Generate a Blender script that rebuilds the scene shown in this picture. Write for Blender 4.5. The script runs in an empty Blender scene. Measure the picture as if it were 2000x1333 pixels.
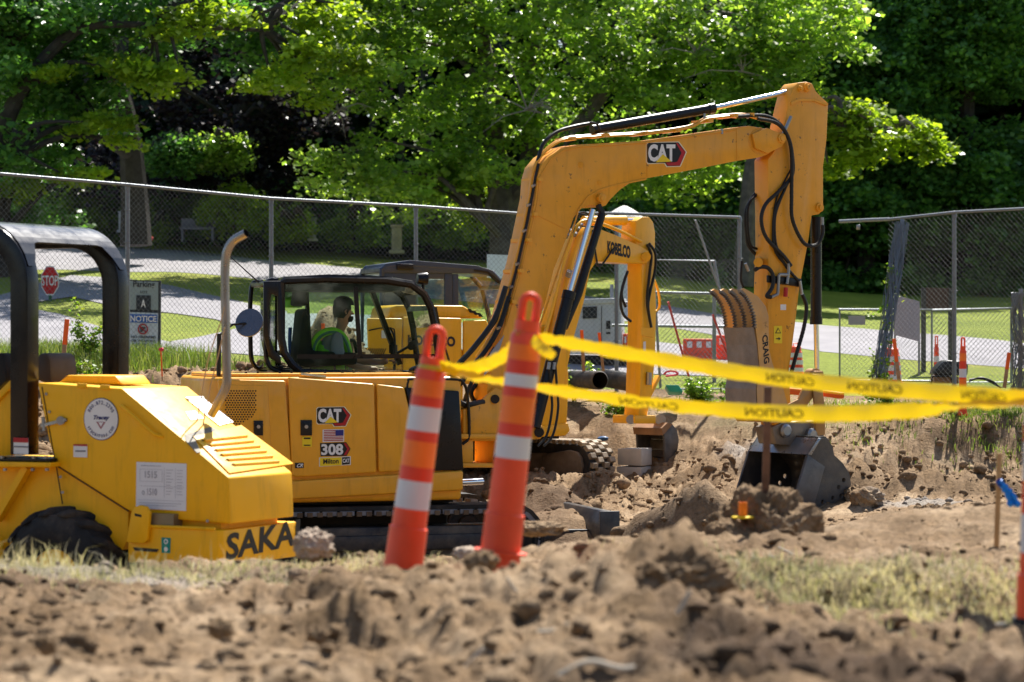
import bpy, bmesh, math, random
import numpy as np
from mathutils import Vector as V, Matrix
R = math.radians
SC = bpy.context.scene
COL = SC.collection
# ---------------------------------------------------------------- camera, sky, sun, exposure
FPX, CZ = 5000.0, 1.1
cam = bpy.data.cameras.new('camera'); cam.lens = 90; cam.sensor_width = 36; cam.clip_start = .1; cam.clip_end = 2000
cam.dof.use_dof = True; cam.dof.focus_distance = 26.5; cam.dof.aperture_fstop = 2.9; cam.dof.aperture_blades = 0
co = bpy.data.objects.new('camera', cam); co.location = (0, 0, CZ); co.rotation_euler = (R(90), 0, 0); COL.objects.link(co); SC.camera = co
wd = bpy.data.worlds.new('World'); SC.world = wd; wd.use_nodes = True
nt = wd.node_tree; bg = nt.nodes['Background']; sk = nt.nodes.new('ShaderNodeTexSky')
SUN_AZ, SUN_EL = R(20), R(53)            # azimuth clockwise from +Y (away from the camera); sun high, behind the scene and slightly right
sk.sky_type = 'NISHITA'; sk.sun_disc = False; sk.sun_elevation = SUN_EL; sk.sun_rotation = SUN_AZ
nt.links.new(sk.outputs[0], bg.inputs[0]); bg.inputs[1].default_value = .072
sl = bpy.data.lights.new('sun', 'SUN'); sl.energy = 5.0; sl.angle = R(.5); sl.color = (1, .95, .87)
so = bpy.data.objects.new('sun', sl); COL.objects.link(so)
sd = V((math.sin(SUN_AZ)*math.cos(SUN_EL), math.cos(SUN_AZ)*math.cos(SUN_EL), math.sin(SUN_EL)))
so.rotation_euler = sd.to_track_quat('Z', 'Y').to_euler(); so.location = (20, 20, 40)
vs = SC.view_settings; vs.view_transform = 'Standard'; vs.look = 'None'; vs.gamma = 1; vs.exposure = 1.13
SC.cycles.max_bounces = 8; SC.cycles.transparent_max_bounces = 16
SC.cycles.diffuse_bounces = 3; SC.cycles.glossy_bounces = 3
random.seed(7)
RNG = np.random.default_rng(11)
# ---------------------------------------------------------------- helpers
def U(px, py, d):
    return V(((px-1000)/FPX*d, d, CZ-(py-666.5)/FPX*d))
class Fr:
    """upright frame: F runs along the machine, L across it (away from the camera)"""
    def __init__(s, px, d, th):
        s.O = V(((px-1000)/FPX*d, d, 0)); t = R(th)
        s.F = V((math.cos(t), math.sin(t), 0)); s.L = V((-math.sin(t), math.cos(t), 0))
    def _hit(s, px, py, n, k):
        r = V(((px-1000)/FPX, 1, -(py-666.5)/FPX)); C = V((0, 0, CZ))
        return C + r*((k-(C-s.O).dot(n))/r.dot(n))
    def pp(s, px, py, c): return s._hit(px, py, s.L, c)
    def pf(s, px, py, x): return s._hit(px, py, s.F, x)
    def w(s, x, c, z): return s.O+s.F*x+s.L*c+V((0, 0, z))
    def loc(s, p): q = p-s.O; return (q.dot(s.F), q.dot(s.L), q.z)
class MB:
    def __init__(s): s.v = []; s.f = []; s.m = []
    def add(s, vs, fs, m=0):
        o = len(s.v); s.v += [tuple(a) for a in vs]; s.f += [tuple(i+o for i in f) for f in fs]; s.m += [m]*len(fs); return s
    def prism(s, pts, ext, m=0):
        n = len(pts); ext = V(ext)
        return s.add(list(pts)+[V(p)+ext for p in pts], [tuple(range(n)), tuple(range(2*n-1, n-1, -1))]+[(i, (i+1) % n, n+(i+1) % n, n+i) for i in range(n)], m)
    def pr(s, fr, pxs, c0, c1, m=0):
        return s.prism([fr.pp(a, b, c0) for a, b in pxs], fr.L*(c1-c0), m)
    def quad(s, pts, m=0): return s.add(pts, [tuple(range(len(pts)))], m)
    def box(s, c, sx, sy, sz, X=V((1, 0, 0)), Y=V((0, 1, 0)), Z=V((0, 0, 1)), m=0):
        c = V(c); v = [c+X*(a*sx/2)+Y*(b*sy/2)+Z*(k*sz/2) for k in (-1, 1) for a, b in ((-1, -1), (1, -1), (1, 1), (-1, 1))]
        return s.add(v, [(3, 2, 1, 0), (4, 5, 6, 7), (0, 1, 5, 4), (1, 2, 6, 5), (2, 3, 7, 6), (3, 0, 4, 7)], m)
    def fbox(s, fr, x0, x1, c0, c1, z0, z1, m=0):
        return s.box(fr.w((x0+x1)/2, (c0+c1)/2, (z0+z1)/2), x1-x0, c1-c0, z1-z0, fr.F, fr.L, m=m)
    def beam(s, a, b, w, h, up=V((0, 0, 1)), m=0):
        a, b = V(a), V(b); d = (b-a).normalized(); x = d.cross(up)
        if x.length < 1e-4: x = d.cross(V((1, 0, 0)))
        x.normalize(); y = x.cross(d)
        return s.box((a+b)/2, w, (b-a).length, h, x, d, y, m)
    def tube(s, pts, r, n=10, m=0, cap=True, closed=False):
        pts = [V(p) for p in pts]; k = len(pts); rr = r if hasattr(r, '__len__') else [r]*k
        vs, nx = [], None
        for i, p in enumerate(pts):
            t = (pts[(i+1) % k]-pts[i-1]) if closed else (pts[min(i+1, k-1)]-pts[max(i-1, 0)])
            t.normalize()
            if nx is None: nx = t.orthogonal().normalized()
            nx = (nx-t*nx.dot(t)).normalized(); ny = t.cross(nx)
            vs += [p+(nx*math.cos(2*math.pi*j/n)+ny*math.sin(2*math.pi*j/n))*rr[i] for j in range(n)]
        fs = [(i*n+j, i*n+(j+1) % n, ((i+1) % k)*n+(j+1) % n, ((i+1) % k)*n+j) for i in range(k if closed else k-1) for j in range(n)]
        if cap and not closed: fs += [tuple(range(n-1, -1, -1)), tuple(range((k-1)*n, k*n))]
        return s.add(vs, fs, m)
    def cyl(s, a, b, r, n=16, m=0, r2=None): return s.tube([a, b], [r, r if r2 is None else r2], n, m)
    def lathe(s, o, ax, prof, n=24, m=0, ph=0, mfn=None):
        o = V(o); ax = V(ax).normalized(); x = ax.orthogonal().normalized()
        if abs(ax.z) > .7: x = (V((1, 0, 0))-ax*ax.x).normalized()
        y = ax.cross(x); vs = []
        for h, r in prof: vs += [o+ax*h+(x*math.cos(ph+2*math.pi*j/n)+y*math.sin(ph+2*math.pi*j/n))*r for j in range(n)]
        for i in range(len(prof)-1):
            pass
        b = len(s.v); s.v += [tuple(a) for a in vs]
        for i in range(len(prof)-1):
            mm = mfn(i) if mfn else m
            for j in range(n): s.f.append((b+i*n+j, b+i*n+(j+1) % n, b+(i+1)*n+(j+1) % n, b+(i+1)*n+j)); s.m.append(mm)
        return s
    def disc(s, c, nrm, r, n=20, m=0, ry=None, x=None):
        c = V(c); nrm = V(nrm).normalized(); x = nrm.orthogonal().normalized() if x is None else x; y = nrm.cross(x)
        return s.add([c+x*(r*math.cos(2*math.pi*j/n))+y*((ry or r)*math.sin(2*math.pi*j/n)) for j in range(n)], [tuple(range(n))], m)
    def build(s, name, mats, parent=None, smooth=False, bevel=0, seg=2, normals=True, ang=35):
        me = bpy.data.meshes.new(name)
        if parent is not None: org = wl(parent)
        elif s.v:
            a = np.array(s.v); org = V(((a[:, 0].min()+a[:, 0].max())/2, (a[:, 1].min()+a[:, 1].max())/2, a[:, 2].min()))
        else: org = V()
        me.from_pydata([(x-org.x, y-org.y, z-org.z) for x, y, z in s.v], [], s.f)
        mats = mats if isinstance(mats, (list, tuple)) else [mats]
        for mm in mats: me.materials.append(mm)
        if len(mats) > 1: me.polygons.foreach_set('material_index', s.m)
        if normals or bevel:
            bm = bmesh.new(); bm.from_mesh(me)
            if normals: bmesh.ops.recalc_face_normals(bm, faces=bm.faces)
            if bevel:
                es = [e for e in bm.edges if len(e.link_faces) == 2 and e.calc_face_angle(0) > R(28)]
                bmesh.ops.bevel(bm, geom=es, offset=bevel, segments=seg, affect='EDGES', profile=.5, clamp_overlap=True)
            bm.to_mesh(me); bm.free()
        if smooth or bevel:
            me.polygons.foreach_set('use_smooth', [True]*len(me.polygons)); me.set_sharp_from_angle(angle=R(ang))
        o = bpy.data.objects.new(name, me); COL.objects.link(o)
        if parent is not None: o.parent = parent
        else: o.location = org
        return o
def split(mb):
    par = list(range(len(mb.v)))
    def fd(a):
        while par[a] != a: par[a] = par[par[a]]; a = par[a]
        return a
    for f in mb.f:
        for b in f[1:]: par[fd(b)] = fd(f[0])
    g = {}
    for f, m in zip(mb.f, mb.m): g.setdefault(fd(f[0]), []).append((f, m))
    out = []
    for fs in g.values():
        o = MB(); ix = {}
        for f, m in fs:
            for q in f:
                if q not in ix: ix[q] = len(o.v); o.v.append(mb.v[q])
            o.f.append(tuple(ix[q] for q in f)); o.m.append(m)
        out.append(o)
    return out
def each(mb, name, *a, **k): return [o.build(name, *a, **k) for o in split(mb)]
def wl(o):
    p = V()
    while o is not None: p = p+o.location; o = o.parent
    return p
def tag(o, label, cat, group=None, kind=None):
    if label: o['label'] = label
    if cat: o['category'] = cat
    if group: o['group'] = group
    if kind: o['kind'] = kind
    return o
def thing(name, label, cat, loc, group=None):
    o = bpy.data.objects.new(name, None); o.empty_display_size = .2; COL.objects.link(o); o.location = loc
    return tag(o, label, cat, group)
def copy_tree(o, parent=None):
    c = o.copy(); COL.objects.link(c)
    if parent is not None: c.parent = parent
    for ch in list(o.children): copy_tree(ch, c)
    return c
def mesh_np(name, v, f, mat, parent=None, attrs=None, smooth=False, kind=None):
    """v (n,3), f (m,k) numpy arrays"""
    me = bpy.data.meshes.new(name); v = np.asarray(v, dtype=np.float32); f = np.asarray(f, dtype=np.int32)
    org = np.array(wl(parent)) if parent is not None else np.zeros(3)
    v = (v-org).astype(np.float32)
    me.vertices.add(len(v)); me.vertices.foreach_set('co', v.ravel())
    k = f.shape[1]; me.loops.add(f.size); me.loops.foreach_set('vertex_index', f.ravel())
    me.polygons.add(len(f)); me.polygons.foreach_set('loop_start', np.arange(0, f.size, k, dtype=np.int32))
    me.polygons.foreach_set('loop_total', np.full(len(f), k, dtype=np.int32))
    if smooth: me.polygons.foreach_set('use_smooth', np.ones(len(f), dtype=bool))
    me.update(calc_edges=True)
    for an, av in (attrs or {}).items():
        a = me.attributes.new(an, 'FLOAT', 'POINT'); a.data.foreach_set('value', np.asarray(av, dtype=np.float32))
    me.materials.append(mat)
    o = bpy.data.objects.new(name, me); COL.objects.link(o)
    if parent is not None: o.parent = parent
    if kind: o['kind'] = kind
    return o
_tc = {}
def glyphs(s, bold=0, shear=0):
    k = (s, bold, shear)
    if k not in _tc:
        cu = bpy.data.curves.new('t', 'FONT'); cu.body = s; cu.offset = bold; cu.shear = shear; cu.resolution_u = 3
        ob = bpy.data.objects.new('t', cu); me = bpy.data.meshes.new_from_object(ob)
        v = np.array([tuple(a.co)[:2] for a in me.vertices]); fs = [tuple(p.vertices) for p in me.polygons]
        bpy.data.objects.remove(ob); bpy.data.curves.remove(cu); bpy.data.meshes.remove(me)
        mn, mx = v.min(0), v.max(0); _tc[k] = ((v-mn)/(mx-mn), fs)
    return _tc[k]
def text(mb, s, p0, p1, p2, bold=0, m=0, shear=0, off=None):
    """p0 lower left, p1 lower right, p2 upper left of the written words"""
    v, fs = glyphs(s, bold, shear); p0, p1, p2 = V(p0), V(p1), V(p2); off = V(off) if off else V()
    return mb.add([p0+(p1-p0)*a+(p2-p0)*b+off for a, b in v], fs, m)
def arc(cx, cy, r, a0, a1, n, ry=None):
    return [(cx+r*math.cos(R(a0+(a1-a0)*i/n)), cy+(ry or r)*math.sin(R(a0+(a1-a0)*i/n))) for i in range(n+1)]
def spline(pts, n=6):
    pts = [V(p) for p in pts]; P = [pts[0]*2-pts[1]]+pts+[pts[-1]*2-pts[-2]]; out = []
    for i in range(1, len(P)-2):
        for j in range(n):
            t = j/n; a, b, c, d = P[i-1:i+3]
            out.append(.5*((2*b)+(c-a)*t+(2*a-5*b+4*c-d)*t*t+(3*b-a-3*c+d)*t**3))
    return out+[pts[-1]]
# ---- noise
def _h(ix, iy, sd):
    n = (ix.astype(np.int64)*374761393+iy.astype(np.int64)*668265263+sd*974634777) & 0xffffffff
    n = ((n ^ (n >> 13))*1274126177) & 0xffffffff
    return ((n ^ (n >> 16)) & 0xffff)/65535.0
def vn(x, y, sd=0):
    x0, y0 = np.floor(x), np.floor(y); fx, fy = x-x0, y-y0; fx = fx*fx*(3-2*fx); fy = fy*fy*(3-2*fy)
    a, b, c, d = _h(x0, y0, sd), _h(x0+1, y0, sd), _h(x0, y0+1, sd), _h(x0+1, y0+1, sd)
    return (a*(1-fx)+b*fx)*(1-fy)+(c*(1-fx)+d*fx)*fy
def fbm(x, y, sc, oc=4, sd=0, g=.5):
    r, a, t = 0, 1, 0
    for i in range(oc): r = r+a*(vn(x/sc*2**i+17.3*i, y/sc*2**i+5.1*i, sd+i)*2-1); t += a; a *= g
    return r/t
# ---- materials
MAT = {}
def lk(n, a, b): n.links.new(a, b)
def base(name):
    m = bpy.data.materials.new(name); m.use_nodes = True; n = m.node_tree
    return m, n, n.nodes['Principled BSDF']
def ramp(n, src, stops):
    r = n.nodes.new('ShaderNodeValToRGB'); lk(n, src, r.inputs[0])
    e = r.color_ramp.elements
    while len(e) < len(stops): e.new(.5)
    for i, (p, c) in enumerate(stops): e[i].position = p; e[i].color = (*c, 1) if len(c) == 3 else c
    return r.outputs[0]
def noise(n, sc, det=4, rough=.55, co=None, vec=None):
    if co is None:
        t = n.nodes.new('ShaderNodeTexCoord'); co = t.outputs['Object']
    if vec:
        mp = n.nodes.new('ShaderNodeMapping'); mp.inputs['Scale'].default_value = vec; lk(n, co, mp.inputs[0]); co = mp.outputs[0]
    t = n.nodes.new('ShaderNodeTexNoise'); t.inputs['Scale'].default_value = sc; t.inputs['Detail'].default_value = det; t.inputs['Roughness'].default_value = rough
    lk(n, co, t.inputs['Vector']); return t.outputs['Fac']
def mix(n, fac, a, b, mode='MIX'):
    x = n.nodes.new('ShaderNodeMix'); x.data_type = 'RGBA'; x.blend_type = mode
    for s, v in ((x.inputs[0], fac), (x.inputs[6], a), (x.inputs[7], b)):
        if isinstance(v, (int, float)): s.default_value = v
        elif isinstance(v, tuple): s.default_value = (*v, 1)
        else: lk(n, v, s)
    return x.outputs[2]
def bump(n, p, src, st, dist=.01):
    b = n.nodes.new('ShaderNodeBump'); b.inputs['Strength'].default_value = st; b.inputs['Distance'].default_value = dist
    lk(n, src, b.inputs['Height']); lk(n, b.outputs[0], p.inputs['Normal'])
def M(name, col, rough=.5, metal=0, var=.12, sc=4, dust=0, dcol=(.33, .25, .17), bmp=0, coat=0, spec=None, bsc=60, em=None, chips=0):
    if name in MAT: return MAT[name]
    m, n, p = base(name); p.inputs['Metallic'].default_value = metal; p.inputs['Specular IOR Level'].default_value = .3; p.inputs['Coat Weight'].default_value = coat
    if spec is not None: p.inputs['Specular IOR Level'].default_value = spec
    nz = noise(n, sc, 5)
    c = ramp(n, nz, [(.3, tuple(x*(1-var) for x in col)), (.7, tuple(min(1, x*(1+var)) for x in col))])
    if dust:
        f = ramp(n, noise(n, 2.2, 8, .68), [(.62-.35*dust, (0, 0, 0)), (.85-.2*dust, (dust, dust, dust))]); c = mix(n, f, c, dcol)
    if dust and metal == 0 and dust < .3:
        f = ramp(n, noise(n, 3.5, 7, .7, vec=(3, 3, .45)), [(.52, (0, 0, 0)), (.80, (.55, .55, .55))]); c = mix(n, f, c, tuple(q*.55 for q in col))
    if chips:
        f = ramp(n, noise(n, 9, 9, .75), [(.66-.045*chips, (0, 0, 0)), (.69-.045*chips, (.85, .85, .85))]); c = mix(n, f, c, (.07, .04, .025))
        f = ramp(n, noise(n, 1.6, 8, .7), [(.6, (0, 0, 0)), (.72, (.5, .5, .5))]); c = mix(n, f, c, (.45, .24, .06))
    lk(n, c, p.inputs['Base Color'])
    rr = ramp(n, noise(n, sc*2.7, 4), [(.3, (max(0, rough-.08),)*3), (.7, (min(1, rough+.1),)*3)]); lk(n, rr, p.inputs['Roughness'])
    if bmp: bump(n, p, noise(n, bsc, 4), bmp)
    if em: p.inputs['Emission Color'].default_value = (*em, 1); p.inputs['Emission Strength'].default_value = 1
    MAT[name] = m; return m
def leafmat(name, cols, tr, rough=.5, sc=.8, trw=.52):
    if name in MAT: return MAT[name]
    m, n, p = base(name)
    g = n.nodes.new('ShaderNodeNewGeometry')
    c1 = ramp(n, g.outputs['Random Per Island'], [(i/(len(cols)-1), c) for i, c in enumerate(cols)])
    c2 = ramp(n, noise(n, sc, 3), [(.35, (.6, .62, .6)), (.65, (1.25, 1.2, 1.1))]); c = mix(n, 1., c1, c2, 'MULTIPLY')
    lk(n, c, p.inputs['Base Color']); p.inputs['Roughness'].default_value = rough; p.inputs['Specular IOR Level'].default_value = .32
    t = n.nodes.new('ShaderNodeBsdfTranslucent'); tc = mix(n, 1., c, tuple(tr), 'MULTIPLY'); lk(n, tc, t.inputs[0])
    ms = n.nodes.new('ShaderNodeMixShader'); ms.inputs[0].default_value = trw
    lk(n, p.outputs[0], ms.inputs[1]); lk(n, t.outputs[0], ms.inputs[2]); lk(n, ms.outputs[0], n.nodes['Material Output'].inputs[0])
    MAT[name] = m; return m
def glassmat(name, tint, gl=.12):
    m, n, p = base(name); n.nodes.remove(p)
    t = n.nodes.new('ShaderNodeBsdfTransparent'); t.inputs[0].default_value = (*tint, 1)
    g = n.nodes.new('ShaderNodeBsdfGlossy'); g.inputs['Roughness'].default_value = .03
    f = n.nodes.new('ShaderNodeFresnel'); f.inputs[0].default_value = 1.5
    a = n.nodes.new('ShaderNodeMath'); a.operation = 'ADD'; a.inputs[1].default_value = gl*.3; lk(n, f.outputs[0], a.inputs[0])
    ms = n.nodes.new('ShaderNodeMixShader'); lk(n, a.outputs[0], ms.inputs[0]); lk(n, t.outputs[0], ms.inputs[1]); lk(n, g.outputs[0], ms.inputs[2])
    lk(n, ms.outputs[0], n.nodes['Material Output'].inputs[0]); MAT[name] = m; return m
CATY = M('cat_yellow', (.82, .38, .022), .38, var=.05, dust=.2, coat=.25, chips=.0)
CATW = M('cat_yellow_worn', (.80, .36, .022), .45, var=.06, dust=.24, coat=.15, chips=.9)
KOBY = M('kobelco_yellow', (.86, .44, .014), .38, var=.05, dust=.15, coat=.25)
ROLY = M('roller_yellow', (.92, .47, .003), .5, var=.03, dust=.13)
BLK = M('black_paint', (.008, .008, .010), .3, var=.2)
BLKM = M('black_matt', (.012, .012, .013), .65, var=.2, dust=.12)
RUB = M('rubber', (.018, .018, .019), .75, var=.3, dust=.3, bmp=.2)
HOSE = M('hose_rubber', (.014, .014, .014), .45, var=.2, dust=.15)
CHR = M('chrome', (.75, .75, .78), .12, 1, var=.03)
STEEL = M('zinc_steel', (.32, .32, .32), .4, .9, var=.15)
GALV = M('galvanised', (.24, .26, .28), .6, .75, var=.12, sc=12)
WIRE = M('fence_wire', (.20, .215, .22), .45, .6, var=.1, sc=8)
WORN = M('worn_steel', (.16, .14, .12), .5, .6, var=.4, sc=7, dust=.7, bmp=.3)
BUCK = M('bucket_black', (.035, .037, .042), .38, .2, var=.3, sc=5, dust=.55, dcol=(.2, .17, .13), coat=.2)
WHT = M('white_paint', (.75, .75, .74), .45, var=.05)
REDD = M('decal_red', (.42, .015, .02), .4, var=.05)
BLKD = M('decal_black', (.012, .012, .014), .4, var=.1)
YELD = M('decal_yellow', (.85, .62, .02), .4, var=.05)
BLUD = M('decal_blue', (.03, .1, .42), .45, var=.05)
GRND = M('decal_green', (.0, .25, .2), .45, var=.05)
WOOD = M('stake_wood', (.36, .22, .12), .8, var=.3, sc=14, bmp=.3)
ORGP = M('orange_spray', (.85, .13, .02), .6, var=.1)
GLS = glassmat('cab_glass', (.92, .98, .955), .08)
GLSD = glassmat('dark_glass', (.35, .42, .4), .3)
# ---------------------------------------------------------------- terrain
TD = [3, 6, 7.3, 8.2, 9.2, 10.2, 11.2, 12.2, 13.2, 14.2, 15.2, 17, 20, 23, 26, 28, 29.3, 30.5, 31.5, 32.6, 33.6, 34.6, 36.4, 40, 45, 52, 60, 80, 150, 400]
TX = [-300, 0, 300, 600, 900, 1200, 1500, 1800, 2100]
TZ = [[0]*9,
 [.06, .06, .05, .10, .10, .12, .10, .05, .0], [.08, .08, .08, .12, .15, .18, .20, .08, .0], [.06, .06, .07, .10, .16, .24, .18, .08, -.02],
 [.06, .06, .07, .11, .20, .24, .10, -.02, -.03], [.03, .04, .05, .07, .12, .15, .04, -.03, -.03], [.03, .02, .01, .02, .05, .08, .01, .0, .0],
 [.0, -.01, -.04, -.04, .0, .08, .05, .04, .04], [-.05, -.06, -.1, -.1, -.03, .05, .05, .07, .09], [-.3, -.3, -.35, -.3, -.15, .0, .02, .09, .12],
 [-.6, -.6, -.6, -.6, -.5, -.3, -.2, .0, .1], [-.9, -.9, -.9, -.85, -.8, -.7, -.65, -.4, -.2], [-.9, -.9, -.95, -1.05, -1.05, -.95, -.88, -.75, -.65],
 [-.8, -.85, -1.0, -1.12, -1.18, -1.16, -.85, -.75, -.7], [-.6, -.7, -.95, -1.12, -1.15, -1.02, -.84, -.66, -.6], [-.2, -.2, -.5, -.8, -.9, -.82, -.80, -.66, -.6],
 [.25, .25, .1, -.3, -.8, -.74, -.72, -.62, -.55], [.7, .65, .5, .3, -.68, -.66, -.62, -.50, -.42], [.8, .78, .65, .5, -.65, -.63, -.5, .08, .12],
 [.84, .82, .72, .55, -.6, -.5, .05, .10, .13], [.87, .85, .78, .6, -.2, .1, .12, .16, .18], [.9, .88, .8, .68, .3, .25, .2, .2, .2],
 [.95, .92, .86, .76, .5, .4, .32, .3, .3], [1.25, 1.2, 1.15, 1.0, .85, .75, .65, .6, .6], [1.70, 1.64, 1.6, 1.5, 1.4, 1.3, 1.2, 1.15, 1.1],
 [2.45, 2.4, 2.3, 2.1, 1.95, 1.85, 1.7, 1.6, 1.55], [3.5, 3.4, 3.2, 3.0, 2.85, 2.6, 2.3, 2.15, 2.1], [4.9, 4.8, 4.6, 4.4, 4, 3.6, 3, 2.8, 2.7],
 [9, 9, 9, 8, 8, 7, 6, 5, 5], [15]*9]
TZ = np.array(TZ, dtype=float); TD_ = np.array(TD, dtype=float); TX_ = np.array(TX, dtype=float)
def Hb(x, y):
    x = np.asarray(x, dtype=float); y = np.asarray(y, dtype=float)
    px = np.clip(1000+FPX*x/np.maximum(y, 1.5), TX_[0], TX_[-1]); d = np.clip(y, TD_[0], TD_[-1])
    i = np.clip(np.searchsorted(TX_, px, side='right')-1, 0, len(TX_)-2); j = np.clip(np.searchsorted(TD_, d, side='right')-1, 0, len(TD_)-2)
    a = (px-TX_[i])/(TX_[i+1]-TX_[i]); b = (d-TD_[j])/(TD_[j+1]-TD_[j]); a = a*a*(3-2*a)
    return (TZ[j, i]*(1-a)+TZ[j, i+1]*a)*(1-b)+(TZ[j+1, i]*(1-a)+TZ[j+1, i+1]*a)*b
def gb(x, y, cx, cy, rx, ry, h, p=1): return h*np.exp(-(((x-cx)/rx)**2+((y-cy)/ry)**2)**p)
def X_(px, d): return (px-1000)/FPX*d
PILES = [(665, 30.0, .75, .7, 1.25, 1.1), (500, 30.6, .6, .6, .35, 1), (350, 31, .6, .5, .12, 1), (1255, 23.4, .40, .45, .55, 1.), (1350, 23.0, .36, .4, .66, 1.), (1430, 22.8, .3, .4, .35, 1.), (1130, 14.9, .32, .3, .12, 1.2), (1290, 25.2, .5, .5, .22, 1.2), (1120, 17.6, .5, .6, .26, 1.2),
         (1080, 26.6, .8, .7, .32, 1.2), (1430, 31.0, .55, .6, .42, 1), (1600, 29.6, .9, .5, .30, 1.2), (1850, 28.8, .8, .45, .22, 1.1), (1060, 27.6, .6, .4, .50, 1.2),
         (1335, 9.3, .13, .14, .12, 1.4), (1500, 8.2, .28, .3, .05, 1.1), (760, 9.6, .25, .2, .05, 1.2), (1900, 14.0, .5, .5, .10, 1.2), (1620, 27.6, .6, .5, .12, 1)]
def amp(px, d):
    """how rough the dug earth is"""
    a = np.where(d < 13.5, 1.0, .55)
    floor = np.exp(-(((px-1350)/330)**2+((d-26.0)/2.0)**2)**2); a = a*(1-.75*floor)
    bank = np.exp(-((d-30.5)/2.3)**4); a = a*(1+1.5*bank)
    a = a*np.clip((36-d)/2.5, 0, 1)
    return a
def Hn(x, y, px):
    a = amp(px, y); wx = x+.15*fbm(x, y, .6, 2, 50); wy = y+.15*fbm(x, y, .6, 2, 60)
    n1 = fbm(wx, wy, .75, 3, 1); n2 = fbm(wx, wy, .26, 4, 7, .62); n3 = 1-2*np.abs(fbm(wx, wy, .34, 4, 21, .6)); n4 = fbm(x, y, .06, 3, 33)
    near = np.clip((14-y)/3, 0, 1)
    b1 = np.abs(fbm(wx, wy, .55, 3, 44, .55)); b2 = np.abs(fbm(wx, wy, .2, 3, 61, .6)); b3 = np.abs(fbm(x, y, .075, 2, 63))
    n6 = fbm(x, y, .9, 2, 71, .5)*near*.05*(px > 500)
    h = n6+a*(.06*n1+.066*n2*(1-.45*near)+.045*(n3-.5)*(1-.7*near)+.016*n4+near*(.55+.45*np.clip((px-350)/400, 0, 1))*(.18*b1+.12*b2+.05*b3-.075))
    mid = np.clip((y-14)/3, 0, 1); n7 = fbm(wx, wy, .19, 4, 91, .72); n8 = 1-2*np.abs(fbm(wx*1.3, wy*.8, .5, 4, 95, .65)); bk = np.exp(-((y-30.2)/1.9)**4); h = h+a*mid*(.085*n7+.06*(n8-.5))+bk*.055*np.tanh(5*fbm(wx, wy*1.4, .95, 4, 101, .6))+near*np.clip((px-450)/300, 0, 1)*.028*np.tanh(6*fbm(wx, wy, .5, 4, 103, .6))
    # tyre and track ruts pressed into the near dirt, running across the view
    rut = near*np.exp(-(((px-420)/330)**2)**2)*np.exp(-((y-8.0)/.55)**4)
    h = h*(1-.7*rut)+rut*.012*np.sin(y*58+2*fbm(x, y, 1.2, 2, 5))*(.6+.4*np.sign(np.sin(x*40)))
    fl = np.exp(-(((px-1400)/400)**2+((y-25.6)/2.4)**2)**2); h = h+fl*.012*np.sin(y*21+3*fbm(x, y, 2.5, 2, 9)+x*1.6)
    return h
def H(x, y):
    x = np.asarray(x, dtype=float); y = np.asarray(y, dtype=float); px = 1000+FPX*x/np.maximum(y, 1.5)
    wv = np.where(y < 13.9, .15, .6)
    yy = y+wv*fbm(x, y, 1.1, 4, 77, .6)*np.clip((36-y)/3, 0, 1)
    z = Hb(x, yy)
    for ppx, d, rx, ry, h, p in PILES: z = z+gb(x+.25*rx*fbm(x, y, .5, 3, 81), y, X_(ppx, d), d, rx, ry, h, p)
    return z+Hn(x, y, px)
def h1(x, y): return float(H(np.array([x]), np.array([y]))[0])
def G(px, d, dz=0):
    x = X_(px, d); return V((x, d, h1(x, d)+dz))
def far_hit(px, py):
    """where the line of sight over (px,py) meets the smooth ground behind the fence"""
    d = np.linspace(36.5, 120, 1200); z = Hb(X_(px, d), d); r = CZ-(py-666.5)/FPX*d
    i = np.argmax(z >= r) if (z >= r).any() else len(d)-1
    return V((X_(px, d[i]), d[i], z[i]))
# soil material
def soilmat():
    m, n, p = base('soil'); tc = n.nodes.new('ShaderNodeTexCoord').outputs['Object']
    a = n.nodes.new('ShaderNodeAttribute'); a.attribute_name = 'moist_shade'; g = n.nodes.new('ShaderNodeAttribute'); g.attribute_name = 'grav'
    gr = n.nodes.new('ShaderNodeAttribute'); gr.attribute_name = 'turf'
    c = ramp(n, noise(n, 1.3, 8, .6, tc), [(.32, (.14, .088, .045)), (.5, (.275, .185, .105)), (.68, (.45, .33, .21))])
    c2 = ramp(n, noise(n, 26, 6, .7, tc), [(.33, (.55, .52, .5)), (.5, (1., 1., 1.)), (.66, (1.2, 1.18, 1.16))]); c = mix(n, 1., c, c2, 'MULTIPLY')
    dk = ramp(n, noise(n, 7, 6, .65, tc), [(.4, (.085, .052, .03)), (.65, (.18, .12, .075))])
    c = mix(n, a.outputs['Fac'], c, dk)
    gv = ramp(n, noise(n, 40, 3, .7, tc), [(.35, (.2, .2, .2)), (.65, (.52, .5, .47))]); c = mix(n, g.outputs['Fac'], c, gv)
    tf = ramp(n, noise(n, 5, 6, .65, tc), [(.35, (.12, .12, .045)), (.65, (.34, .29, .16))]); c = mix(n, gr.outputs['Fac'], c, tf)
    lk(n, c, p.inputs['Base Color']); p.inputs['Roughness'].default_value = .95; p.inputs['Specular IOR Level'].default_value = .15
    s = noise(n, 38, 8, .7, tc); s2 = noise(n, 9, 6, .7, tc); x = n.nodes.new('ShaderNodeMath'); x.operation = 'ADD'; lk(n, s, x.inputs[0]); lk(n, s2, x.inputs[1])
    bump(n, p, x.outputs[0], .9, .035); return m
SOIL = soilmat()
def blob(px, y, cx, cy, rx, ry): return np.exp(-(((px-cx)/rx)**2+((y-cy)/ry)**2))
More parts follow.
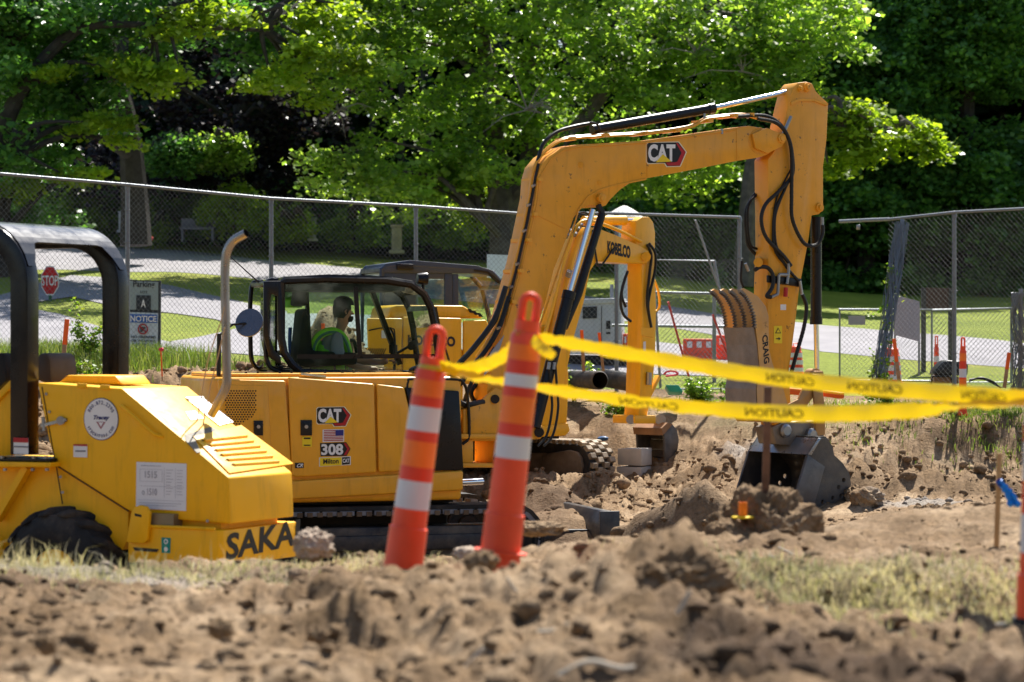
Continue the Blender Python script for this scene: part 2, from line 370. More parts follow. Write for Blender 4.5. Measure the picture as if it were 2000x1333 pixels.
def soil_attrs(x, y):
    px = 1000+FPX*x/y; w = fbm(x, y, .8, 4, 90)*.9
    mo = blob(px, y, 1310, 23.2, 120, 1.2)*.9+blob(px, y, 1080, 27.5, 120, .8)*1.2+blob(px, y, 1120, 25.6, 160, 1.2)*1.2+blob(px, y, 1720, 24.5, 260, .9)*.9+blob(px, y, 1760, 15.5, 300, 1.6)*.5+blob(px, y, 1560, 7.7, 400, .8)*1.5+blob(px, y, 1850, 7.4, 300, 1.0)*1.6+blob(px, y, 60, 11.3, 170, .5)*1.0  # damp spoil; near lower-right blobs also put the mound's shade into the soil colour
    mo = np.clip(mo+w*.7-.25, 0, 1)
    gv = np.clip(blob(px, y, 1330, 25.8, 90, .6)+blob(px, y, 1460, 31.0, 70, .8)*1.1+blob(px, y, 300, 12.3, 330, .6)*.9+blob(px, y, 1800, 27.4, 140, .5)*.6+w*.6-.35, 0, .85)
    tf = np.clip(blob(px, y, 1800, 33.5, 420, 1.5)*1.4+blob(px, y, 1650, 10.8, 260, 1.1)*1.0+blob(px, y, 150, 12.4, 300, .5)*.6+blob(px, y, 500, 12.9, 350, .5)*.6+blob(px, y, 200, 34, 500, 2.2)*1.3+blob(px, y, 2300, 11, 200, 2)*.8+w*.6-.3, 0, .9)
    return mo, gv, tf
cols = np.concatenate([np.linspace(-2600, -80, 40), np.linspace(-60, 2060, 640), np.linspace(2080, 4600, 40)])
bv = np.array([(x, y, 0) for y in (-60, -30, -12, -4, 0, 3.6) for x in (-60, -30, -12, -5, 0, 5, 12, 30, 60)], dtype=float); bv[:, 2] = -.02
bi = np.array([[r*9+c, r*9+c+1, r*9+c+10, r*9+c+9] for r in range(5) for c in range(8)])
mesh_np('ground', bv, bi, SOIL, attrs=dict(moist_shade=np.zeros(54), grav=np.zeros(54), turf=np.full(54, .5)), kind='structure')
rows = [3.0]
while rows[-1] < 36.6: rows.append(rows[-1]*(1.0050 if rows[-1] > 6.5 else 1.03))
rows = np.array(rows); CX, RY = np.meshgrid(cols, rows)
gx, gy = (CX-1000)/FPX*RY, RY
gz = H(gx.ravel(), gy.ravel()); nc = len(cols); ii = np.arange(len(rows)-1)[:, None]*nc+np.arange(nc-1)[None]
gf = np.stack([ii, ii+1, ii+nc+1, ii+nc], -1).reshape(-1, 4)
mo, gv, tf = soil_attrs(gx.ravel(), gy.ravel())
mesh_np('ground', np.stack([gx.ravel(), gy.ravel(), gz], 1), gf, SOIL, attrs=dict(moist_shade=mo, grav=gv, turf=tf), smooth=True, kind='structure')
# far ground: mown lawn rising behind the fence, to the horizon
def lawnmat():
    m, n, p = base('lawn_grass')
    c = ramp(n, noise(n, .35, 6, .6), [(.3, (.18, .24, .035)), (.55, (.30, .36, .055)), (.75, (.44, .43, .11))])
    c = mix(n, 1., c, ramp(n, noise(n, 14, 6, .75), [(.3, (.55, .6, .5)), (.7, (1.35, 1.3, 1.2))]), 'MULTIPLY')
    lk(n, c, p.inputs['Base Color']); p.inputs['Roughness'].default_value = .9; p.inputs['Specular IOR Level'].default_value = .2
    bump(n, p, noise(n, 22, 6, .75), 1., .08); return m
fc = np.concatenate([np.linspace(-9000, -100, 30), np.linspace(-60, 2060, 190), np.linspace(2100, 11000, 30)])
fr_ = np.concatenate([np.linspace(35.6, 75, 260), np.geomspace(76, 600, 30)]); CX, RY = np.meshgrid(fc, fr_)
fx, fy = (CX-1000)/FPX*RY, RY; fz = Hb(fx, fy)+.03*fbm(fx, fy, 3., 3, 4)-np.where(fy < 36.4, .06, 0)
nc = len(fc); ii = np.arange(len(fr_)-1)[:, None]*nc+np.arange(nc-1)[None]
mesh_np('lawn', np.stack([fx.ravel(), fy.ravel(), fz.ravel()], 1), np.stack([ii, ii+1, ii+nc+1, ii+nc], -1).reshape(-1, 4), lawnmat(), smooth=True, kind='structure')
ASPH = M('asphalt', (.25, .24, .255), .9, var=.12, sc=1.2, bmp=.3, bsc=90)
CONC = M('concrete', (.42, .40, .37), .85, var=.12, sc=6, bmp=.25)
def strip(name, near, far, mat, lift=.007, n=160, k=14):
    """near / far: pixel polylines of the two edges, laid on the ground"""
    def rs(pl):
        pts = [far_hit(a, b) for a, b in pl]; L = [0]
        for a, b in zip(pts, pts[1:]): L.append(L[-1]+(b-a).length)
        out = []
        for q in np.linspace(0, L[-1], n):
            i = min(max(np.searchsorted(L, q)-1, 0), len(pts)-2); t = (q-L[i])/max(L[i+1]-L[i], 1e-6); out.append(pts[i].lerp(pts[i+1], t))
        return out
    A, B = rs(near), rs(far); v = []
    for a, b in zip(A, B):
        for j in range(k+1):
            q = a.lerp(b, j/k); v.append((q.x, q.y))
    v = np.array(v); z = Hb(v[:, 0], v[:, 1])+.03*fbm(v[:, 0], v[:, 1], 3., 3, 4)+lift
    ii = np.arange(n-1)[:, None]*(k+1)+np.arange(k)[None]
    mesh_np(name, np.column_stack([v, z]), np.stack([ii, ii+1, ii+k+2, ii+k+1], -1).reshape(-1, 4), mat, smooth=True, kind='structure')
strip('road', [(-250, 528), (0, 530), (130, 527), (300, 532), (520, 548), (760, 572), (1000, 600), (1300, 640), (1600, 690), (2200, 735)], [(-250, 468), (0, 472), (130, 476), (300, 487), (520, 510), (760, 532), (1000, 556), (1300, 598), (1600, 636), (2200, 690)], ASPH)
strip('driveway', [(-250, 648), (60, 592), (140, 580), (240, 604), (330, 612), (420, 625), (560, 668)], [(-250, 640), (60, 560), (140, 540), (240, 545), (330, 558), (420, 580), (560, 610)], ASPH, lift=.015)
strip('parking_lot', [(-300, 700), (0, 690), (200, 689), (330, 690), (430, 690), (620, 700), (900, 720), (1200, 732), (1450, 738)], [(-300, 598), (0, 592), (110, 612), (210, 645), (330, 670), (430, 652), (560, 615), (760, 620), (1000, 640), (1450, 690)], ASPH, lift=.011)
# clods and stones lying on the dug earth
def rocks(name, n, sampler, smin, smax, mat, seed, pw=2.2, sink=.25, sub=1):
    r = np.random.default_rng(seed); bs = []
    for k in range(5):
        bm = bmesh.new(); bmesh.ops.create_icosphere(bm, subdivisions=sub, radius=1)
        v = np.array([tuple(a.co) for a in bm.verts]); f = np.array([[q.index for q in p.verts] for p in bm.faces]); bm.free()
        v = v*(1+.38*(r.random((len(v), 1))-.5))*np.array([1, .85, .7]); bs.append((v, f))
    x, y = sampler(r, n); s = smin+(smax-smin)*r.random(len(x))**pw*1.0; z = H(x, y); vs, fs, o = [], [], 0
    for i in range(len(x)):
        v, f = bs[i % 5]; a, b = r.random(2)*6.28; ca, sa, cb, sb = math.cos(a), math.sin(a), math.cos(b), math.sin(b)
        Rm = np.array([[ca, -sa, 0], [sa, ca, 0], [0, 0, 1]])@np.array([[1, 0, 0], [0, cb*.5+.5, -sb*.5], [0, sb*.5, cb*.5+.5]])
        vs.append((v@Rm.T)*s[i]+np.array([x[i], y[i], z[i]+s[i]*(.5-sink)])); fs.append(f+o); o += len(v)
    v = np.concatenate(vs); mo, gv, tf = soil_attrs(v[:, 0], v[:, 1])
    return mesh_np(name, v, np.concatenate(fs), mat, attrs=dict(moist_shade=np.clip(mo+.05, 0, 1), grav=gv, turf=tf*0), kind='stuff')
def sm_px(x0, x1, d0, d1, pwd=1.0):
    def f(r, n):
        d = d0*(d1/d0)**(r.random(n)**pwd); px = x0+(x1-x0)*r.random(n); x = X_(px, d); k = (amp(px, d)*(.5+vn(x/.5, d/.5, 3))) > r.random(n)*1.1
        return x[k], d[k]
    return f
tag(rocks('dirt_clods', 9000, sm_px(-80, 2080, 6.6, 14.5), .004, .034, SOIL, 3, 5, .45), 'loose dirt crumbs and clods over the near dug earth', 'dirt')
tag(rocks('dirt_clods', 30000, sm_px(-50, 2080, 20, 32.5), .008, .075, SOIL, 4, 7, .5), 'dirt crumbs and clods over the pit floor and far bank', 'dirt')
tag(rocks('dirt_clods', 900, sm_px(-60, 2060, 7., 13.2), .02, .075, SOIL, 41, 2.2, .62, 2), 'bigger crumbling clods heaped on the near dug earth', 'dirt')
tag(rocks('dirt_clods', 1500, sm_px(-50, 2080, 20.5, 31.5), .04, .15, SOIL, 42, 3, .62, 2), 'bigger crumbling clods in the pit and on its far bank', 'dirt')
# blades of grass
def grassmat(name, cols, tr=(1.3, 1.5, .7)): return leafmat(name, cols, tr, .6, 1.5, .35)
GRG = grassmat('grass_blades_green', [(.10, .17, .03), (.18, .24, .05), (.30, .30, .12)])
GRD = grassmat('grass_blades_dry', [(.24, .27, .10), (.52, .46, .30), (.66, .60, .44), (.42, .40, .22), (.60, .55, .40)], (1.1, 1.1, .8))
def grass(name, label, n, sampler, h0, h1_, w, mat, seed, lean=.5):
    r = np.random.default_rng(seed); x, y = sampler(r, n); n = len(x); z = H(x, y)-.01
    a = r.random(n)*6.283; h = h0+(h1_-h0)*r.random(n)**1.7; b = r.random(n)*6.283; ln = lean*r.random(n)
    tx, ty = np.cos(b)*h*ln, np.sin(b)*h*ln; wx, wy = np.cos(a)*w/2, np.sin(a)*w/2
    v = np.empty((n, 5, 3)); v[:, 0] = np.stack([x-wx, y-wy, z], 1); v[:, 1] = np.stack([x+wx, y+wy, z], 1)
    v[:, 2] = np.stack([x+wx*.7+tx*.35, y+wy*.7+ty*.35, z+h*.6], 1); v[:, 3] = np.stack([x-wx*.7+tx*.35, y-wy*.7+ty*.35, z+h*.6], 1)
    v[:, 4] = np.stack([x+tx, y+ty, z+h*(1-.35*ln)], 1)
    i = np.arange(n)[:, None]*5; f = np.concatenate([np.concatenate([i, i+1, i+2], 1), np.concatenate([i, i+2, i+3], 1), np.concatenate([i+3, i+2, i+4], 1)])
    return tag(mesh_np(name, v.reshape(-1, 3), f, mat, kind='stuff'), label, 'grass')
def sm_g(regs, tuft=.25, thr=.45):
    def f(r, n):
        X, Y = [], []; W_ = sum(q[4] for q in regs)
        for cx, cd, rx, rd, w in regs:
            k = int(n*w/W_); px = cx+rx*r.normal(size=k)*.5; d = cd+rd*r.normal(size=k)*.5; X.append(X_(px, d)); Y.append(d)
        x, y = np.concatenate(X), np.concatenate(Y); k = vn(x/tuft, y/tuft, 8)*.7+vn(x/.07, y/.07, 9)*.3 > thr*(.6+.6*r.random(len(x))); return x[k], y[k]
    return f
grass('dry_grass', 'dry and green grass tufts along the near left ridge before the roller', 6000, sm_g([(150, 12.1, 330, .7, 3), (420, 12.3, 300, .6, 2), (690, 12.3, 220, .5, 2), (60, 11.6, 200, .7, .5)], .18, .52), .02, .09, .006, GRD, 21, 1.1)
grass('dry_grass', 'taller straw coloured tufts in front of the roller tyre', 500, sm_g([(90, 12.5, 260, .4, 3)], .12, .5), .06, .2, .006, GRD, 27, .9)
grass('dry_grass', 'green and straw coloured grass patch at the near right', 15000, sm_g([(1560, 11.2, 260, 1.0, 3), (1760, 10.6, 260, 1.2, 4), (1900, 10.4, 200, 1.2, 2), (2200, 11, 300, 2, 1)]), .02, .09, .006, GRD, 22, 1.3)
grass('grass', 'green grass on top of the far right bank by the fence', 22000, sm_g([(1900, 32.5, 230, 1.5, 4), (2030, 32.2, 200, 1.6, 2), (1730, 33.6, 150, 1.2, .7), (1400, 34.6, 140, .8, .5), (1800, 34.8, 300, 1.2, 1.4)], .3, .5), .03, .14, .011, GRG, 23, .9)
grass('grass', 'green grass and weeds below the left chain link fence', 17000, sm_g([(130, 33.2, 240, 1.6, 3), (300, 34.4, 160, 1.2, .8)], .35, .4), .06, .38, .013, GRG, 24, .8)
# ---------------------------------------------------------------- trees
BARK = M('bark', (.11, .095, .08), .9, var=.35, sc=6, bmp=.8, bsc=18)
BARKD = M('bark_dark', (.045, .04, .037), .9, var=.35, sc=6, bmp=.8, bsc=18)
DEADW = M('bare_twig', (.22, .19, .16), .8, var=.2)
LMAP = leafmat('maple_leaf', [(.11, .19, .045), (.17, .27, .06), (.28, .37, .09), (.07, .13, .04)], (2.6, 2.8, 1.0), .34)
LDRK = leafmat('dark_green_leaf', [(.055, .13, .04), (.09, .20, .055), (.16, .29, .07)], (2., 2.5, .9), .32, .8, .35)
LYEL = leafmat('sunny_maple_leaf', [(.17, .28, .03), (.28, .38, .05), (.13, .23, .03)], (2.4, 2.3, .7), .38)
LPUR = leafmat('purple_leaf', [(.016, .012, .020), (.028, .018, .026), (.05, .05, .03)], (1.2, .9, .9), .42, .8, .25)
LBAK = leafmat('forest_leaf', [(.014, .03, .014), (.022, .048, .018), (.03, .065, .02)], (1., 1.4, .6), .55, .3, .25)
LIVY = leafmat('vine_leaf', [(.10, .22, .03), (.2, .3, .04), (.3, .3, .06)], (1.4, 1.6, .6))
def leaf_mesh(cx, cy, cz, n_per, rad, flat, ls, seed, droop=.25, tilt=.75):
    r = np.random.default_rng(seed); N = len(cx); k = n_per; cnt = N*k
    c = np.repeat(np.stack([cx, cy, cz], 1), k, 0); rr = np.repeat(rad, k)
    d = r.normal(size=(cnt, 3)); d /= np.linalg.norm(d, axis=1)[:, None]; q = r.random(cnt)**.6*1.12
    o = d*q[:, None]*rr[:, None]; o[:, 2] *= flat; o[:, 2] -= droop*(o[:, 0]**2+o[:, 1]**2)/np.maximum(rr, .1)
    p = c+o; a = r.random(cnt)*6.283
    nrm = np.stack([r.normal(size=cnt)*tilt, r.normal(size=cnt)*tilt-.25, np.ones(cnt)], 1); nrm /= np.linalg.norm(nrm, axis=1)[:, None]
    ax = np.stack([np.cos(a), np.sin(a), np.zeros(cnt)], 1); ax -= nrm*(ax*nrm).sum(1)[:, None]; ax /= np.linalg.norm(ax, axis=1)[:, None]
    bx = np.cross(nrm, ax); s = (ls*(.6+.8*r.random(cnt)))[:, None]
    v = np.empty((cnt, 4, 3)); v[:, 0] = p-ax*s*.5; v[:, 1] = p+bx*s*.42+ax*s*.1-nrm*s*.12; v[:, 2] = p+ax*s*.55-nrm*s*.1; v[:, 3] = p-bx*s*.42+ax*s*.1-nrm*s*.12
    i = np.arange(cnt)[:, None]*4; return v.reshape(-1, 3), np.concatenate([i, i+1, i+2, i+3], 1)
def tree(name, label, blobs, trunks, leaf, bark, ls=.14, n_per=60, rs=.55, flat=.45, seed=1, limbs=10, group=None, base=None, dens=1.0, twigs=None):
    """blobs: (px, py, depth, rx, rz, ry metres) crown masses; trunks: polylines [(px,py,d,radius)]"""
    r = np.random.default_rng(seed); cs = []
    for px, py, d, rx, rz, ry in blobs:
        c = U(px, py, d); n = max(3, int(dens*2.6*(rx*rz+rx*ry+ry*rz)/(rs*rs)))
        q = r.normal(size=(n, 3)); q /= np.linalg.norm(q, axis=1)[:, None]; q *= (r.random(n)**.4)[:, None]
        cs.append(np.stack([c.x+q[:, 0]*rx, c.y+q[:, 1]*ry, c.z+q[:, 2]*rz], 1))
    c = np.concatenate(cs); b = trunks[0][0]; b0 = U(b[0], b[1], b[2]) if base is None else V(base)
    t = thing(name, label, 'tree', (b0.x, b0.y, float(Hb(b0.x, b0.y))), group)
    v, f = leaf_mesh(c[:, 0], c[:, 1], c[:, 2], n_per, rs*(.6+.8*r.random(len(c))), flat, ls, seed+1)
    mesh_np('crown', v, f, leaf, t)
    m = MB()
    for tr in trunks:
        m.tube(spline([U(a, b_, d) for a, b_, d, q in tr], 4), list(np.interp(np.linspace(0, len(tr)-1, (len(tr)-1)*4+1), range(len(tr)), [q[3] for q in tr])), 9)
    tp = [U(a, b_, d) for tr in trunks for a, b_, d, q in tr[1:]]
    for k in range(limbs):
        e = V(c[r.integers(len(c))]); s = min(tp, key=lambda z: (z-e).length+max(0, z.z-e.z)*1.5); md = s.lerp(e, .5)+V((r.normal()*.25, r.normal()*.25, .35))
        m.tube(spline([s, md, e], 4), list(np.linspace(.09, .018, 9)), 6)
    m.build('trunk', bark, t, smooth=True)
    if twigs:
        for (px, py, d), n, L in twigs:
            o = U(px, py, d); w = MB()
            for k in range(n):
                e = o+V((r.normal()*L, r.normal()*L*.5, r.normal()*L*.6)); mdl = o.lerp(e, .55)+V((0, 0, .12)); w.tube([o, mdl, e], [.02, .012, .004], 5)
                for q in range(3): z = mdl.lerp(e, q*.3); w.tube([z, z+V((r.normal()*L*.25, 0, r.normal()*L*.25))], [.008, .003], 4)
            w.build('bare_branch', DEADW, t)
    return t
# the big maple in the middle
tree('maple_tree', 'big spreading green maple behind the excavator boom, its trunk by the boom base', [
    (760, -20, 57, 2.3, 1.5, 2.0), (960, 60, 58, 2.3, 1.5, 2.2), (1180, 40, 57, 2.3, 1.7, 2.2), (1380, 60, 56, 2.0, 1.3, 2.0), (1550, 50, 56, 1.7, 1.1, 1.8),
    (700, 110, 56, 1.6, 1.0, 1.6), (860, 230, 57, 1.8, 1.2, 1.8), (1080, 230, 58, 1.7, 1.1, 1.6), (1330, 190, 56, 1.8, .9, 1.6), (1480, 150, 55.5, 1.3, .7, 1.3), (1560, 20, 55, 1.6, .8, 1.3),
    (700, 330, 56, 1.4, .6, 1.4), (830, 370, 57, 1.6, .6, 1.6), (930, 330, 57, 1.2, .9, 1.5), (1280, 340, 56, 1.6, .5, 1.4), (1200, 300, 57, 1.3, .7, 1.3), (1430, 320, 56.5, 1.0, .4, 1.0),
    (640, 300, 56, .5, .45, .6), (1120, -260, 58, 4.2, 1.4, 2.5), (700, -220, 58, 2.2, 1.2, 2)],
    [[(990, 505, 58, .42), (985, 400, 58, .36), (965, 300, 58, .26), (960, 180, 58, .2), (935, 40, 58, .15), (900, -120, 58, .1)],
     [(985, 420, 58, .3), (1030, 330, 58, .24), (1045, 180, 58, .18), (1050, 20, 58, .14), (1060, -150, 58, .1)], [(1000, 390, 58, .2), (1110, 270, 57, .17), (1180, 180, 57, .15), (1235, 95, 57, .12), (1300, 60, 57, .06)],
     [(920, 400, 57, .05), (945, 430, 57, .07), (985, 470, 58, .1)]],
    LMAP, BARK, seed=5, limbs=46, dens=.66, n_per=78, twigs=[((1030, 215, 55.3), 12, .75), ((660, 215, 54.6), 9, .5), ((1450, 140, 54.8), 6, .5), ((1360, 105, 54.8), 6, .5)])
tree('maple_tree', 'bright green maple limb reaching right past the dipper arm into the dark woods', [
    (1640, 235, 54, .75, .42, .8), (1720, 265, 54, .7, .42, .8), (1790, 255, 54, .45, .33, .6), (1830, 285, 54, .5, .28, .5), (1680, 300, 54, .5, .3, .6), (1590, 210, 54.5, .6, .5, .7), (1690, 215, 54.3, .45, .25, .5), (1610, 320, 54.5, .5, .35, .5)],
    [[(1452, 560, 54.6, .26), (1462, 420, 54.6, .22), (1478, 300, 54.5, .17), (1540, 262, 54.3, .12), (1640, 262, 54, .07), (1760, 268, 54, .035)]], LYEL, BARK, seed=15, limbs=22, dens=1.1, n_per=34, rs=.36, flat=.42)
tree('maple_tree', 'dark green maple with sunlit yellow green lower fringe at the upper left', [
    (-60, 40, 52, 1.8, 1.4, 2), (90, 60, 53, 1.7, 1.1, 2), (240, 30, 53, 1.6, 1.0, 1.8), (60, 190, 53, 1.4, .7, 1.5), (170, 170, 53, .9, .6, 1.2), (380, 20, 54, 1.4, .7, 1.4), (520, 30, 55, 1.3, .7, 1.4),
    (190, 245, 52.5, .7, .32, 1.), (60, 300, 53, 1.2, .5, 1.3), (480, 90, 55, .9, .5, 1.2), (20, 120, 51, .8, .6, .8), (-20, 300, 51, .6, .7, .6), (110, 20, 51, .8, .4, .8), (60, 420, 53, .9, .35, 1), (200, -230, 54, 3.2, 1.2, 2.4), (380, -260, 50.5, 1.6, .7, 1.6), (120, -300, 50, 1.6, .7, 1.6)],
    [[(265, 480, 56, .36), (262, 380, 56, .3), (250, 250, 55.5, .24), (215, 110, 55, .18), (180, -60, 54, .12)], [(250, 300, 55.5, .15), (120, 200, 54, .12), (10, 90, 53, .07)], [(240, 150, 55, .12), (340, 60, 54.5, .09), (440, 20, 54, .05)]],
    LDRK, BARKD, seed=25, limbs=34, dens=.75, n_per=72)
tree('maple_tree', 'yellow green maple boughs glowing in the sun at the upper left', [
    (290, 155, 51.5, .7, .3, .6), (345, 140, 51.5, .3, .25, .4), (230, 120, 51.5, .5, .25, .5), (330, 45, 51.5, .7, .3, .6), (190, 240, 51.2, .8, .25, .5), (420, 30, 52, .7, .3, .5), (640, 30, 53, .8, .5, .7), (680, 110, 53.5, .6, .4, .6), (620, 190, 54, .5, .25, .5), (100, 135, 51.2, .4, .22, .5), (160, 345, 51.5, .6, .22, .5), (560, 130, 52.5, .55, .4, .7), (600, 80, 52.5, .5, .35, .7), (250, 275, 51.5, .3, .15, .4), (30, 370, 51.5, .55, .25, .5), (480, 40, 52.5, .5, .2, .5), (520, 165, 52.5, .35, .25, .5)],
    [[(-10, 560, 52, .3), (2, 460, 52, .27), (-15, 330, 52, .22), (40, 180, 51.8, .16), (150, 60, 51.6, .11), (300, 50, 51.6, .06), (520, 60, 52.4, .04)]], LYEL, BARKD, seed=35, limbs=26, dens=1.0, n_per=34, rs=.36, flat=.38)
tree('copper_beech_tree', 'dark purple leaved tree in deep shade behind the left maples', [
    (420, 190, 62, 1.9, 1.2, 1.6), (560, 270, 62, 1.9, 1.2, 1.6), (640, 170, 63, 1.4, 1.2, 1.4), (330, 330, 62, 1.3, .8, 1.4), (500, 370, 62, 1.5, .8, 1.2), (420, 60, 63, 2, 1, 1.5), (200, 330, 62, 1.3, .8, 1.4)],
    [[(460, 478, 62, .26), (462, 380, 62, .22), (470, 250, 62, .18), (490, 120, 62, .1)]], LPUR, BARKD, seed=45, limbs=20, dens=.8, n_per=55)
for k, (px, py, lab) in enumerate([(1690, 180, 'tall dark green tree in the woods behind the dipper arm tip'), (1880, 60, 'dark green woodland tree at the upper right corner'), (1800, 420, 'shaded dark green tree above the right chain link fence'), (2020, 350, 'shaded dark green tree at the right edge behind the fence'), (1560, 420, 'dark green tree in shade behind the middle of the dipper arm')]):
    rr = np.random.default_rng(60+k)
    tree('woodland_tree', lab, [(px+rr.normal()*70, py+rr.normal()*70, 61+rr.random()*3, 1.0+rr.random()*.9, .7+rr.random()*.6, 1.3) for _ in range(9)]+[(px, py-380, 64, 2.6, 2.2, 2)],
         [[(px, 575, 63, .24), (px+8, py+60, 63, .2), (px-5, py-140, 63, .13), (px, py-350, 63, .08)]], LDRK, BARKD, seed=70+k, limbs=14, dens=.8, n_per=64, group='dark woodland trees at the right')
def bush(label, px, py, d, rx, rz, leaf, seed, ls=.09, name='bush', group=None, n=1.0, rs=.28):
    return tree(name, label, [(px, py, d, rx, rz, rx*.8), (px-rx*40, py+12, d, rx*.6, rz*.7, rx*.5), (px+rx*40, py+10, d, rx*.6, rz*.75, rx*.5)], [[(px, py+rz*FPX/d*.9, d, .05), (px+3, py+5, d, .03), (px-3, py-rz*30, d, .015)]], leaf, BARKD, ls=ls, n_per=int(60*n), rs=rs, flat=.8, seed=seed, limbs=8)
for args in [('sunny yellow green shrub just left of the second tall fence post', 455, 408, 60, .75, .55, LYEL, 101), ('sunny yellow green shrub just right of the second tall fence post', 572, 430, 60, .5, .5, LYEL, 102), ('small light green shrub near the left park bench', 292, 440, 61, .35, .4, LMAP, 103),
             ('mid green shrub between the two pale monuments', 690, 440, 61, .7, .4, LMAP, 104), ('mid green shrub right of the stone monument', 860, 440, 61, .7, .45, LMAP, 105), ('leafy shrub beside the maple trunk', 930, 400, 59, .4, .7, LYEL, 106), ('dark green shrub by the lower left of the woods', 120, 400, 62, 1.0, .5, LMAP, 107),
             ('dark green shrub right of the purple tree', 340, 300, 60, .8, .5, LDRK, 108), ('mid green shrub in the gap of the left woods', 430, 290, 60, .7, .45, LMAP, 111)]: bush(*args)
for o in [o for o in COL.objects if o.name.startswith('bush')]: o['category'] = 'bush'
# rows of low shrubs and the wood far behind, too dense to count
def mass(name, label, cat, boxes, leaf, ls, n, seed, n_per=60, rs=.7):
    r = np.random.default_rng(seed); P = []
    for px0, px1, py0, py1, d0, d1, w in boxes:
        k = int(n*w); d = d0+(d1-d0)*r.random(k); px = px0+(px1-px0)*r.random(k); py = py0+(py1-py0)*r.random(k)
        P.append(np.stack([X_(px, d), d, CZ-(py-666.5)/FPX*d], 1))
    c = np.concatenate(P); v, f = leaf_mesh(c[:, 0], c[:, 1], c[:, 2], n_per, rs*(.6+.8*r.random(len(c))), .8, ls, seed)
    return tag(mesh_np(name, v, f, leaf, kind='stuff'), label, cat)
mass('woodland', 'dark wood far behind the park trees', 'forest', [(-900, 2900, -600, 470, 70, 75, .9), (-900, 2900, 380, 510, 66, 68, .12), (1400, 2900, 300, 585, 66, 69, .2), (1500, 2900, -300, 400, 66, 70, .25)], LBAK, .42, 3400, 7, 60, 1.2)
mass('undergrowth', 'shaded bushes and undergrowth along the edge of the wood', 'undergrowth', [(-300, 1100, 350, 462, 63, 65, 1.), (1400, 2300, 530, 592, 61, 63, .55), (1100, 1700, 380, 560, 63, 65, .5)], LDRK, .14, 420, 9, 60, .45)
rb_ = np.random.default_rng(19); cb = np.stack([rb_.uniform(-60, 60, 900), rb_.uniform(-46, -38, 900), rb_.uniform(0, 15, 900)], 1)
v_, f_ = leaf_mesh(cb[:, 0], cb[:, 1], cb[:, 2], 40, np.full(900, 1.8), .8, .7, 20); tag(mesh_np('woodland', v_, f_, LBAK, kind='stuff'), 'line of park trees behind the camera, mirrored in the cab glass', 'forest')  # unseen leaf mass added behind the camera to block bright low sky
wt = MB(); r0 = random.Random(4)
for px in list(range(-40, 2060, 64)):
    px += r0.uniform(-25, 25); d = r0.uniform(64, 68); gz_ = float(Hb(X_(px, d), d)); a = V((X_(px, d), d, gz_-.2)); q = r0.uniform(.07, .2)
    o = MB().tube([a, a+V((r0.uniform(-.3, .3), 0, 3)), a+V((r0.uniform(-.6, .6), 0, 7))], [q, q*.85, q*.6], 7).build('tree_trunk', BARKD, smooth=True)
    tag(o, 'dark bare tree trunk standing in the shade of the wood', 'tree trunk', 'tree trunks in the wood')
# ---------------------------------------------------------------- the CAT excavator
def cat_logo(mb, P, n):
    """P(a,b): plane point at logo coords a in 0..1 (left-right), b 0..1 (top-bottom); n: offset vector; materials 0 black 1 white 2 red 3 yellow 4 cream"""
    def poly(pts, k, m): mb.quad([P(a, b)+n*k for a, b in pts], m)
    poly([(.03, .02), (.82, .0), (1.02, .42), (.86, 1.0), (.5, 1.02), (.44, .87), (.02, .9), (-.02, .82), (-.02, .1)], .5, 4)
    poly([(.05, .05), (.8, .03), (.99, .42), (.84, .97), (.52, .985), (.46, .85), (.04, .86), (.0, .78), (.0, .12)], 1, 0)
    poly([(.78, .06), (.98, .42), (.84, .95), (.53, .965), (.48, .83), (.7, .83), (.77, .80), (.88, .45), (.74, .06)], 1.5, 2)
    text(mb, 'CAT', P(.03, .80)+n*2, P(.72, .80)+n*2, P(.03, .1)+n*2, .045, 1)
    poly([(.22, .83), (.40, .50), (.62, .80)], 2.6, 3)
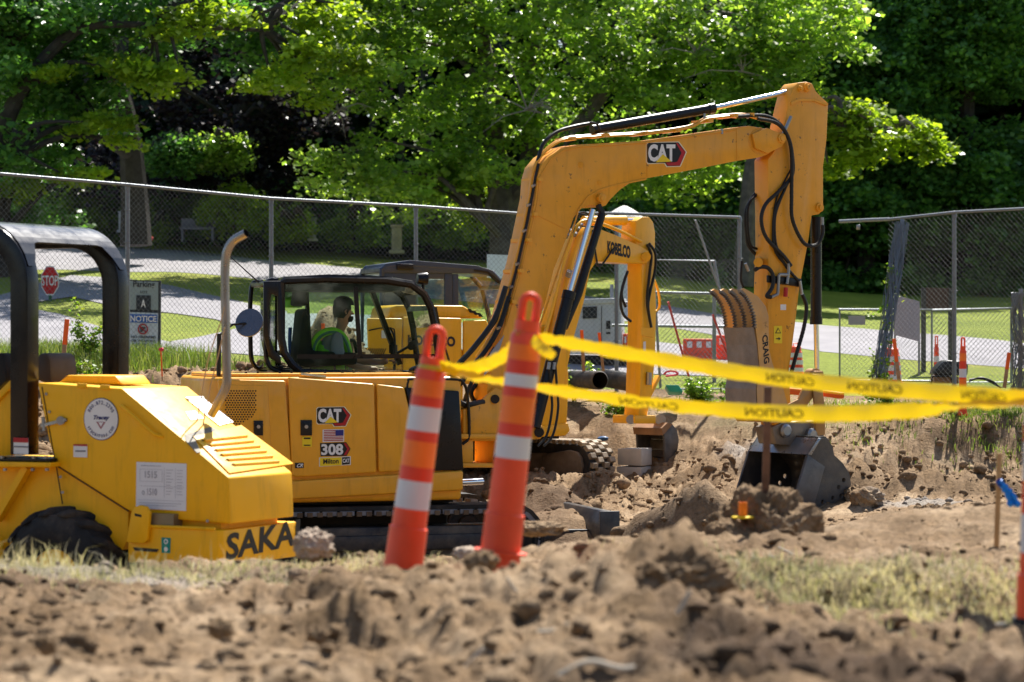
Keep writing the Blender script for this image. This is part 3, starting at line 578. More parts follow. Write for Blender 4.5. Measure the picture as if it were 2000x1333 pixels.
def cat_excavator():
    A = Fr(740, 25, 16)                       # house and cab
    B = Fr(1010, 25.95, 33)                   # boom, dipper and bucket, swung out
    nA, nB = -A.L*.003, -B.L*.003
    g = A.w(-.3, 1.1, 0); g.z = -1.12
    T = thing('excavator', 'orange yellow excavator with an operator in its cab and its boom raised high', 'excavator', g)
    CR = M('logo_cream', (.8, .72, .5), .4, var=.03); LG = [BLKD, WHT, REDD, YELD, CR]
    # house body, plan outline with a rounded tail
    plan = [(.85, .04), (-1.42, .04), (-1.55, .07), (-1.63, .15), (-1.68, .3), (-1.71, .7), (-1.72, 1.1), (-1.71, 1.5), (-1.66, 1.85), (-1.5, 2.1), (-1.2, 2.16), (.2, 2.16), (.2, 1.5), (.85, 1.4)]
    MB().prism([A.w(x, c, -.47) for x, c in plan], (0, 0, 1.22)).build('house', CATY, T, bevel=.04, seg=3)
    MB().prism([A.w(x*.93-.02, .12+c*.9, .75) for x, c in plan[:-3]+[(.2, 1.1), (-.2, 1.1), (-.2, .6), (.5, .5)]], (0, 0, .035)).build('hood_top', CATY, T, bevel=.015)
    k = MB().pr(A, [(426, 741), (558, 744), (571, 932), (440, 940)], -.015, .05).build('rear_panel', CATY, T, bevel=.02, seg=3)
    MB().pr(A, [(440, 752), (523, 754), (533, 930), (446, 936)], -.025, .0).build('grille_door', CATY, k, bevel=.008)
    MB().pr(A, [(563, 737), (731.5, 750), (736, 924), (580, 933), (570, 930)], -.02, .05).build('side_door', CATY, T, bevel=.022, seg=3)
    MB().pr(A, [(736, 750.5), (790, 757), (805, 822), (800, 920), (740, 923.5)], -.02, .05).build('side_door', CATY, T, bevel=.022, seg=3)
    MB().pr(A, [(792, 757), (897, 764), (906, 919), (801, 921), (806, 822)], -.01, .7).build('front_cover', BLK, T, bevel=.015)
    MB().pr(A, [(428, 950), (560, 941), (905, 920), (905, 958), (428, 984)], -.03, .35).build('side_skirt', CATY, T, bevel=.02, seg=3)
    # raised pressing on the door and top handle strip
    h = MB(); nx, c_ = [], 0
    for j in range(15):
        for i in range(12):
            x = 441+i*5.3+(j % 2)*2.65; y = 764+j*4.6
            if x > 501 or (x > 441+70-max(0, j-8)*6.5): continue
            h.disc(A.pp(x, y, -.0285), A.L, .0088, 6)
    h.build('vent_grille', M('grille_dark', (.04, .025, .012), .8), k)
    for q in ((496, 514, 822, 851), (587.5, 609.5, 821, 851)):
        l = MB().pr(A, [(q[0], q[2]), (q[1], q[2]), (q[1], q[3]), (q[0], q[3])], -.04, -.02).build('door_latch', BLK, T, bevel=.004)
        MB().cyl(A.pp((q[0]+q[1])/2, 834, -.05), A.pp((q[0]+q[1])/2, 834, -.035), .018, 14).build('lock', STEEL, l)
    def dec(name, q, m, k=1, par=T, c=-.02):
        return MB().quad([A.pp(a, b, c)+nA*k for a, b in ((q[0], q[1]), (q[2], q[1]), (q[2], q[3]), (q[0], q[3]))]).build(name, m, par)
    s = dec('warning_sticker', (590, 853, 609, 873), YELD, 2)
    m = MB()
    for y0, y1 in ((855, 858), (869, 871)): m.quad([A.pp(a, b, -.02)+nA*3 for a, b in ((593, y0), (606, y0), (606, y1), (593, y1))])
    m.build('print', BLKD, s)
    m = MB(); text(m, 'CR', A.pp(579, 913.5, -.02)+nA*3, A.pp(591, 913, -.02)+nA*3, A.pp(580, 906, -.02)+nA*3, .03, 1, .3); m.quad([A.pp(a, b, -.02)+nA*2 for a, b in ((576, 904.5), (593, 904), (593, 914.5), (576, 915))]); m.build('badge', LG, T)
    m = MB(); cat_logo(m, lambda a, b: A.pp(619+66*a, 794.5+39*b, -.02), nA); m.build('logo', LG, T)
    m = MB(); m.quad([A.pp(a, b, -.02)+nA for a, b in ((630, 839.5), (672, 838.5), (672, 863), (630, 864))], 1)
    for i in range(7): y = 841+i*3.2; m.quad([A.pp(a, b, -.02)+nA*2 for a, b in ((632, y), (670, y-.6), (670, y+1), (632, y+1.6))], 2)
    m.quad([A.pp(a, b, -.02)+nA*3 for a, b in ((655, 840.5), (670.5, 840), (670.5, 851), (655, 851.5))], 5)
    m.build('flag_sticker', LG+[M('navy', (.03, .03, .2), .5)], T)
    m = MB(); m.quad([A.pp(a, b, -.02)+nA for a, b in ((625, 866), (676, 864), (684.5, 877), (677, 891), (626, 891.5))], 0); m.quad([A.pp(a, b, -.02)+nA*2 for a, b in ((671, 866), (675.5, 865.5), (683, 877), (676, 889.5), (671, 889.5), (678, 877.5))], 2)
    for s_, c_, o in (('308', 0, 2), ('308', 1, 3)): text(m, s_, A.pp(627, 889.5, -.02)+nA*o, A.pp(670, 889, -.02)+nA*o, A.pp(627, 867.5, -.02)+nA*o, .07 if c_ == 0 else .035, c_)
    m.build('model_number', LG, T)
    m = MB(); m.quad([A.pp(a, b, -.02)+nA for a, b in ((623, 894), (685, 891.5), (685, 908.5), (623, 912))], 1); m.quad([A.pp(a, b, -.02)+nA*2 for a, b in ((624.5, 895), (667, 893.2), (667, 909), (624.5, 911))], 3)
    m.quad([A.pp(a, b, -.02)+nA*2 for a, b in ((668, 893.5), (683, 893), (683, 907), (668, 908.3))], 0); text(m, 'Milton', A.pp(631, 907, -.02)+nA*3, A.pp(661, 905.5, -.02)+nA*3, A.pp(631, 897, -.02)+nA*3, .02, 0)
    text(m, 'CAT', A.pp(669, 904.5, -.02)+nA*3, A.pp(682, 903.8, -.02)+nA*3, A.pp(669, 896.5, -.02)+nA*3, .03, 1); m.build('dealer_sticker', LG, T)
    # top rails, grab handle, steps, small things on the deck
    m = MB()
    for i in range(9): m.cyl(A.w(-1.45+.16*i+.03*(i % 2), .22+.07*(i % 3), .785), A.w(-1.45+.16*i+.03*(i % 2), .22+.07*(i % 3), .80), .013, 8)
    each(m, 'cover_bolt', BLK, T)
    MB().pr(A, [(588, 728), (637, 734), (637, 738), (588, 733)], .06, .14).build('deck_plate', CHR, T)
    gr = MB(); gr.tube(spline([A.pp(794, 764, .05), A.pp(797, 746, .05), A.pp(806, 741, .05), A.pp(890, 742, .05), A.pp(905, 748, .05), A.pp(913, 775, .1), A.pp(916, 850, .1), A.pp(903, 868, .1)], 5), .016, 8); gr.build('grab_rail', BLK, T, smooth=True)
    # work lamp on the front cover
    l = MB().cyl(A.pp(806, 727, .3), A.pp(822, 724, .15), .05, 16, r2=.062).build('work_lamp', BLK, T, smooth=True)
    MB().cyl(A.pp(822, 724, .149), A.pp(823, 724, .145), .055, 16).build('lens', M('lamp_lens', (.5, .55, .55), .1, 0, spec=.8), l)
    MB().pr(A, [(786, 735), (812, 733), (826, 752), (790, 753)], .2, .4).build('lamp_bracket', BLK, T, bevel=.01)
    # black post and round mirror at the tail, antenna
    MB().cyl(A.pp(427, 735, .25), A.pp(428, 652, .25), .022, 10).build('mirror_post', BLK, T, smooth=True)
    mi = MB().lathe(A.pp(487, 631, .3), (-.25, -.9, .28), [(-.03, .03), (-.025, .125), (0, .145), (.012, .142), (.015, .0)], 24).build('mirror', M('mirror_back', (.12, .13, .16), .25, .6), T, smooth=True)
    MB().tube([A.pp(428, 656, .25), A.pp(455, 634, .28), A.pp(480, 632, .3)], .011, 8).build('mirror_arm', BLK, mi)
    MB().tube([A.pp(514, 560, 1.6), A.pp(470, 520, 1.65), A.pp(398, 455, 1.7)], [.01, .006, .003], 6).build('antenna', BLK, T)
    # ---- cab
    c0, c1 = 1.16, 2.12
    prof = [(549, 553), (556, 548), (640, 545), (755, 548), (803, 556), (828, 575), (842, 602), (850, 640), (858, 700), (862, 742), (590, 728), (570, 712), (555, 690), (549, 660)]
    cab = MB()
    def rim(pts, c, r): cab.tube([A.pp(a, b, c) for a, b in pts], r, 8, closed=True)
    P = [A.loc(A.pp(a, b, c0)) for a, b in prof]
    for cc, rad in ((c0, .042), (c1, .034)): cab.tube([A.w(p[0], cc, p[2]) for p in P], rad, 8, closed=True)
    for i in (0, 4, 6, 10, 12): cab.beam(A.w(P[i][0], c0, P[i][2]), A.w(P[i][0], c1, P[i][2]), .05, .05)
    cab.prism([A.w(P[i][0]+dx, c0-.02, P[i][2]+dz) for i, dx, dz in ((1, 0, -.012), (2, 0, -.012), (3, 0, -.012), (4, 0, -.012), (4, 0, .03), (3, 0, .04), (2, 0, .045), (1, 0, .035))], A.L*(c1-c0+.04))
    cab.build('cab_frame', BLK, T, smooth=True)
    MB().fbox(A, P[13][0]+.06, P[4][0]-.05, c0+.03, c1-.03, P[2][2]-.12, P[2][2]-.02).build('headliner', BLKM, T, bevel=.02)
    m = MB()
    for a, b in (((580, 697), (856, 696)), ((694, 560), (703, 694))): m.beam(A.pp(*a, c0+.01), A.pp(*b, c0+.01), .02, .045)
    m.beam(A.w(P[5][0]-.35, c1, P[4][2]), A.w(P[6][0]-.1, c1, .85), .07, .05); m.beam(A.w(P[0][0]+.45, c1, P[0][2]), A.w(P[0][0]+.5, c1, .8), .05, .04)
    m.tube(spline([A.pp(762, 640, c1-.1), A.pp(770, 660, c1-.12), A.pp(772, 700, c1-.12), A.pp(766, 735, c1-.1)], 5), .012, 6)
    each(m, 'window_bar', BLK, T)
    MB().prism([A.w(p[0], c0+.005, p[2]) for p in P], A.L*.006).build('side_window', GLS, T)
    MB().prism([A.w(p[0], c1-.005, p[2]) for p in P], A.L*.006).build('side_window', GLS, T)
    f = MB()
    for a, b in ((4, 5), (5, 6), (6, 7), (7, 8), (8, 9)): f.quad([A.w(P[a][0], c0+.03, P[a][2]), A.w(P[a][0], c1-.03, P[a][2]), A.w(P[b][0], c1-.03, P[b][2]), A.w(P[b][0], c0+.03, P[b][2])])
    f.build('windscreen', GLS, T)
    MB().fbox(A, P[13][0]+.08, P[8][0]-.05, c0+.05, c1-.05, .735, .79).build('cab_floor', BLKM, T)
    MB().fbox(A, P[13][0]-.06, P[13][0]-.02, c0+.1, c1-.1, .8, 1.68).build('rear_window', GLS, T)
    m = MB(); x0 = P[0][0]
    for cc in (c0+.05, c1-.05): m.tube(spline([A.w(x0-.02, cc, 1.72), A.w(x0-.14, cc, 1.66), A.w(x0-.15, cc, 1.1), A.w(x0-.12, cc, .86), A.w(x0+.02, cc, .78)], 4), .024, 8)
    each(m, 'rear_frame', BLK, T, smooth=True)
    rq = MB()
    for cc in (c0-.02, c1-.02): rq.pr(A, [(515, 550), (549, 549), (549, 582), (531, 574), (524, 602), (526, 655), (536, 684), (549, 698), (549, 714), (526, 698), (515, 655)], cc, cc+.035)
    rq.fbox(A, x0-.15, x0+.02, c0, c1, 1.66, 1.71); each(rq, 'rear_frame', BLK, T, bevel=.008)
    st = MB()
    for i in range(8): st.fbox(A, x0-.02+.0, x0+.10, c0+.04, c0+.5, .735+.02*i-.04, .745+.02*i-.04)
    st.build('vent_louvre', BLKM, T)
    # seat
    st = MB(); sx = P[0][0]
    st.prism([A.w(sx+a, 1.42, z) for a, z in ((.22, .92), (.27, 1.42), (.34, 1.44), (.38, 1.0), (.85, .98), (.85, .86), (.25, .82))], A.L*.42)
    st.prism([A.w(sx+a, 1.5, z) for a, z in ((.2, 1.46), (.24, 1.72), (.33, 1.72), (.34, 1.46))], A.L*.24)
    st.build('seat', M('seat_fabric', (.015, .015, .02), .8, bmp=.2), T, bevel=.03, seg=2)
    mnt = MB().pr(A, [(800, 668), (815, 664), (818, 672), (803, 676)], 1.3, 1.34); mnt.tube([A.pp(776, 690, 1.4), A.pp(790, 682, 1.36), A.pp(806, 672, 1.33)], .014, 8); mnt.disc(A.pp(803, 677, 1.3), -A.L, .04, 14); mnt.build('monitor', BLKM, T)
    jk = MB().cyl(A.pp(768, 700, 1.6), A.pp(768, 668, 1.6), .03, 10); jk.cyl(A.pp(768, 674, 1.6), A.pp(768, 690, 1.6), .045, 10); jk.tube(spline([A.pp(684, 665, 1.35), A.pp(692, 668, 1.35), A.pp(697, 690, 1.35)], 4), .02, 8); each(jk, 'joystick', BLKM, T, smooth=True)
    MB().tube([A.pp(851, 600, .9), A.pp(862, 655, .9), A.pp(880, 715, .9)], .012, 6).build('wiper', BLK, T)
    l = MB().lathe(A.pp(825, 545, 1.2), A.F, [(-.06, .0), (-.055, .055), (.03, .068), (.05, .064), (.05, 0)], 16); l.cyl(A.pp(827, 550, 1.2), A.pp(826, 566, 1.2), .018, 8); l.build('roof_lamp', BLK, T, smooth=True)
    m = MB()
    for x in range(560, 790, 30): m.cyl(A.pp(x, 545, 1.3), A.pp(x, 541, 1.3), .02, 8)
    each(m, 'roof_bolt', BLK, T)
    # ---- undercarriage
    tk = thing
    def track(fr, pxs_top, c, w, name='track', par=T, mat=RUB, lugm=BLK, lugw=.15, gap=.02, thick=.05, sub=True):
        """belt following the closed local outline pxs_top [(x,z)], pads standing proud"""
        L = [V((a, 0, z)) for a, z in pxs_top]; L.append(L[0]); seg = [(L[i+1]-L[i]).length for i in range(len(L)-1)]; tot = sum(seg)
        belt = MB(); pts = [fr.w(p.x, c, p.z) for p in L[:-1]]; n = len(pts); inner = []
        for i in range(n):
            t = (L[(i+1) % n]-L[i-1 if i else n-1]).normalized(); nrm = V((-t.z, 0, t.x)); q = L[i]-nrm*-.035 if False else L[i]+nrm*.04*(-1); inner.append(fr.w(q.x, c, q.z))
        W_ = fr.L*w; vs = pts+[p+W_ for p in pts]+inner+[p+W_ for p in inner]
        fs = []
        for i in range(n):
            j = (i+1) % n; fs += [(i, j, n+j, n+i), (2*n+i, 3*n+i, 3*n+j, 2*n+j), (i, 2*n+i, 2*n+j, j), (n+i, n+j, 3*n+j, 3*n+i)]
        belt.add(vs, fs); bo = belt.build(name, mat, par)
        pd = MB(); s = 0; st = lugw+gap; k = int(tot/st); st = tot/k
        for i in range(k):
            d = i*st; q = 0
            while d > seg[q]: d -= seg[q]; q += 1
            t = (L[q+1]-L[q]).normalized(); p = L[q]+t*d; nrm = V((-t.z, 0, t.x)); T3 = fr.F*t.x+V((0, 0, t.z)); N3 = fr.F*nrm.x+V((0, 0, nrm.z))
            pc = fr.w(p.x, c+w/2, p.z)+N3*thick/2
            pd.box(pc, lugw, w*.99, thick, T3, fr.L, N3)
        return bo, pd
    def oval(x0, x1, zb, zt, r0, r1, n=10):
        pts = []
        for i in range(n+1): a = R(90-180*i/n); pts.append((x1+r1*math.cos(a), (zb+zt)/2+(zt-zb)/2*math.sin(a)))
        for i in range(n+1): a = R(270-180*i/n); pts.append((x0+r0*math.cos(a), (zb+zt)/2+(zt-zb)/2*math.sin(a)))
        return pts[::-1]
    for cc in (.0, 1.75):
        x1 = A.loc(A.pp(1075, 1030, cc if cc else 0))[0]; zt = -.555; zb = -1.16
        bo, pd = track(A, oval(-1.35, 1.38, zb, zt, .27, .27), cc, .45)
        pd.build('track_pads', M('track_pad', (.20, .21, .24), .5, .2, var=.3, dust=.25), bo, bevel=.006, seg=1)
        m = MB()
        for x in [-1.3+.098*i for i in range(28)]: m.fbox(A, x, x+.05, cc-.02, cc+.0, zt-.055, zt-.01)
        m.build('track_links', M('muddy_iron', (.12, .08, .05), .7, .3, var=.4, dust=.5), bo)
        m = MB()
        for x, r in ((1.38, .24), (-1.35, .25)):
            m.lathe(A.w(x, cc-.0, (zt+zb)/2), A.L, [(0, .05), (0, r*.45), (.03, r*.5), (.02, r*.8), (-.02, r*.86), (-.02, r), (.4, r), (.4, 0)], 24)
        for i in range(5): m.cyl(A.w(-.95+.47*i, cc+.02, zb+.10), A.w(-.95+.47*i, cc+.4, zb+.10), .085, 16)
        each(m, 'track_roller', BLKM, bo, smooth=True)
        m = MB(); m.fbox(A, -1.2, 1.3, cc+.04, cc+.38, -1.02, -.72); m.fbox(A, -1.0, 1.1, cc-.01, cc+.1, -.95, -.80); m.build('track_frame', M('frame_iron', (.025, .026, .032), .5, .2, var=.4, dust=.5), bo, bevel=.02)
    MB().fbox(A, -.7, .8, .4, 1.8, -.95, -.62).build('chassis', BLKM, T, bevel=.03)
    MB().cyl(A.w(-.35, 1.1, -.66), A.w(-.35, 1.1, -.44), .55, 40).build('slew_ring', BLKM, T, smooth=True)
    MB().fbox(A, -1.7, .8, .2, 2.0, -.5, -.46).build('belly_plate', BLKM, T)
    # dozer blade seen end-on past the track
    bl = MB(); xs = A.loc(A.pp(1185, 1015, .2))[0]
    cur = [(xs-.02, -1.14), (xs-.10, -.95), (xs-.10, -.78), (xs-.02, -.62), (xs+.03, -.61), (xs-.04, -.78), (xs-.04, -.95), (xs+.05, -1.15)]
    bl.prism([A.w(x, -.05, z) for x, z in cur], A.L*2.3)
    for cc in (-.07, 2.25): bl.fbox(A, xs-.16, xs+.05, cc, cc+.025, -1.14, -.60)
    bl.build('dozer_blade', BUCK, T, bevel=.006)
    m = MB()
    for cc in (.55, 1.45): m.beam(A.w(.6, cc, -.88), A.w(xs-.05, cc, -.9), .14, .16)
    each(m, 'blade_arm', BUCK, T, bevel=.01)
    # ---- swing bracket and boom foot
    b0, b1 = -.15, .15
    m = MB()
    m.pr(B, [(905, 800), (935, 790), (968, 757), (985, 765), (1000, 790), (1002, 830), (1060, 832), (1066, 846), (1056, 858), (1000, 862), (925, 862), (905, 850)], b0-.06, b0-.01)
    m.pr(B, [(905, 800), (935, 790), (968, 757), (985, 765), (1000, 790), (1002, 830), (1060, 832), (1066, 846), (1056, 858), (1000, 862), (925, 862), (905, 850)], b1+.01, b1+.06)
    m.pr(B, [(900, 812), (990, 812), (990, 838), (900, 838)], b0, b1); m.pr(B, [(885, 848), (985, 848), (985, 858), (885, 858)], b0-.1, b1+.1); m.pr(B, [(885, 905), (1000, 905), (1000, 914), (885, 914)], b0-.1, b1+.1); m.pr(B, [(900, 858), (925, 858), (925, 905), (900, 905)], b0-.05, b1+.05); m.pr(B, [(968, 858), (985, 858), (985, 905), (968, 905)], b0-.05, b1+.05)
    m.build('swing_bracket', CATW, T, bevel=.012)
    m = MB()
    for px, py, r in ((967, 780, .045), (1053, 845, .05)): m.cyl(B.pp(px, py, b0-.09), B.pp(px, py, b0-.05), r, 18)
    m.cyl(B.pp(975, 895, -.3), B.pp(975, 895, .3), .06, 16); each(m, 'pin', BLK, T, smooth=True)
    sc = MB(); sc.cyl(A.w(.2, .55, -.33), A.w(.95, .6, -.33), .055, 16, 0); sc.cyl(A.w(.95, .6, -.33), A.w(1.25, .75, -.33), .035, 14, 1); sc.build('swing_cylinder', [BLK, CHR], T, smooth=True)
    # ---- boom
    boom = [(950, 782), (953, 745), (975, 682), (995, 600), (1020, 510), (1046, 387), (1049, 348), (1056, 325), (1072, 306), (1096, 290), (1128, 283), (1262, 275), (1435, 250), (1463, 246), (1488, 250), (1520, 259), (1533, 268), (1534, 279), (1523, 287), (1498, 303), (1484, 308), (1438, 315), (1333, 336), (1262, 349), (1234, 356), (1213, 370), (1192, 391), (1184, 402), (1172, 405), (1153, 400), (1135, 409), (1121, 426), (1114, 447), (1100, 483), (1082, 528), (1066, 590), (1050, 640), (1030, 700), (1005, 760), (985, 795), (965, 800)]
    bm_ = MB().pr(B, boom, b0, b1).build('boom', CATW, T, bevel=.012)
    m = MB()
    m.tube([B.pp(a, b, b0-.004) for a, b in [(1046, 660), (1070, 590), (1090, 530), (1108, 480), (1120, 445), (1130, 410), (1148, 385), (1170, 372), (1205, 362), (1262, 350)]], .010, 6)
    m.tube([B.pp(a, b, b0-.004) for a, b in [(988, 640), (1020, 525), (1050, 395), (1055, 345), (1075, 312), (1100, 294), (1130, 287), (1262, 279), (1435, 254)]], .007, 6)
    m.tube([B.pp(a, b, b0-.002) for a, b in [(1263, 276), (1264, 348)]], .004, 4); m.tube([B.pp(a, b, b0-.002) for a, b in [(1438, 251), (1439, 314)]], .004, 4); m.tube([B.pp(a, b, b0-.002) for a, b in [(1048, 420), (1103, 447)]], .004, 4)
    m.tube([B.pp(a, b, b0-.002) for a, b in arc(1490, 276, 27, 100, 260, 10)], .004, 4)
    each(m, 'weld_seam', CATW, bm_)
    m = MB(); m.pr(B, [(1470, 262), (1498, 250), (1524, 260), (1536, 272), (1528, 286), (1500, 300), (1476, 290)], b0-.035, b0-.004); m.build('tip_plate', CATW, bm_, bevel=.006)
    m = MB()
    for px, py, r in ((1523, 271, .055), (1172, 388, .05)): m.lathe(B.pp(px, py, b0-.005), -B.L, [(0, r), (.045, r), (.05, r*.6), (.06, r*.6), (.06, 0)], 8)
    for px, py, r in ((1134, 322, .03), (1171, 357, .022)): m.cyl(B.pp(px, py, b0), B.pp(px, py, b0-.015), r, 12)
    each(m, 'pin', CATW, bm_)
    m = MB(); cat_logo(m, lambda a, b: B.pp(1263+77*a, 277+49*b, b0), nB); m.build('logo', LG, bm_)
    # steel lines along the back of the boom
    bk = [(932, 700), (965, 650), (985, 590), (1008, 505), (1034, 385), (1040, 340), (1058, 305), (1095, 276), (1150, 268), (1260, 262), (1345, 250), (1378, 234), (1400, 230), (1450, 226), (1480, 232)]
    for i, (c, dd) in enumerate(((b0+.04, 0), (b0+.10, 2), (b0+.17, 1), (b0+.23, 3))):
        q = spline([B.pp(a-dd*.6, b-dd, c) for a, b in bk], 4); MB().tube(q, .0125, 8).build('hydraulic_line', CATY, bm_, smooth=True)
    q = spline([B.pp(a, b, b0+.02) for a, b in [(935, 705), (972, 640), (1000, 560), (1024, 460), (1040, 380), (1046, 345), (1052, 320), (1040, 350)][:7]], 4); MB().tube(q, .014, 8).build('hose', HOSE, bm_, smooth=True)
    q = spline([B.pp(a, b, b0+.05) for a, b in [(1050, 315), (1062, 280), (1088, 258), (1120, 248), (1150, 242)]], 5); MB().tube(q, .020, 8).build('hose', HOSE, bm_, smooth=True)
    q = spline([B.pp(a, b, b0+.05) for a, b in [(1130, 246), (1150, 240), (1166, 243), (1172, 254)]], 5); MB().tube(q, .012, 8).build('hose', HOSE, bm_, smooth=True)
    m = MB()
    for a, b in ((1040, 352), (1030, 420), (1018, 470), (1003, 530), (988, 590), (1105, 273), (1170, 266), (1250, 262), (1310, 256), (1372, 238), (1420, 228), (1452, 226)): m.box(B.pp(a, b, b0+.12), .05, .32, .035, B.F, B.L)
    each(m, 'line_clamp', CATY, bm_)
    m = MB()
    for a, b in ((1000, 560), (1012, 515), (1026, 450), (1034, 400), (1044, 362), (976, 640)): m.cyl(B.pp(a, b, b0+.0), B.pp(a-4, b+2, b0-.03), .016, 8)
    for a, b in ((1410, 262), (1460, 232), (1376, 232)): m.cyl(B.pp(a, b, b0+.0), B.pp(a, b-10, b0+.0), .014, 8)
    each(m, 'fitting', STEEL, bm_)
    # hose bundle sweeping from the lines down into the house
    hs = [([(988, 560), (965, 625), (925, 680), (890, 720), (880, 760), (905, 790), (945, 785)], .028), ([(994, 580), (975, 640), (945, 690), (905, 735), (892, 770), (915, 800), (950, 795)], .024), ([(982, 600), (958, 640), (915, 690), (880, 730), (872, 770)], .022), ([(1000, 600), (985, 650), (960, 690), (925, 740), (905, 790), (900, 830)], .02), ([(975, 640), (940, 690), (905, 745), (890, 770), (893, 860)], .018), ([(1005, 610), (990, 660), (965, 705), (935, 745), (920, 770), (940, 800), (960, 800)], .024)]
    for i, (pl, r) in enumerate(hs): MB().tube(spline([B.pp(a, b, b0-.04+.05*i) for a, b in pl], 6), r, 10).build('hose', HOSE, T, smooth=True)
    m = MB().pr(B, [(985, 655), (965, 715), (945, 735), (958, 690)], b0-.06, b0-.05); m.build('hose_sleeve', M('sleeve_grey', (.3, .3, .32), .6), T)
    # stick cylinder above the boom
    def cyln(name, a, b, r, e, rr, par, c=0, gland=.0):
        o = MB(); A3, B3, E3 = B.pp(*a, c), B.pp(*b, c), B.pp(*e, c); o.cyl(A3, B3, r, 20); d = (B3-A3).normalized(); o.cyl(B3-d*.07, B3+d*.012, r*1.12, 20); o = o.build(name, BLK, par, smooth=True)
        MB().cyl(B3, E3, rr, 18).build('rod', CHR, o, smooth=True); return o
    cyln('stick_cylinder', (1156, 254), (1392, 212), .052, (1556, 176), .028, T)
    # boom cylinders
    cyln('boom_cylinder', (1044, 835), (1112, 572), .062, (1158, 410), .03, T, c=b0-.10)
    o = MB().tube([B.pp(1100, 640, b0-.04), B.pp(1128, 575, b0-.03), B.pp(1176, 418, b0-.02)], [.05, .05, .04], 14); o.beam(B.pp(1168, 400, b0-.01), B.pp(1177, 420, b0-.01), .05, .04); o.build('cylinder_guard', BLK, T, smooth=True)
    for dx in (0, 12): MB().tube(spline([B.pp(1072+dx, 705, b0-.17), B.pp(1076+dx, 760, b0-.17), B.pp(1078+dx, 800, b0-.17), B.pp(1068+dx, 850, b0-.17), B.pp(1050+dx, 872, b0-.17)], 5), .013, 8).build('hose', HOSE, T, smooth=True)
    m = MB()
    for dx in (0, 10): m.cyl(B.pp(1073+dx, 708, b0-.17), B.pp(1071+dx, 722, b0-.17), .02, 8)
    m.cyl(B.pp(1028, 872, b0-.15), B.pp(1026, 900, b0-.15), .045, 12)
    each(m, 'fitting', STEEL, T)
    # ---- stick (dipper)
    stick = [(1548, 174), (1558, 162), (1576, 160), (1587, 164), (1594, 179), (1618, 202), (1615, 271), (1608, 327), (1608, 398), (1609, 409), (1600, 419), (1586, 421), (1579, 472), (1562, 561), (1553, 636), (1541, 726), (1545, 790), (1548, 835), (1530, 848), (1514, 838), (1507, 790), (1500, 681), (1499, 560), (1502, 486), (1500, 312), (1512, 296), (1525, 270), (1532, 240), (1540, 205)]
    s0, s1 = -.12, .12
    S = MB().pr(B, stick, s0, s1).build('stick', CATW, T, bevel=.01)
    m = MB(); m.pr(B, [(1545, 200), (1560, 193), (1590, 193), (1618, 203), (1616, 207), (1590, 198), (1561, 198), (1546, 206)], s0-.012, s0-.001); m.build('flange', CATW, S)
    m = MB()
    for px, py, r in ((1576, 171, .045), (1600, 406, .045), (1562, 173, .03)): m.lathe(B.pp(px, py, s0-.002), -B.L, [(0, r*1.15), (.02, r*1.1), (.022, r*.7), (.045, r*.65), (.045, 0)], 14)
    m.cyl(B.pp(1481, 513, s0-.1), B.pp(1481, 513, s1+.1), .05, 14)
    each(m, 'pin', CATW, S)
    MB().pr(B, [(1500, 538), (1566, 545), (1566, 561), (1500, 552)], s0-.03, s0-.002).build('valve_plate', BLK, S, bevel=.005)
    q = MB().quad([B.pp(a, b, s0)+nB*1.5 for a, b in ((1511, 637), (1527, 637), (1527, 671), (1511, 671))], 1); q.quad([B.pp(a, b, s0)+nB*2.2 for a, b in ((1519, 640), (1525, 651.5), (1513, 651.5))], 0); q.quad([B.pp(a, b, s0)+nB*2.8 for a, b in ((1519, 643), (1523, 650), (1515, 650))], 1); q.quad([B.pp(a, b, s0)+nB*2.2 for a, b in ((1515, 661), (1520, 661), (1520, 658.5), (1524, 662), (1520, 665.5), (1520, 663), (1515, 663))], 0); q.build('warning_sticker', [BLKD, YELD], S)
    MB().quad([B.pp(a, b, s0)+nB for a, b in ((1524, 595), (1535, 595), (1535, 606), (1524, 606))]).build('sticker', WHT, S)
    for pl, r, c in [([(1440, 228), (1490, 226), (1520, 240), (1540, 270), (1548, 310), (1546, 345), (1520, 375), (1495, 400), (1487, 430), (1497, 465), (1530, 500), (1545, 520)], .021, s0-.05), ([(1480, 232), (1515, 240), (1536, 262), (1546, 300), (1546, 380), (1548, 430), (1570, 475), (1594, 479), (1606, 460), (1607, 440)], .021, s0-.08), ([(1542, 350), (1522, 395), (1513, 430), (1516, 480), (1535, 520), (1562, 552)], .016, s0-.03), ([(1538, 360), (1516, 405), (1510, 440), (1514, 490), (1540, 525)], .013, s0-.03), ([(1545, 330), (1520, 380), (1511, 420), (1512, 460)], .010, s0-.02),
                      ([(1480, 372), (1464, 395), (1456, 420), (1458, 455), (1462, 480), (1478, 500)], .019, s1), ([(1478, 380), (1462, 400), (1460, 440), (1466, 478), (1482, 488)], .014, s1-.03), ([(1474, 528), (1485, 522), (1500, 524), (1510, 540), (1508, 562), (1498, 578), (1506, 581)], .022, s0-.06), ([(1449, 510), (1447, 545), (1452, 562)], .013, s1), ([(1567, 575), (1575, 600), (1570, 640), (1556, 690), (1545, 730)], .022, s0-.02)]:
        n = 7; sp = spline([B.pp(a, b, c) for a, b in pl], n*2)
        rr = [r*(1+.06*((i % 2)*2-1)) for i in range(len(sp))]; MB().tube(sp, rr, 9).build('hose', HOSE, S, smooth=True)
    m = MB()
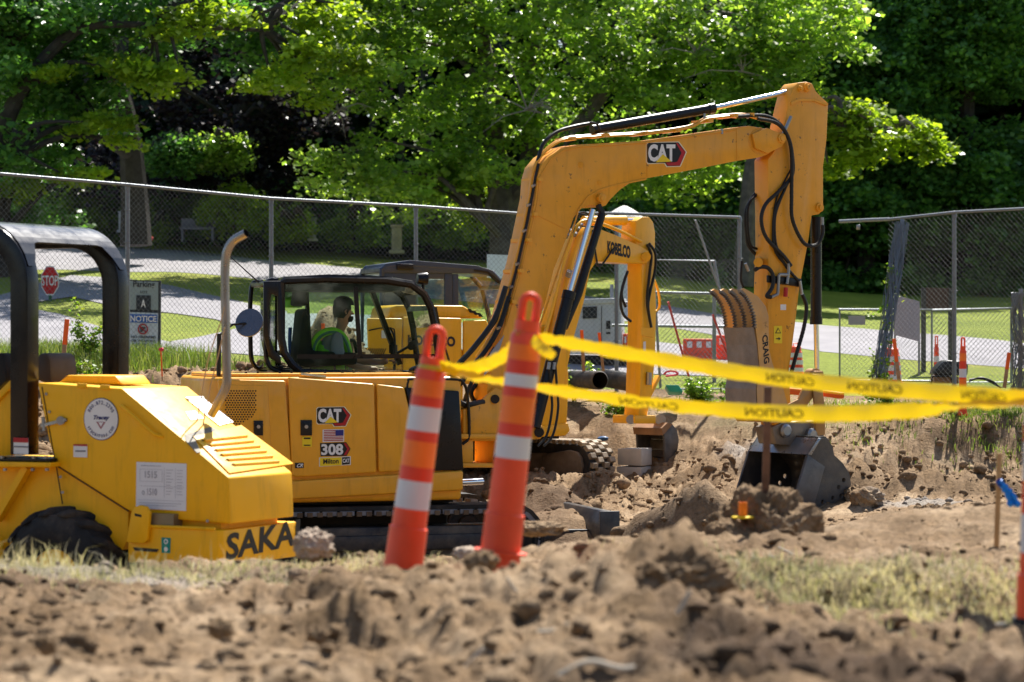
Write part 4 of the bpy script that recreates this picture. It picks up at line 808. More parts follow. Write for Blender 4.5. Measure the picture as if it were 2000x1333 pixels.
    for a, b in (((1540, 515), (1540, 532)), ((1521, 537), (1540, 537)), ((1521, 537), (1519, 575)), ((1519, 575), (1506, 581)), ((1540, 532), (1537, 555)), ((1562, 550), (1566, 575)), ((1606, 425), (1606, 448)), ((1545, 228), (1530, 262)), ((1456, 515), (1462, 530))): m.cyl(B.pp(*a, s0-.05), B.pp(*b, s0-.05), .018, 9)
    each(m, 'fitting', STEEL, S)
    MB().cyl(B.pp(1535, 562, s0-.05), B.pp(1534, 580, s0-.05), .024, 12).build('valve_cap', M('red_cap', (.5, .03, .03), .4), S)
    cyln('bucket_cylinder', (1594, 424), (1594, 632), .062, (1596, 730), .03, T)
    m = MB()
    m.lathe(B.pp(1597, 733, -.08), B.L, [(0, 0), (0, .07), (.16, .07), (.16, 0)], 16)
    for c in (s0-.06, s1+.02):
        m.pr(B, [(1584, 725), (1608, 725), (1612, 745), (1575, 795), (1535, 812), (1530, 795), (1560, 780)], c, c+.035); m.pr(B, [(1586, 730), (1604, 733), (1612, 800), (1612, 850), (1594, 852), (1592, 800)], c-.03, c)
    m.build('bucket_linkage', M('link_worn', (.42, .22, .06), .5, .2, var=.3, dust=.7), T, bevel=.008)
    # quick coupler
    m = MB(); m.pr(B, [(1508, 835), (1530, 825), (1590, 822), (1600, 845), (1604, 868), (1560, 872), (1515, 868)], -.15, .15); m.build('coupler', WORN, T, bevel=.012)
    m = MB()
    for a, b in ((1538, 842), (1590, 850)): m.lathe(B.pp(a, b, -.21), B.L, [(0, 0), (0, .05), (.02, .075), (.4, .075), (.42, 0)], 18)
    each(m, 'coupler_pin', STEEL, T, smooth=True)
    # thumb
    TH = MB(); out = [(1446, 567), (1452, 563), (1462, 568), (1481, 580), (1496, 599), (1501, 618), (1502, 681), (1508, 708), (1515, 728), (1530, 760), (1541, 800), (1536, 826), (1500, 826), (1480, 800), (1478, 760), (1484, 722), (1480, 674), (1476, 640)]
    ed = [(1476, 640), (1474, 617), (1466, 592), (1456, 576), (1446, 567)]; ser = []
    for i in range(len(ed)-1):
        for j in range(4):
            t0, t1 = j/4, (j+.5)/4; a = [ed[i][k]*(1-t0)+ed[i+1][k]*t0 for k in (0, 1)]; b = [ed[i][k]*(1-t1)+ed[i+1][k]*t1 for k in (0, 1)]; ser += [(a[0]+1.6, a[1]), (b[0]-2.2, b[1]+1)]
    t0 = -.36; base_ = [B.loc(B.pp(a, b, t0)) for a, b in out+ser[1:]]
    TD0 = thing
    th = MB()
    for i in range(4): th.prism([B.w(x, t0+.165*i, z) for x, c, z in base_], B.L*.035)
    th = th.build('thumb', M('thumb_dusty', (.62, .34, .10), .6, var=.15, dust=.6, dcol=(.42, .32, .22), chips=.9), T)
    lm = [B.loc(B.pp(a, b, t0)) for a, b in ((1474, 640), (1480, 674), (1484, 722), (1478, 760), (1480, 800))]
    w = MB(); pts = [B.w(x-.012, t0-.0, z) for x, c, z in lm]; e = B.L*.53
    for i in range(4): w.quad([pts[i], pts[i+1], pts[i+1]+e, pts[i]+e])
    w.build('thumb_plate', M('thumb_grey', (.26, .23, .20), .6, .3, var=.3, sc=5, dust=.7, bmp=.4), th)
    tx = MB()  # CRAIG written down the side plate
    text(tx, 'CRAIG', B.pp(1488, 655, t0)+nB, B.pp(1492, 712, t0)+nB, B.pp(1499, 654, t0)+nB, .03, 0, -.2); tx.build('lettering', BLKD, th)
    sr = [B.loc(B.pp(a, b, t0)) for a, b in ser]
    for i in range(4): MB().tube([B.w(x, t0+.0175+.165*i, z) for x, c, z in sr], .022, 6).build('tine_edge', WORN, th)
    tp = MB()
    for i in range(4):
        for (x, c, z) in base_[len(out)-0:][1::2]: pass
    # ---- bucket
    K0 = -.52; near = [(1590, 868), (1598, 856), (1616, 856), (1626, 873), (1629.5, 890), (1646, 905), (1659, 925), (1662, 945), (1660, 965), (1651, 980), (1635, 994), (1609, 1006), (1583, 1009), (1545, 994), (1577, 888)]
    lp = [B.loc(B.pp(a, b, K0)) for a, b in near]; wd_ = 1.02
    BK = thing
    def holed(fr, outline, holes, c, th_, m, mi):
        bm = bmesh.new(); loops = []
        for lpz in [outline]+holes:
            vs = [bm.verts.new((x, z, 0)) for x, z in lpz]; loops.append([bm.edges.new((vs[i], vs[(i+1) % len(vs)])) for i in range(len(vs))])
        bmesh.ops.triangle_fill(bm, use_beauty=True, edges=[e for l in loops for e in l]); bm.verts.index_update()
        vs = [(v.co.x, v.co.y) for v in bm.verts]; fs = [tuple(v.index for v in f.verts) for f in bm.faces]; bm.free()
        m.add([fr.w(x, c, z) for x, z in vs], fs, mi); m.add([fr.w(x, c+th_, z) for x, z in vs], fs, mi)
        for lpz in [outline]+holes:
            n = len(lpz); m.add([fr.w(x, c, z) for x, z in lpz]+[fr.w(x, c+th_, z) for x, z in lpz], [(i, (i+1) % n, n+(i+1) % n, n+i) for i in range(n)], mi)
    hp = [(1648, 938), (1638, 952), (1643, 969), (1627, 973), (1606.6, 981), (1621, 989), (1593, 995)]
    hl = []
    for a, b in hp: x, c, z = B.loc(B.pp(a, b, K0)); hl.append(arc(x, z, .026, 0, 330, 11))
    o2 = [(x, z) for x, c, z in lp]
    bk_ = MB(); holed(B, o2, hl, K0, .022, bk_, 1); holed(B, o2, hl, K0+wd_-.022, .022, bk_, 0)
    shell = [lp[i] for i in (1, 2, 3, 4, 5, 6, 7, 8, 9, 10, 11, 12, 13)]
    for i in range(len(shell)-1):
        (x0, _, z0), (x1, _, z1) = shell[i], shell[i+1]; bk_.prism([B.w(x0, K0+.02, z0), B.w(x1, K0+.02, z1), B.w(x1*.99+.01*lp[0][0], K0+.02, z1+.015), B.w(x0*.99+.01*lp[0][0], K0+.02, z0+.015)], B.L*(wd_-.04))
    bko = bk_.build('bucket', [BUCK, M('bucket_side', (.075, .075, .075), .5, .3, var=.3, sc=4, dust=.6, dcol=(.22, .18, .13), bmp=.2)], T)
    m = MB(); m.prism([B.w(x, K0-.01, z) for x, c, z in (lp[14], lp[0], lp[1], (lp[1][0]+.04, 0, lp[1][2]+.0), (lp[14][0]+.05, 0, lp[14][2]-.01))], B.L*(wd_+.02)); m.build('bucket_lip', M('blade_steel', (.28, .3, .33), .3, .7, var=.2, dust=.2), bko, bevel=.005)
    m = MB()
    for c in (K0-.012, K0+wd_-.01):
        pl_ = [B.loc(B.pp(a, b, K0)) for a, b in ((1577, 889), (1610, 912), (1583, 1008), (1545, 994))]
        m.prism([B.w(x, c, z) for x, _, z in pl_], B.L*.02)
    each(m, 'side_cutter', M('cutter_steel', (.12, .12, .125), .42, .4, var=.3, dust=.5, dcol=(.3, .26, .2)), bko, bevel=.003)
    m = MB()
    for c in (-.13, .11): m.pr(B, [(1555, 838), (1600, 835), (1612, 856), (1600, 885), (1568, 892)], c, c+.03)
    each(m, 'bucket_ear', BUCK, bko, bevel=.006)
    return T, A, B
CAT, FA, FB = cat_excavator()
# ---------------------------------------------------------------- the second excavator, far side of the pit
def second_excavator():
    A = Fr(900, 31.0, 18); B = Fr(1200, 32.0, 42); C = Fr(1125, 31.6, -42)
    nA, nB = -A.L*.004, -B.L*.004; g = A.w(0, 1.1, -.66)
    T = thing('excavator', 'smaller looking yellow excavator with a black cab behind the first, bucket beside concrete blocks', 'excavator', g)
    lx = lambda px, c=0: A.loc(A.pp(px, 700, c))[0]
    x0, x1 = lx(716), lx(1108)
    plan = [(x0, .05), (x1-.3, .0), (x1-.08, .08), (x1, .35), (x1, .9), (x1-.3, 1.0), (x1-.3, 2.1), (x0+.3, 2.1), (x0-.1, 1.7), (x0-.2, 1.1), (x0-.12, .5)]
    MB().prism([A.w(x, c, -.1) for x, c in plan], (0, 0, .05)).build('base_frame', BLKM, T)
    MB().prism([A.w(x, c, -.04) for x, c in [(a, b) if a < lx(905) else (lx(906), max(b, .0)) for a, b in plan][:1]+[(lx(906), .0), (lx(906), 1.05), (x0+.3, 1.05), (x0-.1, .9), (x0-.12, .4)]], (0, 0, CZ+.10-.02-.12)).build('house', KOBY, T, bevel=.05, seg=3)
    for q in ([(718, 622), (787, 622), (784, 722), (722, 722)], [(788, 619), (902, 622), (902, 745), (787, 745)], [(906, 627), (950, 625), (985, 700), (1000, 760), (905, 750)]):
        MB().pr(A, q, -.02, .05).build('side_door', KOBY, T, bevel=.02, seg=3)
    MB().pr(A, [(757, 622), (763, 600), (775, 596), (905, 597), (945, 622)], .08, .95).build('engine_hood', KOBY, T, bevel=.03, seg=3)
    m = MB()
    for i in range(3): m.pr(A, [(914+i*9, 603+i*4), (920+i*9, 604+i*4), (926+i*9, 612+i*4), (919+i*9, 611+i*4)], .05, .079)
    each(m, 'hood_vent', BLKM, T)
    MB().pr(A, [(985, 640), (1060, 636), (1095, 645), (1108, 680), (1112, 740), (1110, 800), (1108, 835), (985, 845)], -.06, .5).build('front_housing', KOBY, T, bevel=.04, seg=3)
    MB().pr(A, [(1000, 838), (1110, 826), (1114, 842), (1105, 852), (1000, 856)], -.08, .5).build('side_skirt', KOBY, T, bevel=.02)
    m = MB()
    for r in range(2):
        for i in range(6): x = 1036-r*6+i*4.5; y = 690+r*24+i*-.5; m.quad([A.pp(x, y, -.065)+nA, A.pp(x+2, y, -.065)+nA, A.pp(x-3, y+13, -.065)+nA, A.pp(x-5, y+13, -.065)+nA])
    for r in range(2):
        for i in range(9): x = 716+i*4.2; y = 681+r*22; m.quad([A.pp(x+3, y, -.025)+nA, A.pp(x+5, y, -.025)+nA, A.pp(x-1, y+13, -.025)+nA, A.pp(x-3, y+13, -.025)+nA])
    m.build('vent_slots', BLKM, T)
    m = MB(); m.tube(spline([A.pp(a, b, -.025) for a, b in ((720, 646), (745, 641), (765, 642), (771, 650), (772, 700), (770, 730), (758, 742))], 4), .008, 6); m.build('door_seal', BLKM, T)
    m = MB().quad([A.pp(a, b, -.025)+nA for a, b in ((745, 646), (764, 646), (764, 661), (745, 661))]); m.build('sticker', WHT, T)
    tx = MB(); text(tx, 'KOBELCO', A.pp(796, 674.5, -.02)+nA*2, A.pp(889, 678, -.02)+nA*2, A.pp(796, 654, -.02)+nA*2, .045); tx.build('lettering', M('navy_letter', (.02, .02, .035), .4), T)
    m = MB().pr(A, [(1047, 725), (1056, 725), (1056, 737), (1047, 737)], -.08, -.06); m.build('door_latch', BLK, T)
    # cab on the far side
    c0, c1 = 1.15, 2.1; pr_ = [(746, 527), (752, 520), (800, 518), (930, 527), (962, 534), (985, 560), (1000, 620), (1005, 700), (745, 690)]
    P = [A.loc(A.pp(a, b, c0)) for a, b in pr_]; DGR = M('cab_dark_blue_grey', (.04, .055, .09), .35, var=.1)
    m = MB()
    for cc in (c0, c1): m.tube([A.w(p[0], cc, p[2]) for p in P], .035, 8, closed=True)
    m.prism([A.w(P[i][0], c0-.03, P[i][2]+dz) for i, dz in ((0, -.04), (3, -.05), (4, -.03), (4, .03), (3, .05), (2, .06), (1, .03))], A.L*(c1-c0+.06))
    for i in (0, 4, 5, 6): m.beam(A.w(P[i][0], c0, P[i][2]), A.w(P[i][0], c1, P[i][2]), .06, .06)
    m.build('cab_frame', DGR, T, bevel=.01)
    pl = lambda px, z: (A.loc(A.pp(px, 600, c0))[0], z)
    m = MB(); zz = lambda py: A.loc(A.pp(800, py, c0))[2]
    m.fbox(A, pl(744, 0)[0], pl(812, 0)[0], c0-.01, c0+.03, zz(690), zz(529)); m.fbox(A, pl(868, 0)[0], pl(884, 0)[0], c0-.01, c0+.03, zz(690), zz(533)); m.fbox(A, pl(812, 0)[0], pl(868, 0)[0], c0-.01, c0+.03, zz(545), zz(531)); m.fbox(A, pl(884, 0)[0], pl(895, 0)[0], c0-.015, c0+.02, zz(690), zz(535)); m.build('cab_panel', DGR, T, bevel=.01)
    MB().prism([A.w(p[0], c0+.01, p[2]) for p in P], A.L*.005).build('side_window', GLS, T); MB().prism([A.w(p[0], c1-.01, p[2]) for p in P], A.L*.005).build('side_window', GLS, T)
    MB().pr(A, [(776, 515), (808, 516), (808, 528), (776, 527)], c0-.08, c0+.1).build('roof_lamp', BLK, T, bevel=.01)
    m = MB()
    for i in range(3): m.tube([A.pp(925, 528-i*3, c0-.02+.1*i), A.pp(952, 532-i*2, c0-.02+.1*i), A.pp(975, 552, c0-.02+.1*i)], .022, 6)
    m.build('visor_guard', BLKM, T)
    st = MB(); sx = P[0][0]+.5; st.prism([A.w(sx+a, 1.4, z) for a, z in ((0, .8), (.06, 1.5), (.18, 1.5), (.2, .95), (.6, .9), (.6, .8))], A.L*.45); st.build('seat', BLKM, T, bevel=.02)
    # boom
    b0, b1 = -.17, .17
    boom = [(1060, 760), (1078, 700), (1096, 610), (1118, 510), (1132, 465), (1146, 444), (1165, 445), (1205, 460), (1250, 480), (1266, 489), (1273, 503), (1264, 516), (1235, 515), (1166, 511), (1153, 530), (1141, 590), (1120, 665), (1100, 760)]
    bo = MB().pr(B, boom, b0, b1).build('boom', KOBY, T, bevel=.015)
    for i in range(5):
        c = b0+.02+i*.07; q = [(1050-i*0, 690), (1072, 620), (1100, 510), (1116, 462), (1133, 434), (1160, 434), (1205, 450), (1250, 472)]
        MB().tube(spline([B.pp(a+2, b, c) for a, b in q[:5 if i % 2 else 8]], 4), .022, 8).build('hydraulic_line', KOBY, bo, smooth=True)
    tx = MB(); text(tx, 'KOBELCO', B.pp(1186, 495, b0)+nB, B.pp(1231, 506, b0)+nB, B.pp(1186, 470, b0)+nB, .05); tx.build('lettering', BLKD, bo)
    m = MB(); m.cyl(B.pp(1262, 502, b0-.05), B.pp(1262, 502, b0), .06, 16); m.cyl(B.pp(1262, 502, b0-.055), B.pp(1262, 502, b0-.05), .03, 12); each(m, 'pin', KOBY, bo, smooth=True)
    m = MB()
    for a, b in ((1110, 455), (1118, 447), (1128, 452), (1106, 465), (1122, 462), (1133, 445)): m.cyl(B.pp(a, b, b0), B.pp(a+4, b-7, b0-.05), .018, 8)
    m.cyl(B.pp(1110, 540, b0-.02), B.pp(1113, 530, b0-.06), .04, 10); each(m, 'fitting', STEEL, bo)
    for pl_ in ([(1112, 452), (1120, 425), (1136, 415), (1150, 418)], [(1118, 455), (1130, 422), (1146, 421)], [(1160, 470), (1158, 450), (1164, 500), (1172, 520), (1200, 484)]): MB().tube(spline([B.pp(a, b, b0-.02) for a, b in pl_], 5), .012, 7).build('hose', HOSE, bo, smooth=True)
    o = MB().cyl(B.pp(1140, 432, 0), B.pp(1220, 431, 0), .062, 18).build('stick_cylinder', KOBY, T, smooth=True); MB().cyl(B.pp(1220, 431, 0), B.pp(1256, 431, 0), .03, 14).build('rod', CHR, o, smooth=True)
    stick = [(1240, 470), (1243, 432), (1254, 424), (1268, 424), (1276, 434), (1280, 455), (1279, 520), (1282, 600), (1280, 700), (1272, 775), (1262, 822), (1246, 822), (1250, 770), (1254, 640), (1253, 515)]
    S = MB().pr(B, stick, -.13, .13).build('stick', KOBY, T, bevel=.01)
    m = MB(); m.pr(B, [(1252, 640), (1278, 640), (1276, 660), (1252, 655)], -.14, -.131); m.build('flange', KOBY, S)
    MB().quad([B.pp(a, b, -.13)+nB for a, b in ((1256, 668), (1261, 667), (1261, 688), (1256, 689))]).build('sticker', WHT, S)
    for pl_ in ([(1264, 478), (1272, 500), (1268, 540), (1264, 590), (1270, 630)], [(1268, 476), (1280, 496), (1279, 530), (1270, 570), (1266, 600), (1272, 640)], [(1226, 530), (1216, 560), (1212, 590), (1218, 615), (1232, 628)], [(1222, 540), (1214, 575), (1222, 600)]): MB().tube(spline([B.pp(a, b, -.17) for a, b in pl_], 6), .018, 8).build('hose', HOSE, S, smooth=True)
    m = MB(); m.tube(spline([B.pp(a, b, -.05) for a, b in ((1278, 548), (1286, 570), (1288, 600), (1276, 612))], 4), .018, 6); m.build('guard_loop', KOBY, S); m = MB(); m.cyl(B.pp(1268, 728, -.16), B.pp(1267, 752, -.16), .035, 10); each(m, 'fitting', STEEL, S)
    m = MB(); m.beam(B.pp(1287, 735, -.1), B.pp(1264, 780, -.1), .05, .05); m.beam(B.pp(1284, 735, .1), B.pp(1262, 780, .1), .05, .05); m.build('bucket_linkage', KOBY, T, bevel=.008)
    # bucket, mouth towards us
    D = Fr(1275, 32.2, 50)
    m = MB(); m.pr(B, [(1240, 812), (1281, 812), (1281, 828), (1240, 828)], -.2, .2); m.build('coupler', KOBY, T, bevel=.01)
    m = MB(); m.cyl(B.pp(1290, 820, -.2), B.pp(1290, 820, .2), .07, 16); m.cyl(B.pp(1232, 820, -.15), B.pp(1232, 820, .2), .06, 16); each(m, 'coupler_pin', STEEL, T, smooth=True)
    near = [(1297, 846), (1303, 832), (1313, 829), (1322, 840), (1326, 860), (1323, 880), (1312, 895), (1308, 925), (1301, 938), (1300, 900)]
    lp = [B.loc(B.pp(a, b, -.3)) for a, b in near]; m = MB()
    for c in (-.3, .18): m.prism([B.w(x, c, z) for x, _, z in lp], B.L*.03)
    for i in range(1, 8): m.prism([B.w(lp[i][0], -.28, lp[i][2]), B.w(lp[i+1][0], -.28, lp[i+1][2]), B.w(lp[i+1][0]-.02, -.28, lp[i+1][2]+.01), B.w(lp[i][0]-.02, -.28, lp[i][2]-.01)], B.L*.46)
    bk = m.build('bucket', M('bucket_grey', (.10, .095, .09), .5, .3, var=.4, sc=7, dust=.4), T, bevel=.004)
    m = MB(); m.prism([B.w(x, -.31, z) for x, z in ((lp[0][0]-.05, lp[0][2]+.06), (lp[1][0], lp[1][2]+.04), (lp[2][0], lp[2][2]), (lp[0][0]-.03, lp[0][2]-.03))], B.L*.52); m.build('bucket_lip', M('rusty_steel', (.3, .17, .09), .6, .3, var=.3, dust=.4), bk)
    # tracks, heading towards the camera's right
    def tr(cc, w):
        x1 = C.loc(C.pp(1122, 905, cc))[0]; zb, zt = -.70, -.17; pts = []
        for i in range(11): a = R(90-18*i); pts.append((x1+.25*math.cos(a), (zb+zt)/2+(zt-zb)/2*math.sin(a)))
        for i in range(11): a = R(270-18*i); pts.append((x1-1.9+.25*math.cos(a), (zb+zt)/2+(zt-zb)/2*math.sin(a)))
        m = MB(); n = len(pts); m.prism([C.w(x, cc, z) for x, z in pts], C.L*w)
        bo = m.build('track', RUB, T, bevel=.012, seg=1)
        m = MB(); L = [V((x, 0, z)) for x, z in pts]
        seg = [(L[(i+1) % n]-L[i]).length for i in range(n)]; tot = sum(seg); k = int(tot/.105)
        for i in range(k):
            d = tot*i/k; q = 0
            while d > seg[q]: d -= seg[q]; q += 1
            t = (L[(q+1) % n]-L[q]).normalized(); p = L[q]+t*d; N_ = V((t.z, 0, -t.x)); T3 = C.F*t.x+V((0, 0, t.z)); N3 = C.F*(-t.z)+V((0, 0, t.x))
            for j in range(4): m.box(C.w(p.x, cc+w*(j+.5)/4, p.z)+N3*.018+T3*.03*((j % 2)*2-1), .07, w*.225, .055, T3, C.L, N3)
        m.build('track_pads', M('muddy_tread', (.3, .24, .17), .7, var=.5, sc=9, dust=.4), bo, bevel=.006, seg=1)
        m = MB(); xc = x1
        m.prism([C.w(xc+x, cc-.05, (zb+zt)/2+z) for x, z in [(-.5, .12), (-.05, .19)]+[(.16*math.cos(R(a))-.0, .19*math.sin(R(a))) for a in (60, 30, 0, -30, -60)]+[(-.05, -.2), (-.5, -.12)]], C.L*.06); m.prism([C.w(xc+x, cc-.02, (zb+zt)/2+z) for x, z in ((-1.8, .1), (-.45, .14), (-.45, -.14), (-1.8, -.12))], C.L*.1)
        m.build('track_frame', M('muddy_frame', (.12, .09, .065), .7, .2, var=.5, dust=.6), bo, bevel=.02)
        return x1
    tr(0, .45); x1 = tr(1.6, .45)
    MB().fbox(C, x1-1.6, x1-.3, .3, 1.7, -.5, -.16).build('chassis', BLKM, T, bevel=.03)
    MB().cyl(A.w(.2, 1.1, -.2), A.w(.2, 1.1, -.09), .5, 30).build('slew_ring', BLKM, T)
    MB().fbox(C, x1-.35, x1+.02, .3, .75, -.17, -.08).build('step', KOBY, T, bevel=.02)
    return T
KOB = second_excavator()
# ---------------------------------------------------------------- the soil roller in the left foreground
def roller():
    A = Fr(446, 17.0, -27); nA = -A.L*.003; nF = A.F*.003
    T = thing('road_roller', 'bright yellow soil roller with a black roll bar and upright exhaust in the left foreground', 'roller', A.w(-1.2, .45, -.93))
    L = lambda px, py, c=0: A.loc(A.pp(px, py, c))
    hw = .80
    # engine hood: side profile swept across
    side = [(73, 748), (237, 759), (446, 934), (449.5, 1024), (300, 1012), (251, 998), (108, 908), (95, 860)]
    MB().pr(A, side, 0, hw).build('engine_hood', ROLY, T, bevel=.012, seg=3)
    MB().pr(A, [(130, 733), (225, 734), (240, 752), (110, 750)], .25, .6).build('hood_bump', ROLY, T, bevel=.015)
    MB().pr(A, [(-160, 905), (104, 908), (108, 909), (251, 998), (250, 1050), (240, 1075), (-160, 1090)], .03, hw-.03).build('side_frame', ROLY, T, bevel=.01)
    m = MB()
    for a, b in (((82, 756), (108, 906)), ((108, 908), (251, 999)), ((110, 912), (122, 985))): m.tube([A.pp(*a, -.001), A.pp(*b, -.001)], .0045, 5)
    m.build('panel_gap', BLKM, T)
    m = MB().tube(spline([A.pp(a, b, c) for a, b, c in ((239, 796, .0), (237, 793, -.035), (250, 804, -.04), (288, 838, -.04), (302, 849, -.035), (318, 853, .0))], 5), .011, 8); m.build('hood_handle', ROLY, T, smooth=True)
    m = MB(); m.beam(A.pp(81, 832, -.01), A.pp(130, 820, -.01), .018, .02); m.cyl(A.pp(118, 822, -.0), A.pp(118, 822, -.03), .03, 10); m.cyl(A.pp(84, 815, -.012), A.pp(86, 842, -.012), .012, 8); m.build('hood_latch', STEEL, T)
    m = MB()
    for px, py in ((118, 932), (122, 962), (262, 1003), (300, 1008), (340, 1012), (405, 1018), (90, 770), (96, 805)): m.cyl(A.pp(px, py, .0), A.pp(px, py, -.012), .011, 6)
    each(m, 'bolt', STEEL, T)
    m = MB()
    for px, py in ((160, 753), (205, 756)): m.beam(A.pp(px-9, py, -.006), A.pp(px+9, py+1, -.006), .014, .03)
    each(m, 'hinge', ROLY, T, bevel=.003)
    # slope plane helper on the rear slope
    a0, a1, a2 = A.pp(237, 759, 0), A.pp(446, 934, 0), A.pp(237, 759, 0)+A.L*hw; sn = (a1-a0).cross(a2-a0).normalized()
    if sn.z < 0: sn = -sn
    def sp(px, py, k=.004):
        r = V(((px-1000)/FPX, 1, -(py-666.5)/FPX)); C = V((0, 0, CZ)); return C+r*((a0-C).dot(sn)/r.dot(sn))+sn*k
    m = MB(); m.prism([sp(a, b, .001) for a, b in ((376, 855), (470, 833), (572, 908), (447, 927))], sn*.010); m.build('vent_cover', ROLY, T, bevel=.003)
    m = MB()
    for i in range(6):
        t = i/5; a = (394+57*t, 862+47*t); b = (477+62*t, 853+50*t); m.prism([sp(*a, .012), sp(*b, .012), sp(b[0]-3, b[1]+3.2, .012), sp(a[0]-2, a[1]+3.2, .012)], sn*.002)
    m.build('vent_slots', M('slot_dark', (.08, .035, .004), .8), T)
    m = MB(); 
    for i in range(6):
        t = i/5; a = (397+57*t, 864.5+47*t); b = (480+62*t, 855.5+50*t); m.tube([sp(*a, .014), sp(*b, .014)], .012, 6)
    m.build('louvre', ROLY, T, smooth=True)
    m = MB(); m.prism([sp(a, b, .001) for a, b in ((361, 778), (392, 776), (455, 826), (428, 833), (405, 815))], sn*.006); m.prism([sp(a, b, .001) for a, b in ((362, 806), (380, 804), (398, 818), (372, 822))], sn*.004); m.build('heat_shield', M('silver_plate', (.78, .78, .8), .3, .6, var=.05), T)
    m = MB(); m.prism([sp(a, b, .001) for a, b in ((360, 850), (412, 835), (434, 846), (378, 855), (392, 885), (384, 886), (362, 862))], sn*.004); m.build('slope_grey_band', M('band_grey', (.16, .14, .10), .6), T)  # thin grey angled band laid on the slope below the exhaust
    m = MB()
    for a, b in ((366, 781), (394, 779), (448, 824)): m.cyl(sp(a, b, .006), sp(a, b, .014), .012, 8)
    each(m, 'bolt', STEEL, T)
    # exhaust
    ec = .52; E = lambda a, b: A.pp(a, b, ec)
    ex = MB().tube(spline([E(a, b) for a, b in ((412, 812), (430, 780), (441, 756), (443, 730), (441, 640), (439.5, 560), (440, 515), (444, 490), (457, 470), (481, 456))], 6), .031, 18, cap=False).build('exhaust_pipe', M('exhaust_steel', (.30, .27, .25), .3, .85, var=.2, sc=3), T, smooth=True)
    MB().tube(spline([E(a, b) for a, b in ((456, 470.5), (481.5, 455.5))], 2), .026, 14, cap=False).build('pipe_bore', BLKM, ex)
    for pl in ([(438, 600), (431, 630), (405, 710), (382, 840)], [(439, 640), (425, 700), (410, 760), (396, 832)]): MB().tube(spline([A.pp(a, b, ec-.1) for a, b in pl], 6), .0045, 6).build('cord', M('tan_cord', (.42, .3, .18), .8), T)
    # decals
    lo = A.pp(198, 819, -.002); X = A.F; cr = .145; Z = V((0, 0, 1))
    m = MB(); m.disc(lo+nA, A.L, cr, 40, 1, x=X); m.disc(lo+nA*1.6, A.L, cr*.965, 40, 0, x=X)
    def arctext(s, r, a0, a1, h, flip=1):
        n = len(s)
        for i, ch in enumerate(s):
            if ch == ' ': continue
            a = R(a0+(a1-a0)*(i+.5)/n); c = lo+(X*math.cos(a)+Z*math.sin(a))*r+nA*2.2; t = (X*math.sin(a)-Z*math.cos(a))*flip; u = (X*math.cos(a)+Z*math.sin(a))*flip; w = abs(R(a1-a0))*r/n*.78
            if ch in '.-': w *= .4
            hh = h*(.2 if ch in '.-' else 1); text(m, ch, c-t*w/2-u*h/2, c+t*w/2-u*h/2, c-t*w/2-u*(h/2-hh), .02, 1)
    arctext('800-872-2290', .113, 155, 25, .026); arctext('traceyroad.com', .115, 205, 335, .022, -1)
    text(m, 'Tracey', lo-X*.068-Z*.012+nA*2.2, lo+X*.068-Z*.012+nA*2.2, lo-X*.06+Z*.026+nA*2.2, .05, 1, .15)
    m.quad([lo+X*a+Z*b+nA*2 for a, b in ((-.04, -.018), (.04, -.018), (0, -.07))], 2); m.quad([lo+X*a+Z*b+nA*2.1 for a, b in ((-.022, -.022), (.022, -.022), (0, -.052))], 0)
    m.build('logo_disc', [WHT, M('logo_navy', (.03, .035, .14), .5), M('logo_greyred', (.3, .1, .12), .5)], T)
    def dec(q, m_, c=-.001, k=1): return MB().quad([A.pp(a, b, c)+nA*k for a, b in q])
    s = dec([(144, 868), (171, 868), (171, 894), (144, 893)], 0).build('warning_label', WHT, T); dec([(144, 868), (171, 868), (171, 872), (144, 871)], 0, k=1.8).build('print', REDD, s)
    m = dec([(148, 880), (168, 880), (168, 883), (148, 883)], 0, k=1.8); m.build('print', M('grey_print', (.2, .2, .22), .6), s)
    s = dec([(267, 902.5), (365, 906), (364, 998.5), (266, 993)], 0).build('paper_sheet', M('laminated_paper', (.72, .73, .76), .35, var=.03), T)
    m = MB(); gp = M('grey_print', (.2, .2, .22), .6)
    P = lambda a, b, k=2: A.pp(266+99*a, 903+91*b+3.5*a, -.001)+nA*k
    def ln(a0, b0, a1, b1, w=.006): m.quad([P(a0, b0), P(a1, b1), P(a1+(w if a0 == a1 else 0), b1+(w if b0 == b1 else 0)), P(a0+(w if a0 == a1 else 0), b0+(w if b0 == b1 else 0))])
    for q in ((.08, .14, .52, .14), (.08, .4, .52, .4), (.08, .14, .08, .4), (.52, .14, .52, .4), (.05, .8, .95, .8), (.08, .5, .95, .5), (.56, .1, .56, .75), (.78, .1, .78, .75)): ln(*q)
    text(m, '1515', P(.18, .33), P(.42, .33), P(.18, .18), .02); text(m, 'o 1510', P(.12, .70), P(.42, .70), P(.12, .55), .02)
    for i in range(9): ln(.60, .14+i*.065, .74-.03*(i % 3), .14+i*.065, .012); ln(.81, .14+i*.065, .93-.02*(i % 2), .14+i*.065, .012)
    for i in range(2): ln(.06, .86+i*.05, .9-.1*i, .86+i*.05, .01)
    ln(.1, .06, .5, .06, .015); m.build('print', M('pale_print', (.42, .42, .47), .6), s)
    # rear bumper / counterweight
    co_ = -.07; cw = hw+.10
    xr = L(432, 1035, co_)[0]+.0; xb = L(250, 1060, co_)[0]
    zt = L(432, 1037, co_)[2]; zb = L(432, 1108, co_)[2]
    m = MB(); m.prism([A.w(x, c, zb) for x, c in ((xb, co_), (xr-.03, co_), (xr, co_+.03), (xr, cw-.03), (xr-.03, cw), (xb, cw))], V((0, 0, zt-zb))); bp = m.build('counterweight', ROLY, T, bevel=.008)
    xq = L(290, 1030, co_)[0]
